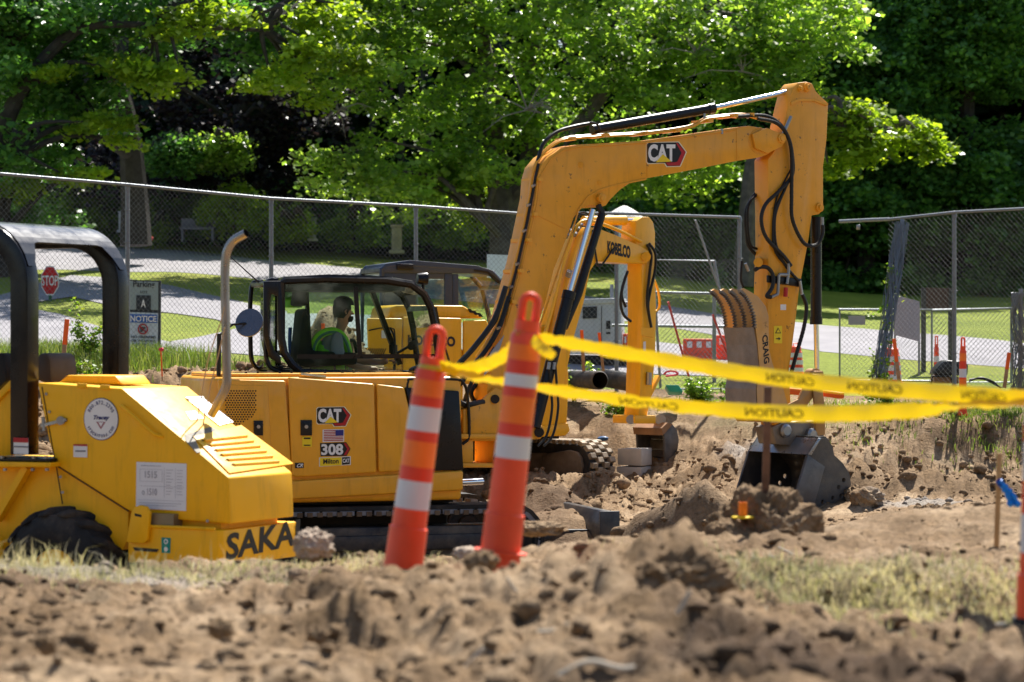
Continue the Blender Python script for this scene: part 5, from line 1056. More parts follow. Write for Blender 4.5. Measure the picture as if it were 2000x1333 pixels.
    MB().pr(A, [(246, 1060), (256, 1000), (262, 991), (273, 987), (285, 990), (292, 1002), (287, 1056), (280, 1062)], co_-.035, co_-.002).build('lifting_lug', ROLY, bp, bevel=.008)
    MB().pr(A, [(263, 1003), (276, 1006), (276, 1011), (263, 1008)], co_-.037, co_-.034).build('lug_hole', BLKM, bp)
    MB().quad([A.pp(a, b, co_)+nA for a, b in ((260, 1069), (311, 1073), (307, 1079), (264, 1076))]).build('slot', BLKD, bp)
    s = MB().quad([A.pp(a, b, co_)+nA for a, b in ((316, 1050), (334, 1051), (333, 1081), (316, 1080))]).build('lift_label', GRND, bp)
    m = MB(); m.disc(A.pp(325, 1058, co_)+nA*2, A.L, .018, 14); m.disc(A.pp(325, 1073, co_)+nA*2, A.L, .016, 14); m.build('print', WHT, s)
    m = MB(); m.disc(A.pp(325, 1058, co_)+nA*2.6, A.L, .009, 12); m.build('print', GRND, s)
    xf = A.loc(A.pf(440, 1050, xr))[0]; Q = lambda a, b, k=1: A.pf(a, b, xr)+nF*k
    m = MB(); text(m, 'SAKAI', Q(440, 1096), Q(583, 1064), Q(443, 1043), .03); m.build('lettering', BLKD, bp)
    m = MB(); m.tube([A.w(xq, co_-.0, zt+.01), A.w(xr-.05, co_, zt+.01)], .012, 8); m.build('step_edge', ROLY, bp, smooth=True)
    MB().box(A.w(xb+.26, .02, zt+.045), .2, .15, .1, A.F, A.L).build('bracket', M('dull_steel', (.25, .2, .12), .5, .4), T)
    MB().fbox(A, xb, xr-.08, .05, hw-.05, zb+.05, zt+.08).build('rear_frame', ROLY, T)
    m = MB().lathe(A.w(xr-.14, .1, zt), (0, 0, 1), [(0, .03), (.05, .03)], 10); m.build('hitch_pin', STEEL, T)
    # platform, roll bar
    bx = L(48, 895)[0]; zp = L(48, 897)[2]
    MB().pr(A, [(-120, 900), (100, 904), (98, 913), (-120, 912)], -.10, hw+.1).build('platform', ROLY, T, bevel=.005)
    MB().pr(A, [(-10, 892), (98, 896), (99, 902), (-10, 901)], -.08, .16).build('post_base', BLK, T, bevel=.004)
    m = MB()
    for x in (4, 66, 90, 10, 64, 92):
        m.cyl(A.pp(x, 891 if x not in (10, 64, 92) else 915, -.09), A.pp(x, 896 if x not in (10, 64, 92) else 920, -.09), .016, 6)
    each(m, 'bolt', STEEL, T)
    def rbar(path, w, d, name, nrm, sg=1):
        """rectangular bar bent along path; nrm is the direction of its depth d"""
        m = MB(); n = len(path); vs = []
        for i, p in enumerate(path):
            t = (path[min(i+1, n-1)]-path[max(i-1, 0)]).normalized(); s_ = t.cross(nrm).normalized()
            vs += [p+s_*w/2-nrm*d*.12*sg, p-s_*w/2+nrm*d/2*sg, p-s_*w/2-nrm*d/2*sg, p+s_*w/2-nrm*d/2*sg]
        fs = [(i*4+j, i*4+(j+1) % 4, i*4+4+(j+1) % 4, i*4+4+j) for i in range(n-1) for j in range(4)]+[(0, 1, 2, 3), tuple(4*n-4+j for j in (3, 2, 1, 0))]
        m.add(vs, fs); return m.build(name, M('rollbar_black', (.006, .006, .009), .22, var=.1), T, bevel=.006)
    cN = .04; cFar = None
    xl = A.loc(A.pp(48, 895, cN))[0]; zt2 = A.loc(A.pp(48, 456, cN))[2]
    # far post: solve for the cross distance that puts it at pixel 226
    cFar = min([i*.01 for i in range(60, 200)], key=lambda c: abs((lambda w: 1000+FPX*w.x/w.y)(A.w(xl, c, 0))-226))
    zt3 = A.loc(A.pp(5, 446, cN))[2]-.03; rr = .36; x1_ = xl+.0
    for c in (cN, cFar):
        hoop = [A.w(x1_, c, zp+.03), A.w(x1_, c, zt3-rr)]+[A.w(x1_-rr*(1-math.cos(R(a))), c, zt3-rr+rr*math.sin(R(a))) for a in range(10, 91, 10)]
        hoop += [A.w(x1_-1.5+rr*(1-math.cos(R(a))), c, zt3-rr+rr*math.sin(R(a))) for a in range(90, 0, -10)]+[A.w(x1_-1.5, c, zt3-rr), A.w(x1_-1.5, c, zp+.03)]
        rbar(hoop, .15, .13, 'roll_bar', A.L)
    ro = rr+.08; m = MB(); pr = [(x1_-1.4, zt3+.085)]+[(x1_-rr+(ro+.004)*math.cos(R(a)), zt3-rr+(ro+.004)*math.sin(R(a))) for a in range(90, 40, -6)]
    low = len(pr); g0 = [(x1_-rr+(ro+.004)*math.cos(R(a)), zt3-rr+(ro+.004)*math.sin(R(a))) for a in (40, 28, 16)]
    for i in range(len(pr)-1): m.prism([A.w(pr[i][0], cN-.04, pr[i][1]), A.w(pr[i+1][0], cN-.04, pr[i+1][1]), A.w(pr[i+1][0]-.012, cN-.04, pr[i+1][1]-.012), A.w(pr[i][0]-.002, cN-.04, pr[i][1]-.014)], A.L*(cFar-cN+.08))
    q = [pr[-1]]+g0
    for c, sg in ((cN-.04, 1), (cFar+.04, -1)):
        for i in range(3): m.quad([A.w(q[i][0], c, q[i][1]), A.w(q[i+1][0], c, q[i+1][1]), A.w(q[i+1][0], c+sg*(.07+.16*(1-(i+1)/3)), q[i+1][1]), A.w(q[i][0], c+sg*(.07+.16*(1-i/3)), q[i][1])])
    m.build('canopy', M('canopy_black', (.012, .014, .02), .3, var=.05, coat=.35), T, smooth=True)
    s = MB().quad([A.pp(a, b, cN-.072)+nA for a, b in ((27, 855), (56, 856), (56, 888), (27, 887))]).build('warning_label', WHT, T); MB().quad([A.pp(a, b, cN-.072)+nA*2 for a, b in ((27, 855), (56, 856), (56, 865), (27, 864))]).build('print', REDD, s)
    MB().quad([A.pp(a, b, cN-.072)+nA*2 for a, b in ((28, 871), (56, 872), (56, 875), (28, 874))]).build('print', gp, s)
    m = MB(); m.beam(A.pp(54, 912, -.02), A.pp(-6, 1016, -.02), .06, .05); m.build('brace', ROLY, T)
    m = MB(); m.beam(A.pp(30, 745, .1), A.pp(-10, 785, .1), .05, .05); m.pr(A, [(-40, 790), (22, 760), (22, 895), (-60, 895)], .1, .14); m.build('fender', ROLY, T, bevel=.01)
    MB().pr(A, [(72, 690), (92, 690), (98, 705), (100, 752), (70, 745)], .3, .62).build('seat', M('brown_seat', (.06, .045, .035), .6), T, bevel=.03)
    MB().pr(A, [(-30, 690), (8, 690), (12, 745), (-30, 790)], .2, .6).build('console', BLKM, T, bevel=.02)
    # tyre
    cx, cz, r0 = L(108, 1128, -.12)[0], L(108, 1128, -.12)[2], .47; cx, _, cz = A.loc(A.pp(108, 1130, -.12)); W_ = .42
    for cc in (-.16, hw-.2):
        o = A.w(cx, cc, cz); m = MB(); m.lathe(o, A.L, [(.03, .20), (0, .26), (-.01, .36), (.03, .435), (.10, .455), (W_-.1, .455), (W_-.03, .435), (W_+.01, .36), (W_, .26), (W_-.03, .2)], 40)
        ty = m.build('tyre', RUB, T, smooth=True); lg = MB()
        for s_ in (0, 1):
            for i in range(17):
                a = 2*math.pi*(i+.5*s_)/17; p = []
                for q in range(4):
                    t = q/3; c = (W_/2+.0-t*(W_/2+.0)) if s_ == 0 else (W_/2+t*(W_/2)); aa = a+t*.30; rr_ = .488 if q < 3 else .455
                    p.append((c, aa, rr_))
                for q in range(3):
                    (c0, a0_, r0_), (c1_, a1_, r1_) = p[q], p[q+1]; w = .085
                    pt = lambda c, a_, r_: o+A.L*c+A.F*(math.cos(a_)*r_)+V((0, 0, math.sin(a_)*r_))
                    vs = [pt(c0, a0_-w, .44), pt(c0, a0_+w, .44), pt(c1_, a1_+w, .43), pt(c1_, a1_-w, .43), pt(c0, a0_-w*.7, r0_), pt(c0, a0_+w*.7, r0_), pt(c1_, a1_+w*.7, r1_), pt(c1_, a1_-w*.7, r1_)]
                    lg.add(vs, [(0, 1, 2, 3), (4, 5, 6, 7), (0, 1, 5, 4), (1, 2, 6, 5), (2, 3, 7, 6), (3, 0, 4, 7)])
        lg.build('tyre_lugs', RUB, ty, bevel=.006, seg=1)
        MB().lathe(o, A.L, [(.06, .0), (.06, .1), (.03, .12), (.05, .2), (.03, .24)], 24).build('rim', ROLY, ty, smooth=True)
    MB().cyl(A.w(cx, 0, cz), A.w(cx, hw, cz), .12, 14).build('axle', ROLY, T)
    # drum ahead of the frame, out at the left
    MB().cyl(A.w(cx-2.5, -.15, -.36), A.w(cx-2.5, hw+.15, -.36), .56, 48).build('drum', WORN, T, smooth=True)
    MB().fbox(A, cx-2.5, cx-.4, -.22, -.16, -.5, -.25).build('drum_frame', ROLY, T, bevel=.02)
    return T
ROL = roller()
# ---------------------------------------------------------------- chain link fences
def chain(name, pts, tops, parent, mesh=.0725, r=.0018, spike=True, off=.035, mat=None):
    """pts: ground polyline (x,y,z) ; tops: z of the top at each; wires as zigzag strands of real thickness"""
    P = [V(p) for p in pts]; cum = [0]
    for a, b in zip(P, P[1:]): cum.append(cum[-1]+V((b.x-a.x, b.y-a.y, 0)).length)
    p = mesh/2; nw = int(cum[-1]/p); S = np.arange(nw+1)*p
    xs = np.interp(S, cum, [q.x for q in P]); ys = np.interp(S, cum, [q.y for q in P]); zb = np.interp(S, cum, [q.z for q in P]); zt = np.interp(S, cum, tops)
    rows = int(max(np.array(tops)-np.array([q.z for q in P]))/p)
    A_, B_ = [], []
    for i in range(nw):
        for j in range(rows):
            e = (i+j) % 2; s0, s1 = (i, i+1) if e == 0 else (i+1, i)
            z0 = zt[s0]+.02-j*p; z1 = zt[s1]+.02-(j+1)*p
            if z1 < zb[s1]-.05: break
            A_.append((xs[s0], ys[s0], z0)); B_.append((xs[s1], ys[s1], z1))
        if spike and i % 2 == 0: A_.append((xs[i], ys[i], zt[i]+.055)); B_.append((xs[i]+.004, ys[i], zt[i]+.015))
    a, b = np.array(A_), np.array(B_); d = b-a; d /= np.linalg.norm(d, axis=1)[:, None]
    n1 = np.cross(d, [0.3, 1, .1]); n1 /= np.linalg.norm(n1, axis=1)[:, None]; n2 = np.cross(d, n1)
    k = len(a); v = np.empty((k, 6, 3))
    for j in range(3):
        o = (n1*math.cos(2.0944*j)+n2*math.sin(2.0944*j))*r; v[:, j] = a+o; v[:, 3+j] = b+o
    i = np.arange(k)[:, None]*6; f = np.concatenate([np.concatenate([i+j, i+(j+1) % 3, i+3+(j+1) % 3, i+3+j], 1) for j in range(3)])
    return mesh_np(name, v.reshape(-1, 3), f, mat or WIRE, parent)
def fence(label, path, posts, top_r=.021, post_r=.03, name='chain_link_fence', end_posts=(), rails=(), mesh=.0725, wr=.0018, skip_mesh=None):
    """path: (px, top py, depth); posts: (px index along path in pixels)"""
    tp = [U(a, b, d) for a, b, d in path]; gp = [(q.x, q.y, float(H([q.x], [q.y])[0])) for q in tp]
    T = thing(name, label, 'fence', gp[0])
    chain('mesh', gp, [q.z for q in tp], T, mesh, wr)
    MB().tube(tp, top_r, 10).build('top_rail', GALV, T, smooth=True)
    def at(px):
        for i in range(len(path)-1):
            if path[i][0] <= px <= path[i+1][0]: t = (px-path[i][0])/(path[i+1][0]-path[i][0]); q = tp[i].lerp(tp[i+1], t); return q
        return tp[-1]
    for px in posts:
        q = at(px); z = h1(q.x, q.y); po = MB().cyl((q.x, q.y+.05, z-.2), (q.x, q.y+.05, q.z-.01), post_r, 12); po.lathe((q.x, q.y+.05, q.z-.02), (0, 0, 1), [(-.04, post_r*1.15), (.0, post_r*1.2), (.035, post_r*.7), (.045, 0)], 12); po = po.build('post', GALV, T, smooth=True)
        m = MB()
        for k in range(5): m.cyl((q.x-post_r-.012, q.y+.02, z+.3+k*.42), (q.x+post_r+.012, q.y+.02, z+.3+k*.42), .006, 6)
        each(m, 'tie_wire', GALV, po)
    for a, b in rails: MB().tube([U(*a), U(*b)], .02, 8).build('rail', GALV, T, smooth=True)
    return T
fence('tall chain link fence running from the left edge behind the excavators, light grey top rail', [(-300, 318, 30.4), (0, 340, 31.8), (248, 361, 33), (529, 388, 34.4), (812, 403, 35.6), (1010, 417, 36.2), (1190, 417, 36.2), (1445, 425, 35.0)], [-40, 248, 529, 812, 1015, 1205, 1445])
fence('tall chain link fence at the far right with a bent free top rail end', [(1735, 429, 34.9), (1865, 415, 34.2), (2000, 408, 33.5), (2400, 390, 31.5)], [1865, 2150])
o = tag(MB().tube([U(1640, 433, 35.6), U(1700, 430, 35.2), U(1738, 428.5, 34.9)], .026, 10).build('fence_rail', GALV, smooth=True), 'free grey pipe end of the top rail sticking out left of the right fence', 'rail')
q = U(1676, 437, 35.35); tag(MB().box(q+V((0, 0, -.05)), .05, .03, .07).build('padlock', STEEL, bevel=.008), 'small grey padlock hanging from the free top rail end', 'padlock')
# leaning roll of fence fabric overgrown with vines
def fabric_roll(label, a, b, r, turns, seed, vines=True):
    a, b = V(a), V(b); T = thing('fence_fabric_roll', label, 'fence roll', a); rr = random.Random(seed); d = (b-a).normalized(); n1 = d.orthogonal().normalized(); n2 = d.cross(n1); L_ = (b-a).length
    m = MB()
    for k in range(turns):
        for s in (1, -1):
            ph = rr.uniform(0, 6.3); q = r*(.5+.5*rr.random()); m.tube([a+d*(L_*t/16)+(n1*math.cos(ph+s*t*.35)+n2*math.sin(ph+s*t*.35))*q*(1+.1*rr.random()) for t in range(17)], .005, 4)
    m.build('wire', WIRE, T); MB().tube([a, b+d*.05], .03, 10).build('pole', GALV, T, smooth=True)
    if vines:
        cs = np.array([tuple(a+d*L_*rr.random()**2*.75+V((rr.gauss(0, .07)-.06, rr.gauss(0, .1), 0))) for _ in range(46)]); v, f = leaf_mesh(cs[:, 0], cs[:, 1], cs[:, 2], 9, np.full(len(cs), .09), .9, .05, seed); mesh_np('vine', v, f, LIVY, T)
    return T
fabric_roll('leaning roll of chain link fabric with green vines climbing its foot', U(1712, 775, 33.8), U(1762, 436, 34.6), .10, 22, 3)
fabric_roll('upright bundle of chain link fabric at the far right edge', U(1992, 770, 32.6), U(1994, 572, 32.6), .12, 26, 5, False)
# low gate fence further back on the right
def low_panel(label, p, dpt, name='chain_link_gate'):
    (x0, y0), (x1, y1), (x2, y2), (x3, y3) = p; d0, d1 = dpt; a, b, c, e = U(x0, y0, d0), U(x1, y1, d1), U(x2, y2, d1), U(x3, y3, d0)
    T = thing(name, label, 'gate', e); m = MB().tube([a, b, c, e], .024, 8, closed=True).build('frame', GALV, T, smooth=True)
    chain('mesh', [e, c], [a.z, b.z], T, .0725, .0019, False)
    return T
low_panel('low chain link gate panel standing open right of the excavator arm', ((1640, 605), (1820, 606), (1820, 745), (1640, 745)), (38.5, 38.5))
low_panel('low chain link fence panel at the far right behind the tall fence', ((1820, 606), (1975, 603), (1975, 748), (1820, 748)), (38.5, 38.4), 'chain_link_fence')
o = tag(MB().quad([U(a, b, 38.4) for a, b in ((1657, 617), (1690, 617), (1690, 635), (1657, 635))]).build('sign', M('blank_grey_sign', (.3, .3, .34), .5)), 'small blank grey plate on the low chain link gate', 'sign')
low_panel('chain link gate panel folded back left of the bucket thumb', ((1275, 508), (1395, 510), (1440, 760), (1290, 760)), (36.9, 36.6))
for px0, px1, py, d in ((1110, 1280, 590, 40.), (1280, 1440, 572, 37.6), (1195, 1440, 636, 38.5)): tag(MB().tube([U(px0, py, d), U(px1, py+3, d)], .022, 8).build('rail', GALV, smooth=True), {590: 'galvanised rail of the low fence behind the second excavator', 572: 'galvanised rail just left of the bucket thumb', 636: 'lowest galvanised rail behind the second excavator bucket arm'}[py], 'rail')
for px, d, t in ((1195, 40, 556), (1395, 38, 565), (1425, 38.2, 600)):
    q = U(px, t, d); tag(MB().cyl((q.x, q.y, h1(q.x, q.y)-.1), q, .03, 10).build('fence_post', GALV, smooth=True), {1195: 'grey post of the low fence left of the second excavator arm', 1395: 'grey gate post behind the bucket thumb tips', 1425: 'grey gate post hidden behind the thumb plate'}[px], 'post')
# ---------------------------------------------------------------- roadside signs
def flat(name, label, cat, q, d, mat, th=.01, parent=None, bevel=0):
    m = MB().prism([U(a, b, d) for a, b in q], V((0, th, 0))); o = m.build(name, mat, parent, bevel=bevel)
    return tag(o, label, cat) if parent is None else o
def stop_sign():
    d = 47; c = U(97.5, 548.5, d); r = 19.5/FPX*d*1.04; T = thing('stop_sign', 'red octagonal stop sign on a green post seen under the roller bar', 'stop sign', (c.x, c.y, float(Hb(c.x, c.y))))
    oc = lambda q, y, s=.93: [V((c.x+q*s*math.cos(R(22.5+45*i)), c.y+y, c.z+q*1.62/1.04*math.sin(R(22.5+45*i)))) for i in range(8)]
    r *= .98
    pl = MB().prism(oc(r, 0), V((0, .01, 0))).build('sign_plate', WHT, T); MB().quad(oc(r*.92, -.004)).build('red_face', M('stop_red', (.50, .012, .015), .4, var=.04), pl)
    m = MB(); w = r*.80; text(m, 'STOP', (c.x-w, c.y-.008, c.z-r*.50), (c.x+w, c.y-.008, c.z-r*.50), (c.x-w, c.y-.008, c.z+r*.50), .012); m.build('lettering', WHT, pl)
    MB().cyl((c.x, c.y+.03, float(Hb(c.x, c.y))-.2), (c.x, c.y+.03, c.z), .03, 8).build('post', M('green_post', (.03, .12, .06), .5), T)
stop_sign()
def parking_sign():
    d = 36.6; q = U(283, 690, d); T = thing('parking_sign', 'dark bordered parking lot sign with letter A and a blue and white notice beneath it', 'sign', (q.x, q.y, h1(q.x, q.y)))
    grey = M('sign_grey_green', (.28, .34, .33), .5, var=.04); dk = M('sign_dark', (.03, .035, .04), .5)
    MB().prism([U(a, b, d) for a, b in ((251, 547), (314, 549), (313, 697), (308, 697), (308, 694), (253, 690))], V((0, .06, 0))).build('board', dk, T)
    MB().quad([U(a, b, d-.01) for a, b in ((252.5, 549), (309, 551), (309, 606), (252.5, 605))]).build('parking_panel', grey, T)
    m = MB(); t = lambda s, x0, x1, y0, y1, bo=.02, k=.02: text(m, s, U(x0, y1, d-k), U(x1, y1+1, d-k), U(x0, y0, d-k), bo)
    t('Parking', 260, 302, 549, 564); t('LOT', 274, 288, 568, 573); m.quad([U(a, b, d-.02) for a, b in ((266, 577), (294.5, 577.5), (294.5, 606), (266, 605))]); m.build('lettering', dk, T)
    m = MB(); t('A', 275.5, 284.5, 585, 600, .03, .03); m.build('letter', WHT, T)
    MB().quad([U(a, b, d-.01) for a, b in ((252.5, 610), (309, 612), (308, 689), (252.5, 686))]).build('notice_panel', M('notice_white', (.55, .62, .66), .5, var=.03), T)
    MB().quad([U(a, b, d-.02) for a, b in ((253, 614), (307, 615), (307, 631.5), (253, 630))]).build('blue_band', M('notice_blue', (.02, .12, .45), .5), T)
    m = MB(); t('NOTICE', 254.5, 305.5, 616.5, 628.5, .03, .03); m.build('lettering', WHT, T)
    m = MB(); m.tube([U(279+9*math.cos(R(a)), 643+9.5*math.sin(R(a)), d-.03) for a in range(0, 360, 24)], .010, 5, closed=True); m.tube([U(272.5, 637, d-.03), U(285.5, 650, d-.03)], .009, 5); m.build('ban_ring', REDD, T)
    m = MB(); m.quad([U(a, b, d-.025) for a, b in ((273.5, 639), (284, 639), (284, 642), (279, 643.5), (277.5, 649), (274, 648))])
    for i, s in enumerate(('NO FIREARMS', 'OR WEAPONS', 'ALLOWED ON', 'THIS PROPERTY')): t(s, 256, 304 if i < 3 else 306, 655.5+i*7.6, 660.8+i*7.6, .02)
    m.build('lettering', dk, T)
parking_sign()
def board_sign():
    d = 40; q = U(1830, 640, d); T = thing('brown_sign', 'brown sign board back on two dark posts behind the right fence', 'sign', (q.x, q.y, h1(q.x, q.y)))
    MB().prism([U(a, b, d) for a, b in ((1804, 562), (1858, 563), (1858, 603), (1804, 603))], V((0, .04, 0))).build('board', M('sign_brown', (.09, .055, .05), .6), T)
    for px in (1804, 1857): MB().box((U(px, 600, d)+V((U(px, 600, d).x, d, h1(X_(px, d), d))))/2 if False else V((X_(px, d), d+.02, (U(px, 562, d).z+h1(X_(px, d), d))/2)), .07, .07, U(px, 562, d).z-h1(X_(px, d), d)).build('post', M('sign_post_dark', (.06, .055, .06), .6), T)
board_sign()
def placard():
    d = 36.0; T = thing('placard', 'slanting blank pale grey placard on the right fence by the leaning roll', 'placard', U(1770, 700, d))
    MB().prism([U(a, b, d) for a, b in ((1746, 576), (1796, 589), (1797, 668), (1748, 655))], V((0, .012, 0))).build('panel', M('placard_grey', (.36, .36, .42), .5, var=.03), T)
    for px in (1748, 1795): MB().cyl(U(px, 600, d+.02), U(px, 735, d+.02), .015, 6).build('stake', GALV, T)
placard()
tag(MB().prism([U(a, b, 46) for a, b in ((951, 497), (1000, 499), (1000, 545), (951, 543))], V((0, .02, 0))).build('sign', M('pale_sign', (.52, .58, .58), .5, var=.06)), 'pale blank sign board beyond the fence above the second cab', 'sign')
# ---------------------------------------------------------------- delineator posts
ORG = None
def plast(name, col, tr):
    m, n, p = base(name); c = mix(n, 1., col, ramp(n, noise(n, 5, 5), [(.3, (.85, .85, .85)), (.7, (1.08, 1.08, 1.08))]), 'MULTIPLY'); lk(n, c, p.inputs['Base Color']); p.inputs['Roughness'].default_value = .42
    p.inputs['Subsurface Weight'].default_value = tr; p.inputs['Subsurface Radius'].default_value = (.08, .02, .01); return m
ORG = plast('orange_plastic', (.92, .085, .02), .35); ORR = plast('orange_sheeting', (1.0, .20, .012), .25); RRR = plast('red_orange_sheeting', (.80, .05, .015), .2); REFW = M('reflective_white', (.66, .67, .70), .35, var=.03)
def delineator(label, bot, top, d, r, bands, neck=None, ring=None, base=True, zb=None, group='orange delineator posts'):
    """bot/top pixel points of the axis; bands [(t0,t1,kind)] from the bottom"""
    a, b = U(*bot, d), U(*top, d); ax = (b-a); L_ = ax.length; axn = ax.normalized()
    g = h1(a.x, a.y); T = thing('delineator_post', label, 'delineator', (a.x, a.y, min(g, a.z)), group)
    hN = neck or .80
    prof = [(0, r*1.12), (L_*.03, r*1.12), (L_*.035, r)]
    if ring: 
        for t in ring: prof += [(L_*(t-.006), r), (L_*(t-.004), r*1.3), (L_*(t+.004), r*1.3), (L_*(t+.006), r*.98)]
    prof += [(L_*.22, r*.97), (L_*.225, r*.88), (L_*(hN-.12), r*.80), (L_*(hN-.015), r*.76), (L_*hN, r*.66), (L_*(hN+.012), r*.34)]
    prof.sort(key=lambda q: q[0]); o = MB().lathe(a, axn, prof, 26).build('tube', ORG, T, smooth=True)
    # looped grip
    side = V((1, 0, 0)); side = (side-axn*side.dot(axn)).normalized(); h0, h1__ = L_*(hN+.0), L_; w = r*.36; m = MB()
    pts = [a+axn*(h0)+side*w*.5]+[a+axn*(h0+(h1__-h0)*.25)+side*w]+[a+axn*(h1__-w*1.0+w*1.0*math.sin(R(t)))+side*w*math.cos(R(t)) for t in range(0, 181, 20)]+[a+axn*(h0+(h1__-h0)*.25)-side*w, a+axn*h0-side*w*.5]
    m.tube(pts, r*.21, 10); m.cyl(a+axn*(h0-.01), a+axn*(h0+.05), r*.62, 16); m.build('grip', ORG, T, smooth=True)
    for t0, t1, k in bands:
        rr = lambda t: np.interp(t, [.03, .22, hN-.12, hN-.015], [r, r*.88 if t > .225 else r*.98, r*.80, r*.76])*1.012
        rt = [(L_*(t0+(t1-t0)*i/4), float(rr(t0+(t1-t0)*i/4))) for i in range(5)]
        MB().lathe(a, axn, rt, 26).build('reflective_band', {'w': REFW, 'o': ORR, 'r': RRR}[k], T, smooth=True)
    if base: MB().lathe((a.x, a.y, min(g, a.z)-.03), (0, 0, 1), [(0, .01), (0, .2), (.035, .2), (.055, .16), (.07, r*1.3), (.10, r*1.15), (.10, 0)], 8, ph=.39).build('rubber_base', BLKM, T)
    return T
delineator('left one of the two near delineator posts, leaning, tape tied under its grip', (783, 1140), (853, 643), 11.4, .088, [(.295, .405, 'w'), (.405, .46, 'r'), (.46, .56, 'o'), (.56, .60, 'r'), (.60, .695, 'w'), (.695, .735, 'r'), (.735, .80, 'o')], neck=.845)
delineator('right one of the two near delineator posts, leaning, ringed near its foot', (972, 1125), (1037, 578), 11.0, .088, [(.42, .50, 'w'), (.50, .545, 'r'), (.545, .64, 'o'), (.64, .675, 'r'), (.675, .72, 'w'), (.72, .77, 'r'), (.77, .825, 'o')], neck=.87, ring=[.085])
delineator('delineator post cut off by the right edge, on a black rubber foot', (2028, 1243), (2039, 700), 9.6, .085, [(.30, .44, 'w'), (.44, .52, 'r'), (.56, .70, 'w'), (.70, .76, 'r'), (.76, .84, 'w')], neck=.87)
delineator('orange delineator post with one white band standing in grass before the right fence', (1880, 666.5+(1.1-h1(X_(1880, 32.0), 32.0)+.01)*FPX/32.0), (1881, 660), 32.0, .055, [(.34, .47, 'o'), (.49, .60, 'w'), (.60, .70, 'r'), (.70, .80, 'o')], neck=.84, base=False)
delineator('distant orange looped delineator post behind the right fence beside the black barrow', (1829, 735), (1829, 657), 37.2, .045, [(.1, .2, 'w'), (.35, .5, 'w')], neck=.72)
# rubber foot pad lying by the right post
q = U(1955, 1238, 9.8); tag(MB().box(V((q.x, q.y, h1(q.x, q.y)+.06)), .36, .30, .05, V((.95, .3, 0)).normalized(), V((-.3, .95, 0)).normalized()).build('rubber_pad', BLKM, bevel=.012), 'black square rubber pad lying left of the near right delineator', 'rubber pad')
# ---------------------------------------------------------------- caution tape
def tapemat():
    m, n, p = base('caution_tape_yellow'); g = mix(n, 1., (.80, .58, .01), ramp(n, noise(n, 5, 3), [(.3, (.8, .8, .8)), (.7, (1.1, 1.1, 1.1))]), 'MULTIPLY'); lk(n, g, p.inputs['Base Color']); p.inputs['Roughness'].default_value = .28; p.inputs['Coat Weight'].default_value = .4
    t = n.nodes.new('ShaderNodeBsdfTranslucent'); t.inputs[0].default_value = (.75, .52, .01, 1); ms = n.nodes.new('ShaderNodeMixShader'); ms.inputs[0].default_value = .3
    lk(n, p.outputs[0], ms.inputs[1]); lk(n, t.outputs[0], ms.inputs[2]); lk(n, ms.outputs[0], n.nodes['Material Output'].inputs[0]); return m
TAPE = tapemat(); INK = M('tape_ink', (.11, .09, .01), .6, var=.3)
def tape(label, pts, w, twist, words=(), par=None, name='caution_tape'):
    """pts (px,py,d); width w metres; twist: degrees of lean at each point (0 = facing us upright)"""
    c = spline([U(*p) for p in pts], 14); n = len(c); tw = np.interp(np.linspace(0, 1, n), np.linspace(0, 1, len(twist)), twist); vs, fr2 = [], []
    for i, p in enumerate(c):
        t = (c[min(i+1, n-1)]-c[max(i-1, 0)]).normalized(); y = V((0, -1, 0)); y = (y-t*y.dot(t)).normalized(); u = t.cross(y); u = u if u.z > 0 else -u; a = R(tw[i]+9*math.sin(i*.83)+7*math.sin(i*2.1+1)); e = u*math.cos(a)+y*math.sin(a); cr = y*math.cos(a)-u*math.sin(a)
        row = [p+e*(w/2*k)+cr*(.006*(1-k*k)) for k in (-1, -.5, 0, .5, 1)]; vs += row; fr2.append((p, e, t, cr))
    m = MB().add(vs, [(i*5+j, i*5+j+1, i*5+6+j, i*5+5+j) for i in range(n-1) for j in range(4)])
    o = m.build(name, TAPE, par, smooth=True, normals=False, ang=80)
    if par is None: tag(o, label, 'caution tape')
    cum = [0]
    for i in range(n-1): cum.append(cum[-1]+(c[i+1]-c[i]).length)
    for s0, s1, word, flip in words:
        m = MB(); v, fs = glyphs(word, .02); out = []
        for a, b in v:
            aa, bb = (1-a, b) if flip else (a, b); s = cum[-1]*(s0+(s1-s0)*aa); i = min(max(np.searchsorted(cum, s)-1, 0), n-2); k = (s-cum[i])/max(cum[i+1]-cum[i], 1e-6)
            p, e, cr = c[i].lerp(c[i+1], k), fr2[i][1].lerp(fr2[i+1][1], k), fr2[i][3]; out.append(p+e*(w*(bb-.5)*.52)+cr*.009*(1 if cr.y < 0 else -1))
        m.add(out, fs); m.build('lettering', INK, o, normals=False)
    return o
tape('yellow caution tape running from the right near delineator to the right edge, upper strand', [(1042, 657, 11.0), (1120, 672, 10.95), (1300, 704, 10.8), (1500, 736, 10.5), (1700, 757, 10.15), (1880, 770, 9.85), (2030, 780, 9.6)], .068, [60, 40, 25, 15, 5, 10, 35], [(.63, .74, 'CAUTION', True), (.855, .94, 'CAUTION', True), (.46, .56, 'CAUTION', True)])
tape('yellow caution tape running from the left near delineator to the right edge, lower strand', [(862, 717, 11.35), (930, 737, 11.25), (1100, 765, 11.1), (1300, 791, 10.85), (1500, 806, 10.5), (1650, 808, 10.25), (1800, 801, 10.0), (1860, 793, 9.9), (2030, 786, 9.6)], .068, [50, 60, 45, 40, 8, 5, 20, 65, 60], [(.52, .62, 'CAUTION', True), (.30, .40, 'CAUTION', True)])
tape('short slack loop of yellow caution tape between the two near delineators', [(862, 716, 11.35), (900, 722, 11.3), (950, 712, 11.2), (990, 690, 11.1), (1012, 662, 11.0), (1022, 650, 10.95)], .062, [30, 35, 20, 30, 45, 50])
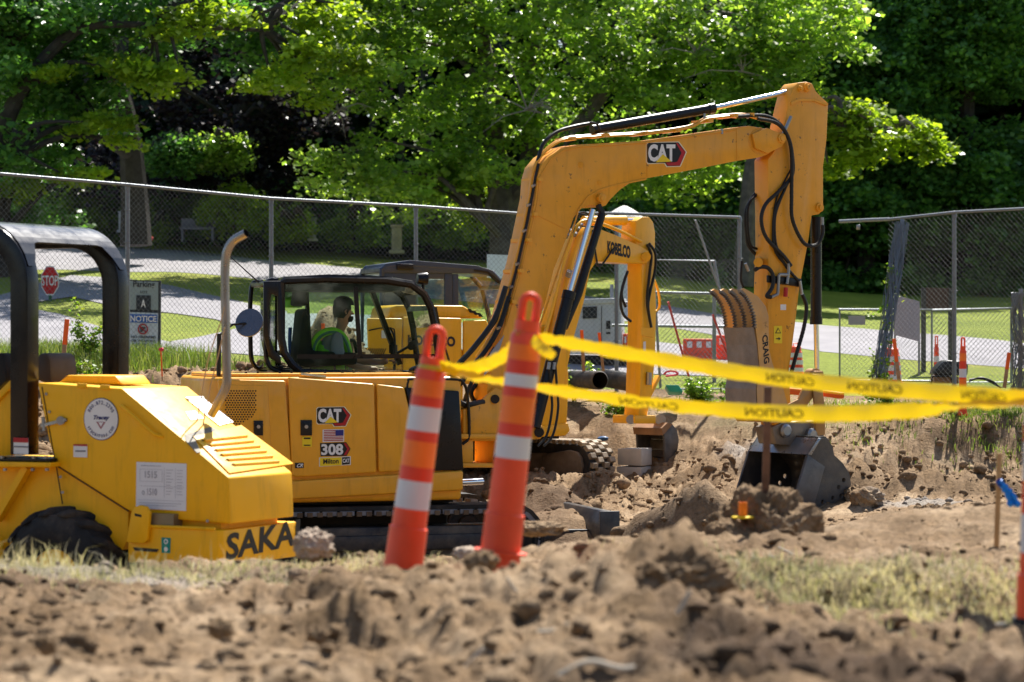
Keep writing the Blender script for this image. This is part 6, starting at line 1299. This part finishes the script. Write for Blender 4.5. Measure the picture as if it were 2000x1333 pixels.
tape('loose yellow tail of caution tape hanging from the right near delineator', [(1040, 662, 10.9), (1058, 680, 10.88), (1072, 690, 10.86), (1082, 698, 10.86)], .05, [30, -10, 25, 50])
for lab, px, py, d in (('yellow caution tape wrapped round the neck of the left near delineator', 843, 716, 11.4), ('yellow caution tape wrapped round the neck of the right near delineator', 1028, 651, 11.0)):
    a = U(px, py, d); ax = V((.13, 0, 1)).normalized(); tag(MB().lathe(a-ax*.02, ax, [(-.016, .052), (-.004, .062), (.02, .060), (.036, .046)], 18).build('caution_tape', TAPE, smooth=True), lab, 'caution tape')
# ---------------------------------------------------------------- stakes
def stake(label, bot, top, d, w, th, tip=.0, mat=WOOD, group='wooden survey stakes', flag=None, tipmat=ORGP):
    a, b = U(*bot, d), U(*top, d); T = thing('survey_stake', label, 'stake', (a.x, a.y, a.z), group); k = a.lerp(b, 1-tip)
    m = MB().beam(a-(b-a)*.05, k, w, th, V((0, 1, 0))); m.build('shaft', mat, T, bevel=.002)
    if tip: MB().beam(k, b, w*1.01, th*1.01, V((0, 1, 0))).build('painted_tip', tipmat, T, bevel=.002)
    if flag:
        for pl, fm in flag: MB().tube(spline([U(x, y, d-.01) for x, y in pl], 4), [.018*(.6+.6*math.sin(i*1.3)**2) for i in range((len(pl)-1)*4+1)], 5).build('ribbon', fm, T)
    return T
RUSTW = M('rusty_stake', (.16, .085, .05), .8, var=.4, sc=8, bmp=.5)
stake('tall weathered brown stake standing before the bucket opening', (1494, 1003), (1500, 756), 13.6, .038, .03, 0, RUSTW)
BLR = M('blue_ribbon', (.01, .22, .75), .5)
stake('thin pale lath with a bright blue ribbon at the right', (1943, 1165), (1952, 886), 13.1, .026, .012, 0, M('pale_lath', (.5, .3, .13), .8, var=.2), flag=[([(1950, 938), (1958, 950), (1968, 966), (1975, 990)], BLR), ([(1950, 940), (1964, 952), (1978, 968), (1990, 990)], BLR), ([(1948, 938), (1953, 944), (1950, 948)], M('navy_ribbon', (.01, .03, .3), .5))])
stake('orange painted stake left of the parking sign', (120, 742), (131, 624), 30.5, .055, .02, .42, flag=None)
stake('leaning stake with an orange top before the right fence roll', (1757, 752), (1746, 662), 32.6, .045, .02, .5)
stake('leaning orange topped stake at the right edge below the fence', (1962, 755), (1971, 689), 32.3, .045, .02, .5)
stake('thin orange pin flag stake by the dirt left of the roller exhaust', (317, 742), (314, 680), 30.2, .015, .015, .9, flag=[([(310, 682), (318, 684), (315, 680)], M('pink_ribbon', (.8, .08, .12), .5))])
stake('grey stake with orange top left of the corrugated pipes', (1140, 722), (1136, 645), 34.2, .045, .02, .35)
stake('leaning grey stake with orange top just above the corrugated pipes', (1178, 722), (1170, 650), 34.4, .04, .02, .4)
stake('orange topped stake seen through the cab window', (630, 690), (631, 632), 29.6, .04, .02, .8)
for lab, b, t in (('slanting red and brown pole leaning on the gate behind the second arm', (1345, 735), (1305, 590)), ('slanting red pole leaning left of the bucket thumb', (1437, 735), (1392, 615)), ('tall slanting pale pole leaning against the fence left of the thumb', (1430, 640), (1358, 430))):
    pm = GALV if 'pale' in lab else M('red_pole', (.5, .05, .04), .6); tag(MB().tube([U(*b, 36.4), U(*t, 36.0)], .016, 8).build('leaning_pole', pm), lab, 'pole')
# orange pipe stub on the clod
q = U(1451, 1008, 13.4); T = thing('pipe_stub', 'short orange plastic pipe stub standing on a yellow disc on the mound', 'pipe', q)
MB().lathe(q, (0, 0, 1), [(0, .022), (.072, .024), (.072, .019), (.01, .018)], 18).build('pipe', M('pipe_orange', (.9, .22, .01), .4), T, smooth=True)
MB().lathe(q-V((0, 0, .012)), (0, 0, 1), [(0, .055), (.008, .06), (.012, .03)], 18).build('base_disc', YELD, T)
# ---------------------------------------------------------------- barrels, barriers, drums behind the fence
def barrel(label, px, pyt, pyb, d, par=None):
    a = U(px, pyb, d); h = (pyb-pyt)/FPX*d; r = h*.27; T = thing('traffic_barrel', label, 'traffic barrel', a, 'orange traffic barrels'); pr = [(0, r*1.15), (h*.06, r*1.15)]; 
    MB().lathe(a, (0, 0, 1), [(0, r*1.25), (h*.07, r*1.2), (h*.07, r*.98), (h*.30, r*.95), (h*.31, r*.9), (h*.55, r*.88), (h*.56, r*.82), (h*.8, r*.8), (h*.81, r*.72), (h*.97, r*.66), (h, r*.5), (h, 0)], 24).build('body', ORG, T, smooth=True)
    for t0, t1, q in ((.14, .28, .975), (.38, .53, .92), (.62, .77, .84)): MB().lathe(a, (0, 0, 1), [(h*t0, r*q), (h*t1, r*(q-.02))], 24).build('reflective_band', REFW, T, smooth=True)
    MB().tube([a+V((-r*.3, 0, h)), a+V((-r*.3, 0, h*1.08)), a+V((r*.3, 0, h*1.08)), a+V((r*.3, 0, h))], r*.08, 6).build('handle', ORG, T)
    return T
barrel('orange traffic barrel behind the leaning roll of fence fabric', 1742, 680, 752, 37)
barrel('orange traffic barrel half hidden behind the dipper arm hose', 1554, 676, 735, 39)
def barrier(label, px0, px1, pyt, pyb, d):
    a, b = U(px0, pyb, d), U(px1, pyb, d); h = (pyb-pyt)/FPX*d; T = thing('water_barrier', label, 'barrier', (a+b)/2, 'orange and white water filled barriers'); W_ = (b-a).length; n = 3
    body = MB().prism([a+V((0, y, z)) for y, z in ((0, 0), (0, h*.18), (.14, h*.4), (.18, h), (.28, h), (.32, h*.4), (.46, h*.18), (.46, 0))], V((W_, 0, 0))).build('body', M('barrier_orange', (.85, .09, .03), .45, var=.1), T, bevel=.02)
    for i in range(n): x = a.x+W_*(.12+.3*i); MB().prism([V((x, a.y+.165, a.z+h*.62)), V((x+W_*.16, a.y+.165, a.z+h*.62)), V((x+W_*.16, a.y+.175, a.z+h*.88)), V((x, a.y+.175, a.z+h*.88))], V((0, -.012, 0))).build('white_panel', WHT, T)
for i, q in enumerate([('red and white water filled barrier left of the bucket thumb behind the fence', 1336, 1398, 662, 708, 40.5), ('red and white water filled barrier directly behind the bucket thumb', 1400, 1452, 655, 704, 41), ('red and white barrier end just left of the second excavator arm', 1218, 1240, 652, 700, 39.5)]): barrier(*q)
for lab, x0, x1, y in (('long orange plastic barrier rail lying right of the bucket linkage', 1610, 1645, 768), ('orange plastic rail lying behind the bucket linkage', 1538, 1602, 764)): tag(MB().beam(U(x0, y, 34.6), U(x1, y+5, 34.4), .12, .09).build('orange_rail', ORGP, bevel=.02), lab, 'rail')
def genset():
    A = Fr(1130, 39.6, -6); T = thing('equipment_cabinet', 'pale grey equipment cabinet with a dark window behind the second excavator arm', 'cabinet', A.w(.4, .5, .6)); gy = M('cabinet_grey', (.40, .42, .44), .5, var=.06, dust=.1)
    MB().pr(A, [(1100, 592), (1212, 588), (1214, 684), (1100, 682)], 0, .9).build('body', gy, T, bevel=.02)
    MB().pr(A, [(1096, 586), (1216, 582), (1217, 592), (1096, 596)], -.03, .95).build('lid', gy, T, bevel=.01)
    MB().pr(A, [(1098, 682), (1230, 684), (1230, 694), (1098, 692)], -.08, .98).build('deck', WHT, T, bevel=.01)
    MB().pr(A, [(1104, 694), (1222, 696), (1222, 728), (1104, 726)], 0, .9).build('grille_base', BLKM, T)
    MB().pr(A, [(1138, 600), (1166, 599), (1166, 622), (1138, 623)], -.012, .0).build('window', M('tinted_window', (.02, .025, .03), .08, var=.1), T)
    MB().pr(A, [(1184, 627), (1192, 627), (1192, 643), (1184, 643)], -.012, .0).build('door_latch', BLKM, T)
    MB().pr(A, [(1184, 649), (1192, 649), (1192, 653), (1184, 653)], -.012, .0).build('name_plate', BLKM, T)
    m = MB(); m.tube([A.pp(a, b, -.002) for a, b in ((1175, 598), (1175, 680))], .006, 4); m.build('door_gap', BLKM, T)
genset()
def canopy():
    d = 48; c = U(1219, 445, d); T = thing('gazebo_canopy', 'white domed canopy on a pale pole rising behind the boom above the fence', 'canopy', (c.x, c.y, float(Hb(c.x, c.y))))
    s = 1/FPX*d; MB().lathe((c.x, c.y, U(0, 425, d).z), (0, 0, 1), [(-.02, 36*s), (0, 37*s), (8*s, 30*s), (17*s, 15*s), (22*s, 5*s), (23*s, 0)], 24).build('dome', M('canvas_white', (.72, .70, .66), .7), T, smooth=True)
    MB().cyl((c.x-.0, c.y, float(Hb(c.x, c.y))), (c.x, c.y, U(0, 425, d).z), .12, 12, r2=.15).build('pole', M('pole_pale', (.42, .47, .50), .5), T, smooth=True)
canopy()
# ---------------------------------------------------------------- pipes, blocks, small site things
def pipe(label, a, b, r):
    a, b = V(a), V(b); n = 26; pts, rr = [], []
    for i in range(n*3+1): pts.append(a.lerp(b, i/(n*3))); rr.append(r*(1 if i % 3 else .88))
    d = (b-a).normalized(); T = thing('corrugated_pipe', label, 'pipe', (a+b)/2+V((0, 0, -r)), 'black corrugated drain pipes')
    MB().tube(pts, rr, 24, cap=False).build('pipe', M('pipe_black', (.05, .052, .055), .6, var=.2, dust=.5), T, smooth=True)
    MB().tube([a, b], r*.84, 20, cap=False).build('inner_wall', BLKM, T, smooth=True)
zp = h1(X_(1150, 34.3), 34.3)
pipe('black corrugated drain pipe lying left of the green tuft', U(1105, 742, 34.9), U(1172, 743, 33.8), .125)
pipe('black corrugated drain pipe lying right of the green tuft', U(1172, 737, 35.2), U(1245, 750, 34.3), .125)
B_ = Fr(1240, 31.9, -25)
for lab, q in (('grey concrete block, the upper of two beside the far excavator track', [(1206, 877), (1253, 877), (1253, 911), (1206, 908)]), ('grey concrete block, the lower of two on the pit floor', [(1204, 912), (1252, 913), (1251, 938), (1204, 934)])):
    o = MB().pr(B_, q, 0, .35).build('concrete_block', CONC, bevel=.01); tag(o, lab, 'concrete block')
def rumple(name, label, cat, px, py, d, rx, ry, rz, mat, seed, sub=3, jag=.35):
    bm = bmesh.new(); bmesh.ops.create_icosphere(bm, subdivisions=sub, radius=1); r = random.Random(seed); v = np.array([tuple(q.co) for q in bm.verts]); f = np.array([[k.index for k in p.verts] for p in bm.faces]); bm.free()
    n = fbm(v[:, 0]*1.5+v[:, 2]+seed, v[:, 1]*1.5-v[:, 2]*.7, .7, 5, seed, .6)+.6*fbm(v[:, 0]*2-v[:, 1]+seed, v[:, 2]*2, .35, 4, seed+3, .6); v = v*(1+jag*n[:, None])*np.array([rx, ry, rz]); c = U(px, py, d); v += np.array(c)
    mo, gv, tf = soil_attrs(v[:, 0], v[:, 1]); o = mesh_np(name, v-np.array(c), f, mat, attrs=dict(moist_shade=mo*.15, grav=gv, turf=tf*0), smooth=True); o.location = c; o.data.set_sharp_from_angle(angle=R(50)); return tag(o, label, cat)
rumple('plastic_sheet', 'crumpled blue plastic lying above the far excavator track', 'plastic', 1178, 857, 32.6, .07, .06, .03, M('blue_plastic', (.03, .09, .22), .4), 3)
rumple('dirt_lump', 'big pale earth lump before the bucket, carrying the orange pipe stub', 'dirt lump', 1500, 1062, 13.6, .30, .24, .28, SOIL, 11, 6, .3)
rumple('dirt_lump', 'smaller lump of earth joined to the left of the big lump', 'dirt lump', 1425, 1070, 13.4, .15, .13, .14, SOIL, 12, 5, .3)
rumple('boulder', 'pale muddy boulder at the right end of the roller lettering', 'boulder', 612, 1066, 12.6, .10, .09, .085, M('boulder', (.34, .26, .19), .85, var=.35, bmp=.6, bsc=20), 17, 5, .35)
rumple('dirt_lump', 'dark blurred clod standing up on the near mound', 'dirt lump', 1332, 1135, 8.8, .15, .12, .10, SOIL, 14, 5, .45)
rumple('dirt_slab', 'flat slab of earth right of the second near delineator', 'dirt lump', 1055, 1032, 15.2, .16, .12, .045, SOIL, 16, 5, .3)
rumple('dirt_lump', 'pale rounded stone between the two near delineators', 'stone', 912, 1085, 13.2, .075, .06, .045, M('boulder', (.34, .26, .19)), 18, 4, .3)
rumple('dirt_lump', 'round clod lying right of the excavator bucket', 'dirt lump', 1690, 975, 27.2, .17, .15, .12, SOIL, 19, 4, .4)
rumple('dirt_lump', 'smaller clod left of the round clod by the bucket', 'dirt lump', 1672, 968, 27.6, .12, .12, .10, SOIL, 20, 4, .4)
for i, (px, py, d, s) in enumerate([(1815, 995, 25.5, .08), (1770, 1027, 23, .07), (1720, 1032, 22.6, .05), (700, 1190, 8.9, .04), (1080, 1200, 8.6, .06), (1240, 1258, 7.8, .05), (620, 1240, 8.2, .035), (1180, 1150, 8.9, .05), (860, 1140, 9.6, .05), (940, 1100, 9.6, .06), (430, 1230, 8.1, .04), (90, 1260, 7.6, .035)]):
    lab = ['round brown clod alone on the pit floor at the right', 'small clod on the smooth strip of pit floor', 'smallest clod left on the smooth strip', 'small near clod below the left delineator', 'blurred near clod below the right delineator', 'blurred near clod beside the dark hollow', 'small near clod below the boulder', 'near clod under the lowest strand of tape', 'near clod on the crest right of the left delineator', 'near clod on the crest at the foot of the right delineator', 'near clod on the rutted dirt at left', 'near clod in the lower left corner'][i]
    rumple('dirt_lump', lab, 'dirt lump', px, py, d, s, s*.9, s*.75, SOIL, 30+i, 4, .5)
# dead stems and roots on the near dirt
ST = M('dry_stem', (.55, .48, .38), .8, var=.2)
for i, (pl, d, r, lab) in enumerate([([(780, 1225), (850, 1280), (905, 1298), (945, 1312)], 7.9, .010, 'long pale root lying on the near dirt below the left delineator'), ([(1090, 1320), (1150, 1290), (1210, 1300), (1240, 1330)], 7.3, .010, 'bent pale root near the bottom centre edge'), ([(1322, 1200), (1335, 1180), (1348, 1155)], 8.1, .008, 'pale upright splinter beside the dark clod'), ([(990, 1130), (1003, 1150), (1010, 1172)], 9.0, .006, 'short pale straw below the right delineator'), ([(1050, 1235), (1080, 1250), (1110, 1270)], 8.1, .007, 'pale stick on the near dirt right of centre'), ([(1500, 1085), (1520, 1105)], 12.5, .007, 'left one of two straws below the big dirt lump'), ([(1520, 1070), (1548, 1092)], 12.5, .007, 'right one of two straws below the big dirt lump')]):
    pts = []
    for px, py in pl:
        q = U(px, py, d); pts.append(V((q.x, q.y, max(q.z, h1(q.x, q.y)+r*.5) if i > 1 else h1(q.x, q.y)+r*.8+(.01 if px % 20 else 0))))
    tag(MB().tube(spline(pts, 5), r, 7).build('dry_stem', ST, smooth=True), lab, 'stem')
# weeds along the fence foot
def weed(label, px, py, d, rx, rz, leaf, seed, n=60, ls=.045):
    r = np.random.default_rng(seed); c = U(px, py, d); g = h1(c.x, c.y); T = thing('weed', label, 'plant', (c.x, c.y, g)); m = MB(); P = []
    for k in range(7):
        e = V((c.x+r.normal()*rx*.5, c.y+r.normal()*.1, g+rz*2*(.5+.5*r.random()))); m.tube([V((c.x+r.normal()*.03, c.y, g-.03)), V((c.x, c.y, g)).lerp(e, .5)+V((0, 0, .03)), e], [.006, .004, .002], 5)
        for q in range(n//7): t = .25+.75*r.random(); s = V((c.x, c.y, g)).lerp(e, t); P.append((s.x+r.normal()*.04, s.y+r.normal()*.04, s.z+r.normal()*.02))
    m.build('stem', M('weed_stem', (.12, .16, .05), .7), T); P = np.array(P); v, f = leaf_mesh(P[:, 0], P[:, 1], P[:, 2], 8, np.full(len(P), .07), .8, ls, seed); mesh_np('leaves', v, f, leaf, T)
for q in [('leafy weed with pale tips right of the left orange stake', 172, 655, 32.6, .32, .42, LIVY, 1, 90), ('low broad leafed weeds at the foot of the left orange stake', 150, 720, 30.8, .35, .12, LIVY, 2, 60), ('green weed clump between the stakes left of the drain pipes', 1122, 700, 34.6, .2, .28, LMAP, 3, 80), ('bright green tuft between the two drain pipes', 1205, 748, 33.6, .22, .10, LIVY, 4, 60),
          ('weedy bush growing along the fence left of the thumb', 1370, 740, 34.6, .5, .25, LMAP, 5, 150), ('weedy bush at the foot of the fence behind the dipper arm', 1430, 760, 34.2, .3, .2, LIVY, 6, 80), ('yellow green weeds around the barrel by the leaning fence roll', 1735, 735, 33.6, .18, .26, LIVY, 7, 60), ('low vine leaves left of the leaning fence roll', 1690, 785, 33.2, .6, .06, LMAP, 8, 60)]: weed(*q)
tag(MB().prism([U(a, b, 33.9) for a, b in ((1300, 752), (1325, 752), (1334, 765), (1308, 766))], V((0, .25, -.05))).build('plastic_tray', M('teal_plastic', (.02, .32, .25), .4), bevel=.01), 'teal plastic tray lying in weeds right of the second bucket arm', 'tray')
tag(MB().tube(spline([U(a, b, 34.2) for a, b in ((1296, 732), (1304, 726), (1318, 726), (1323, 732), (1300, 735))], 4), .014, 6).build('ribbon', M('pink_ribbon', (.8, .08, .12), .5)), 'loop of pink ribbon in the weeds right of the second bucket arm', 'ribbon')
# black barrow / compressor lying behind the right delineator, with its hose
def mixer():
    d = 34.5; T = thing('wheelbarrow', 'upturned black barrow tray on a rusty frame behind the right delineator', 'barrow', U(1855, 748, d)); A = Fr(1822, d, 0)
    MB().pr(A, [(1824, 733), (1828, 722), (1843, 706), (1853, 704), (1878, 706), (1892, 712), (1890, 735)], 0, .45).build('tray', M('tray_black', (.02, .022, .026), .35, var=.2), T, bevel=.03, seg=3)
    m = MB(); m.fbox(A, .03, .36, .05, .4, A.loc(A.pp(1830, 750, 0))[2], A.loc(A.pp(1830, 736, 0))[2]); m.build('frame', M('rusty_steel', (.3, .17, .09)), T, bevel=.01)
    for c in (.0, .45): MB().tube([A.pp(1818, 752, c), A.pp(1822, 735, c), A.pp(1856, 735, c), A.pp(1862, 752, c)], .014, 8).build('leg', BLK, T, smooth=True)
mixer()
tag(MB().tube(spline([U(a, b, 33.9) for a, b in ((1893, 742), (1910, 740), (1925, 742), (1945, 752), (1955, 758))], 5), .014, 7).tube(spline([U(a, b, 33.7) for a, b in ((1893, 745), (1915, 738), (1938, 745), (1950, 755))], 5), .012, 7).build('hose', HOSE, smooth=True), 'black hose looping over the grass right of the far delineator', 'hose')
tag(MB().beam(U(1838, 792, 31.8), U(1860, 779, 31.9), .05, .03).build('wood_scrap', M('pale_lath', (.5, .3, .13))), 'pale scrap of wood lying in the grass left of the far delineator', 'wood scrap')
# monuments, bench, urn and others under the trees
STO = M('monument_stone', (.32, .30, .25), .8, var=.2, bmp=.3)
def monument(label, px, pt, pb, w, d, mat=STO):
    a = U(px, pb, d); h = (pb-pt)/FPX*d; w_ = w/FPX*d; T = thing('monument', label, 'monument', a); MB().box(a+V((0, 0, h*.06)), w_*1.5, w_*1.5, h*.12).build('plinth', mat, T, bevel=.02); MB().box(a+V((0, 0, h*.5)), w_, w_*.8, h*.78).build('shaft', mat, T, bevel=.02); MB().box(a+V((0, 0, h*.93)), w_*1.25, w_, h*.09).build('cap', mat, T, bevel=.02)
monument('pale stone monument with a cap under the maple', 775, 438, 496, 20, 59.5)
monument('small pale stone pillar left of the second shrub row', 611, 425, 472, 13, 60.5, M('pale_stone', (.4, .4, .42), .8, var=.1))
monument('pale stone pillar above the left end of the roller bar', 75, 390, 452, 12, 60, M('pale_stone', (.4, .4, .42)))
monument('pale stone pillar just left of the first tall fence post', 238, 412, 455, 12, 60.5, M('pale_stone', (.4, .4, .42)))
A = Fr(350, 59.5, 0); T = thing('park_bench', 'dark grey park bench under the trees above the exhaust pipe', 'bench', A.w(.3, .2, A.loc(A.pp(350, 472, 0))[2])); bm_ = M('bench_grey', (.12, .12, .16), .6)
z0 = A.loc(A.pp(350, 472, 0))[2]; MB().fbox(A, 0, .8, 0, .35, z0+.28, z0+.33).build('seat', bm_, T); MB().fbox(A, 0, .8, .35, .38, z0+.3, z0+.55).build('backrest', bm_, T)
for x in (.04, .74): MB().fbox(A, x, x+.05, .03, .33, z0, z0+.28).build('leg', bm_, T)
tag(MB().lathe(U(294, 470, 58), (0, 0, 1), [(0, 0), (0, .05), (.05, .07), (.09, .05), (.1, 0)], 12).build('flower_pot', M('red_pot', (.7, .08, .07), .5), smooth=True), 'small red pot on the lawn left of the bench', 'pot')
# ---------------------------------------------------------------- the operator
def person():
    A = FA; c = 1.74; J = lambda px, py, cc=c: A.pp(px, py, cc)
    skin = M('skin', (.42, .24, .16), .55, var=.08); T = thing('person', 'operator in a lime vest and grey shirt seated in the excavator cab', 'person', J(655, 728))
    bn = [(J(642, 735), .15, .17), (J(642, 712), .15, .17), (J(645, 685), .15, .18), (J(652, 664), .11, .17), (J(660, 652), .055, .06), (J(666, 640), .05, .05),
          (J(672, 622), .085, .08), (J(673, 604), .09, .085), (J(672, 592), .065, .06)]
    def body(name, joints, edges, mat, par, sub=2):
        me = bpy.data.meshes.new(name); org = wl(par) if par else V(); me.from_pydata([p-org for p, *_ in joints], edges, []); me.materials.append(mat); o = bpy.data.objects.new(name, me); COL.objects.link(o)
        if par: o.parent = par
        m = o.modifiers.new('skin', 'SKIN'); s = o.modifiers.new('sub', 'SUBSURF'); s.levels = sub; s.render_levels = sub; m.use_smooth_shade = True
        sv = me.skin_vertices[0].data
        for i, j in enumerate(joints): sv[i].radius = (j[1], j[2])
        sv[0].use_root = True; return o
    ns, fs = J(657, 660, c-.19), J(657, 658, c+.19)
    js = bn+[(ns, .062, .062), (J(660, 690, c-.24), .05, .05), (J(682, 712, c-.25), .04, .04), (J(720, 722, c-.22), .034, .034), (J(738, 722, c-.20), .035, .03),
             (fs, .062, .062), (J(668, 690, c+.24), .05, .05), (J(700, 706, c+.22), .04, .04), (J(745, 708, c+.1), .034, .034), (J(758, 705, c+.05), .035, .03),
             (J(662, 742, c-.1), .09, .09), (J(730, 735, c-.12), .075, .075), (J(745, 790, c-.12), .05, .05), (J(662, 742, c+.1), .09, .09), (J(730, 735, c+.12), .075, .075), (J(745, 790, c+.12), .05, .05)]
    ed = [(0, 1), (1, 2), (2, 3), (3, 4), (4, 5), (5, 6), (6, 7), (7, 8), (3, 9), (9, 10), (10, 11), (11, 12), (12, 13), (3, 14), (14, 15), (15, 16), (16, 17), (17, 18), (0, 19), (19, 20), (20, 21), (0, 22), (22, 23), (23, 24)]
    body('body', js, ed, skin, T)
    # face: nose, brow, ear ; fingers closed on the levers
    for base_, s in ((J(738, 722, c-.20), 1), (J(758, 705, c+.05), 1)):
        for k in range(4):
            o = base_+A.F*.02+A.L*(.024*(k-1.5)); body('finger', [(o, .0095, .0095), (o+A.F*.035+V((0, 0, .008)), .009, .009), (o+A.F*(.052-.004*abs(k-1.5))+V((0, 0, -.014)), .0085, .0085), (o+A.F*.04+V((0, 0, -.032)), .008, .008)], [(0, 1), (1, 2), (2, 3)], skin, T, 1)
        o = base_-A.L*.03; body('thumb', [(o, .011, .011), (o+A.F*.03-A.L*.014, .010, .010), (o+A.F*.05-A.L*.006+V((0, 0, -.01)), .009, .009)], [(0, 1), (1, 2)], skin, T, 1)
    fd = (A.F+V((0, 0, -.25))).normalized(); hc = J(673, 609)
    hd = MB(); hd.lathe(hc+fd*.075, fd, [(-.01, .016), (.015, .013), (.03, .005), (.032, 0)], 8); hd.build('nose', skin, T, smooth=True)
    MB().tube([hc-A.L*.084+V((0, 0, .02)), hc-A.L*.094-A.F*.012, hc-A.L*.084+V((0, 0, -.025))], .01, 6).build('ear', skin, T, smooth=True)
    for s in (-1, 1): MB().lathe(hc+fd*.074+A.L*.03*s+V((0, 0, .018)), fd, [(0, .010), (.006, .006), (.007, 0)], 8).build('eye', BLKD, T)
    MB().tube([hc+fd*.078-A.L*.025+V((0, 0, -.045)), hc+fd*.083+V((0, 0, -.047)), hc+fd*.078+A.L*.025+V((0, 0, -.045))], .005, 6).build('mouth', M('lip', (.2, .08, .07), .5), T)
    hair = M('dark_hair', (.012, .010, .009), .7, bmp=.4)
    MB().lathe(J(670, 603)-A.F*.012, V((.1, 0, 1)), [(-.10, .075), (-.05, .093), (.0, .098), (.04, .093), (.075, .065), (.09, 0)], 20).build('hair', hair, T, smooth=True)
    cp = MB(); cp.lathe(J(671, 594), V((.1, 0, 1)), [(-.005, .106), (.03, .102), (.06, .08), (.08, .04), (.084, 0)], 22); cp.prism([J(671, 595)+A.F*(.16*math.cos(R(t)))+A.L*(.085*math.sin(R(t)))+V((0, 0, -.01*abs(math.cos(R(t))))) for t in range(-90, 91, 20)], V((0, 0, .008))); cp.build('cap', M('cap_black', (.012, .012, .014), .7), T, smooth=True)
    bd = MB(); bd.lathe(hc+fd*.03+V((0, 0, -.07)), V((0, 0, 1)), [(-.035, .0), (-.03, .05), (.0, .066), (.03, .062)], 14); bd.build('beard', hair, T, smooth=True)
    sh = [(J(643, 735), .18, .19), (J(643, 712), .18, .19), (J(646, 685), .175, .2), (J(652, 663), .12, .185), (J(659, 653), .07, .08), (J(657, 660, c-.2), .075, .075), (J(658, 690, c-.26), .082, .082), (J(668, 706, c-.262), .078, .078), (fs, .075, .075), (J(668, 688, c+.24), .066, .066)]
    body('shirt', sh, [(0, 1), (1, 2), (2, 3), (3, 4), (3, 5), (5, 6), (6, 7), (3, 8), (8, 9)], M('shirt_grey', (.30, .36, .42), .85, var=.15, bmp=.3), T)
    LIME = M('vest_lime', (.32, .95, .06), .6, var=.08, bmp=.2)
    vm = M('vest_lime', (.32, .95, .06)); refl = M('vest_silver', (.10, .30, .20), .4)
    vt = body('vest', [(J(641, 736), .195, .2), (J(641, 712), .195, .2), (J(644, 685), .19, .21), (J(650, 667), .15, .18)], [(0, 1), (1, 2), (2, 3)], LIME, T)
    for s in (-1, 1):
        q = [J(611, 705, c+.19*s), J(611, 680, c+.2*s), J(620, 660, c+.2*s), J(636, 649, c+.19*s), J(655, 648, c+.18*s), J(671, 660, c+.19*s), J(681, 688, c+.2*s), J(683, 722, c+.2*s)]
        MB().tube(spline(q, 5), .042, 8).build('vest_strap', LIME, vt, smooth=True)
        MB().tube(spline([p-A.L*.036+V((0, 0, -.012)) for p in q], 5), .017, 6).build('vest_stripe', refl, vt, smooth=True)
    body('trousers', [(J(645, 740), .13, .15), (J(664, 742, c-.1), .105, .105), (J(730, 735, c-.12), .088, .088), (J(745, 790, c-.12), .065, .065), (J(664, 742, c+.1), .105, .105), (J(730, 735, c+.12), .088, .088), (J(745, 790, c+.12), .065, .065)], [(0, 1), (1, 2), (2, 3), (0, 4), (4, 5), (5, 6)], M('denim', (.04, .05, .09), .8), T)
person()
# the green cap hanging at the back of the cab, blue strap
a = FA.pp(571, 590, 1.9)
tag(MB().lathe(a, (0, 0, 1), [(-.06, .1), (-.02, .1), (.02, .09), (.05, .05), (.06, 0)], 18).build('hard_hat', M('hat_lime', (.3, .8, .05), .4), smooth=True), 'lime green hat hanging at the back of the cab', 'hat')
tag(MB().tube(spline([FA.pp(x, y, 1.85) for x, y in ((567, 640), (566, 665), (568, 690), (578, 702))], 4), .02, 8).build('strap', M('blue_strap', (.03, .1, .4), .7), smooth=True), 'blue strap hanging inside the rear of the cab', 'strap')
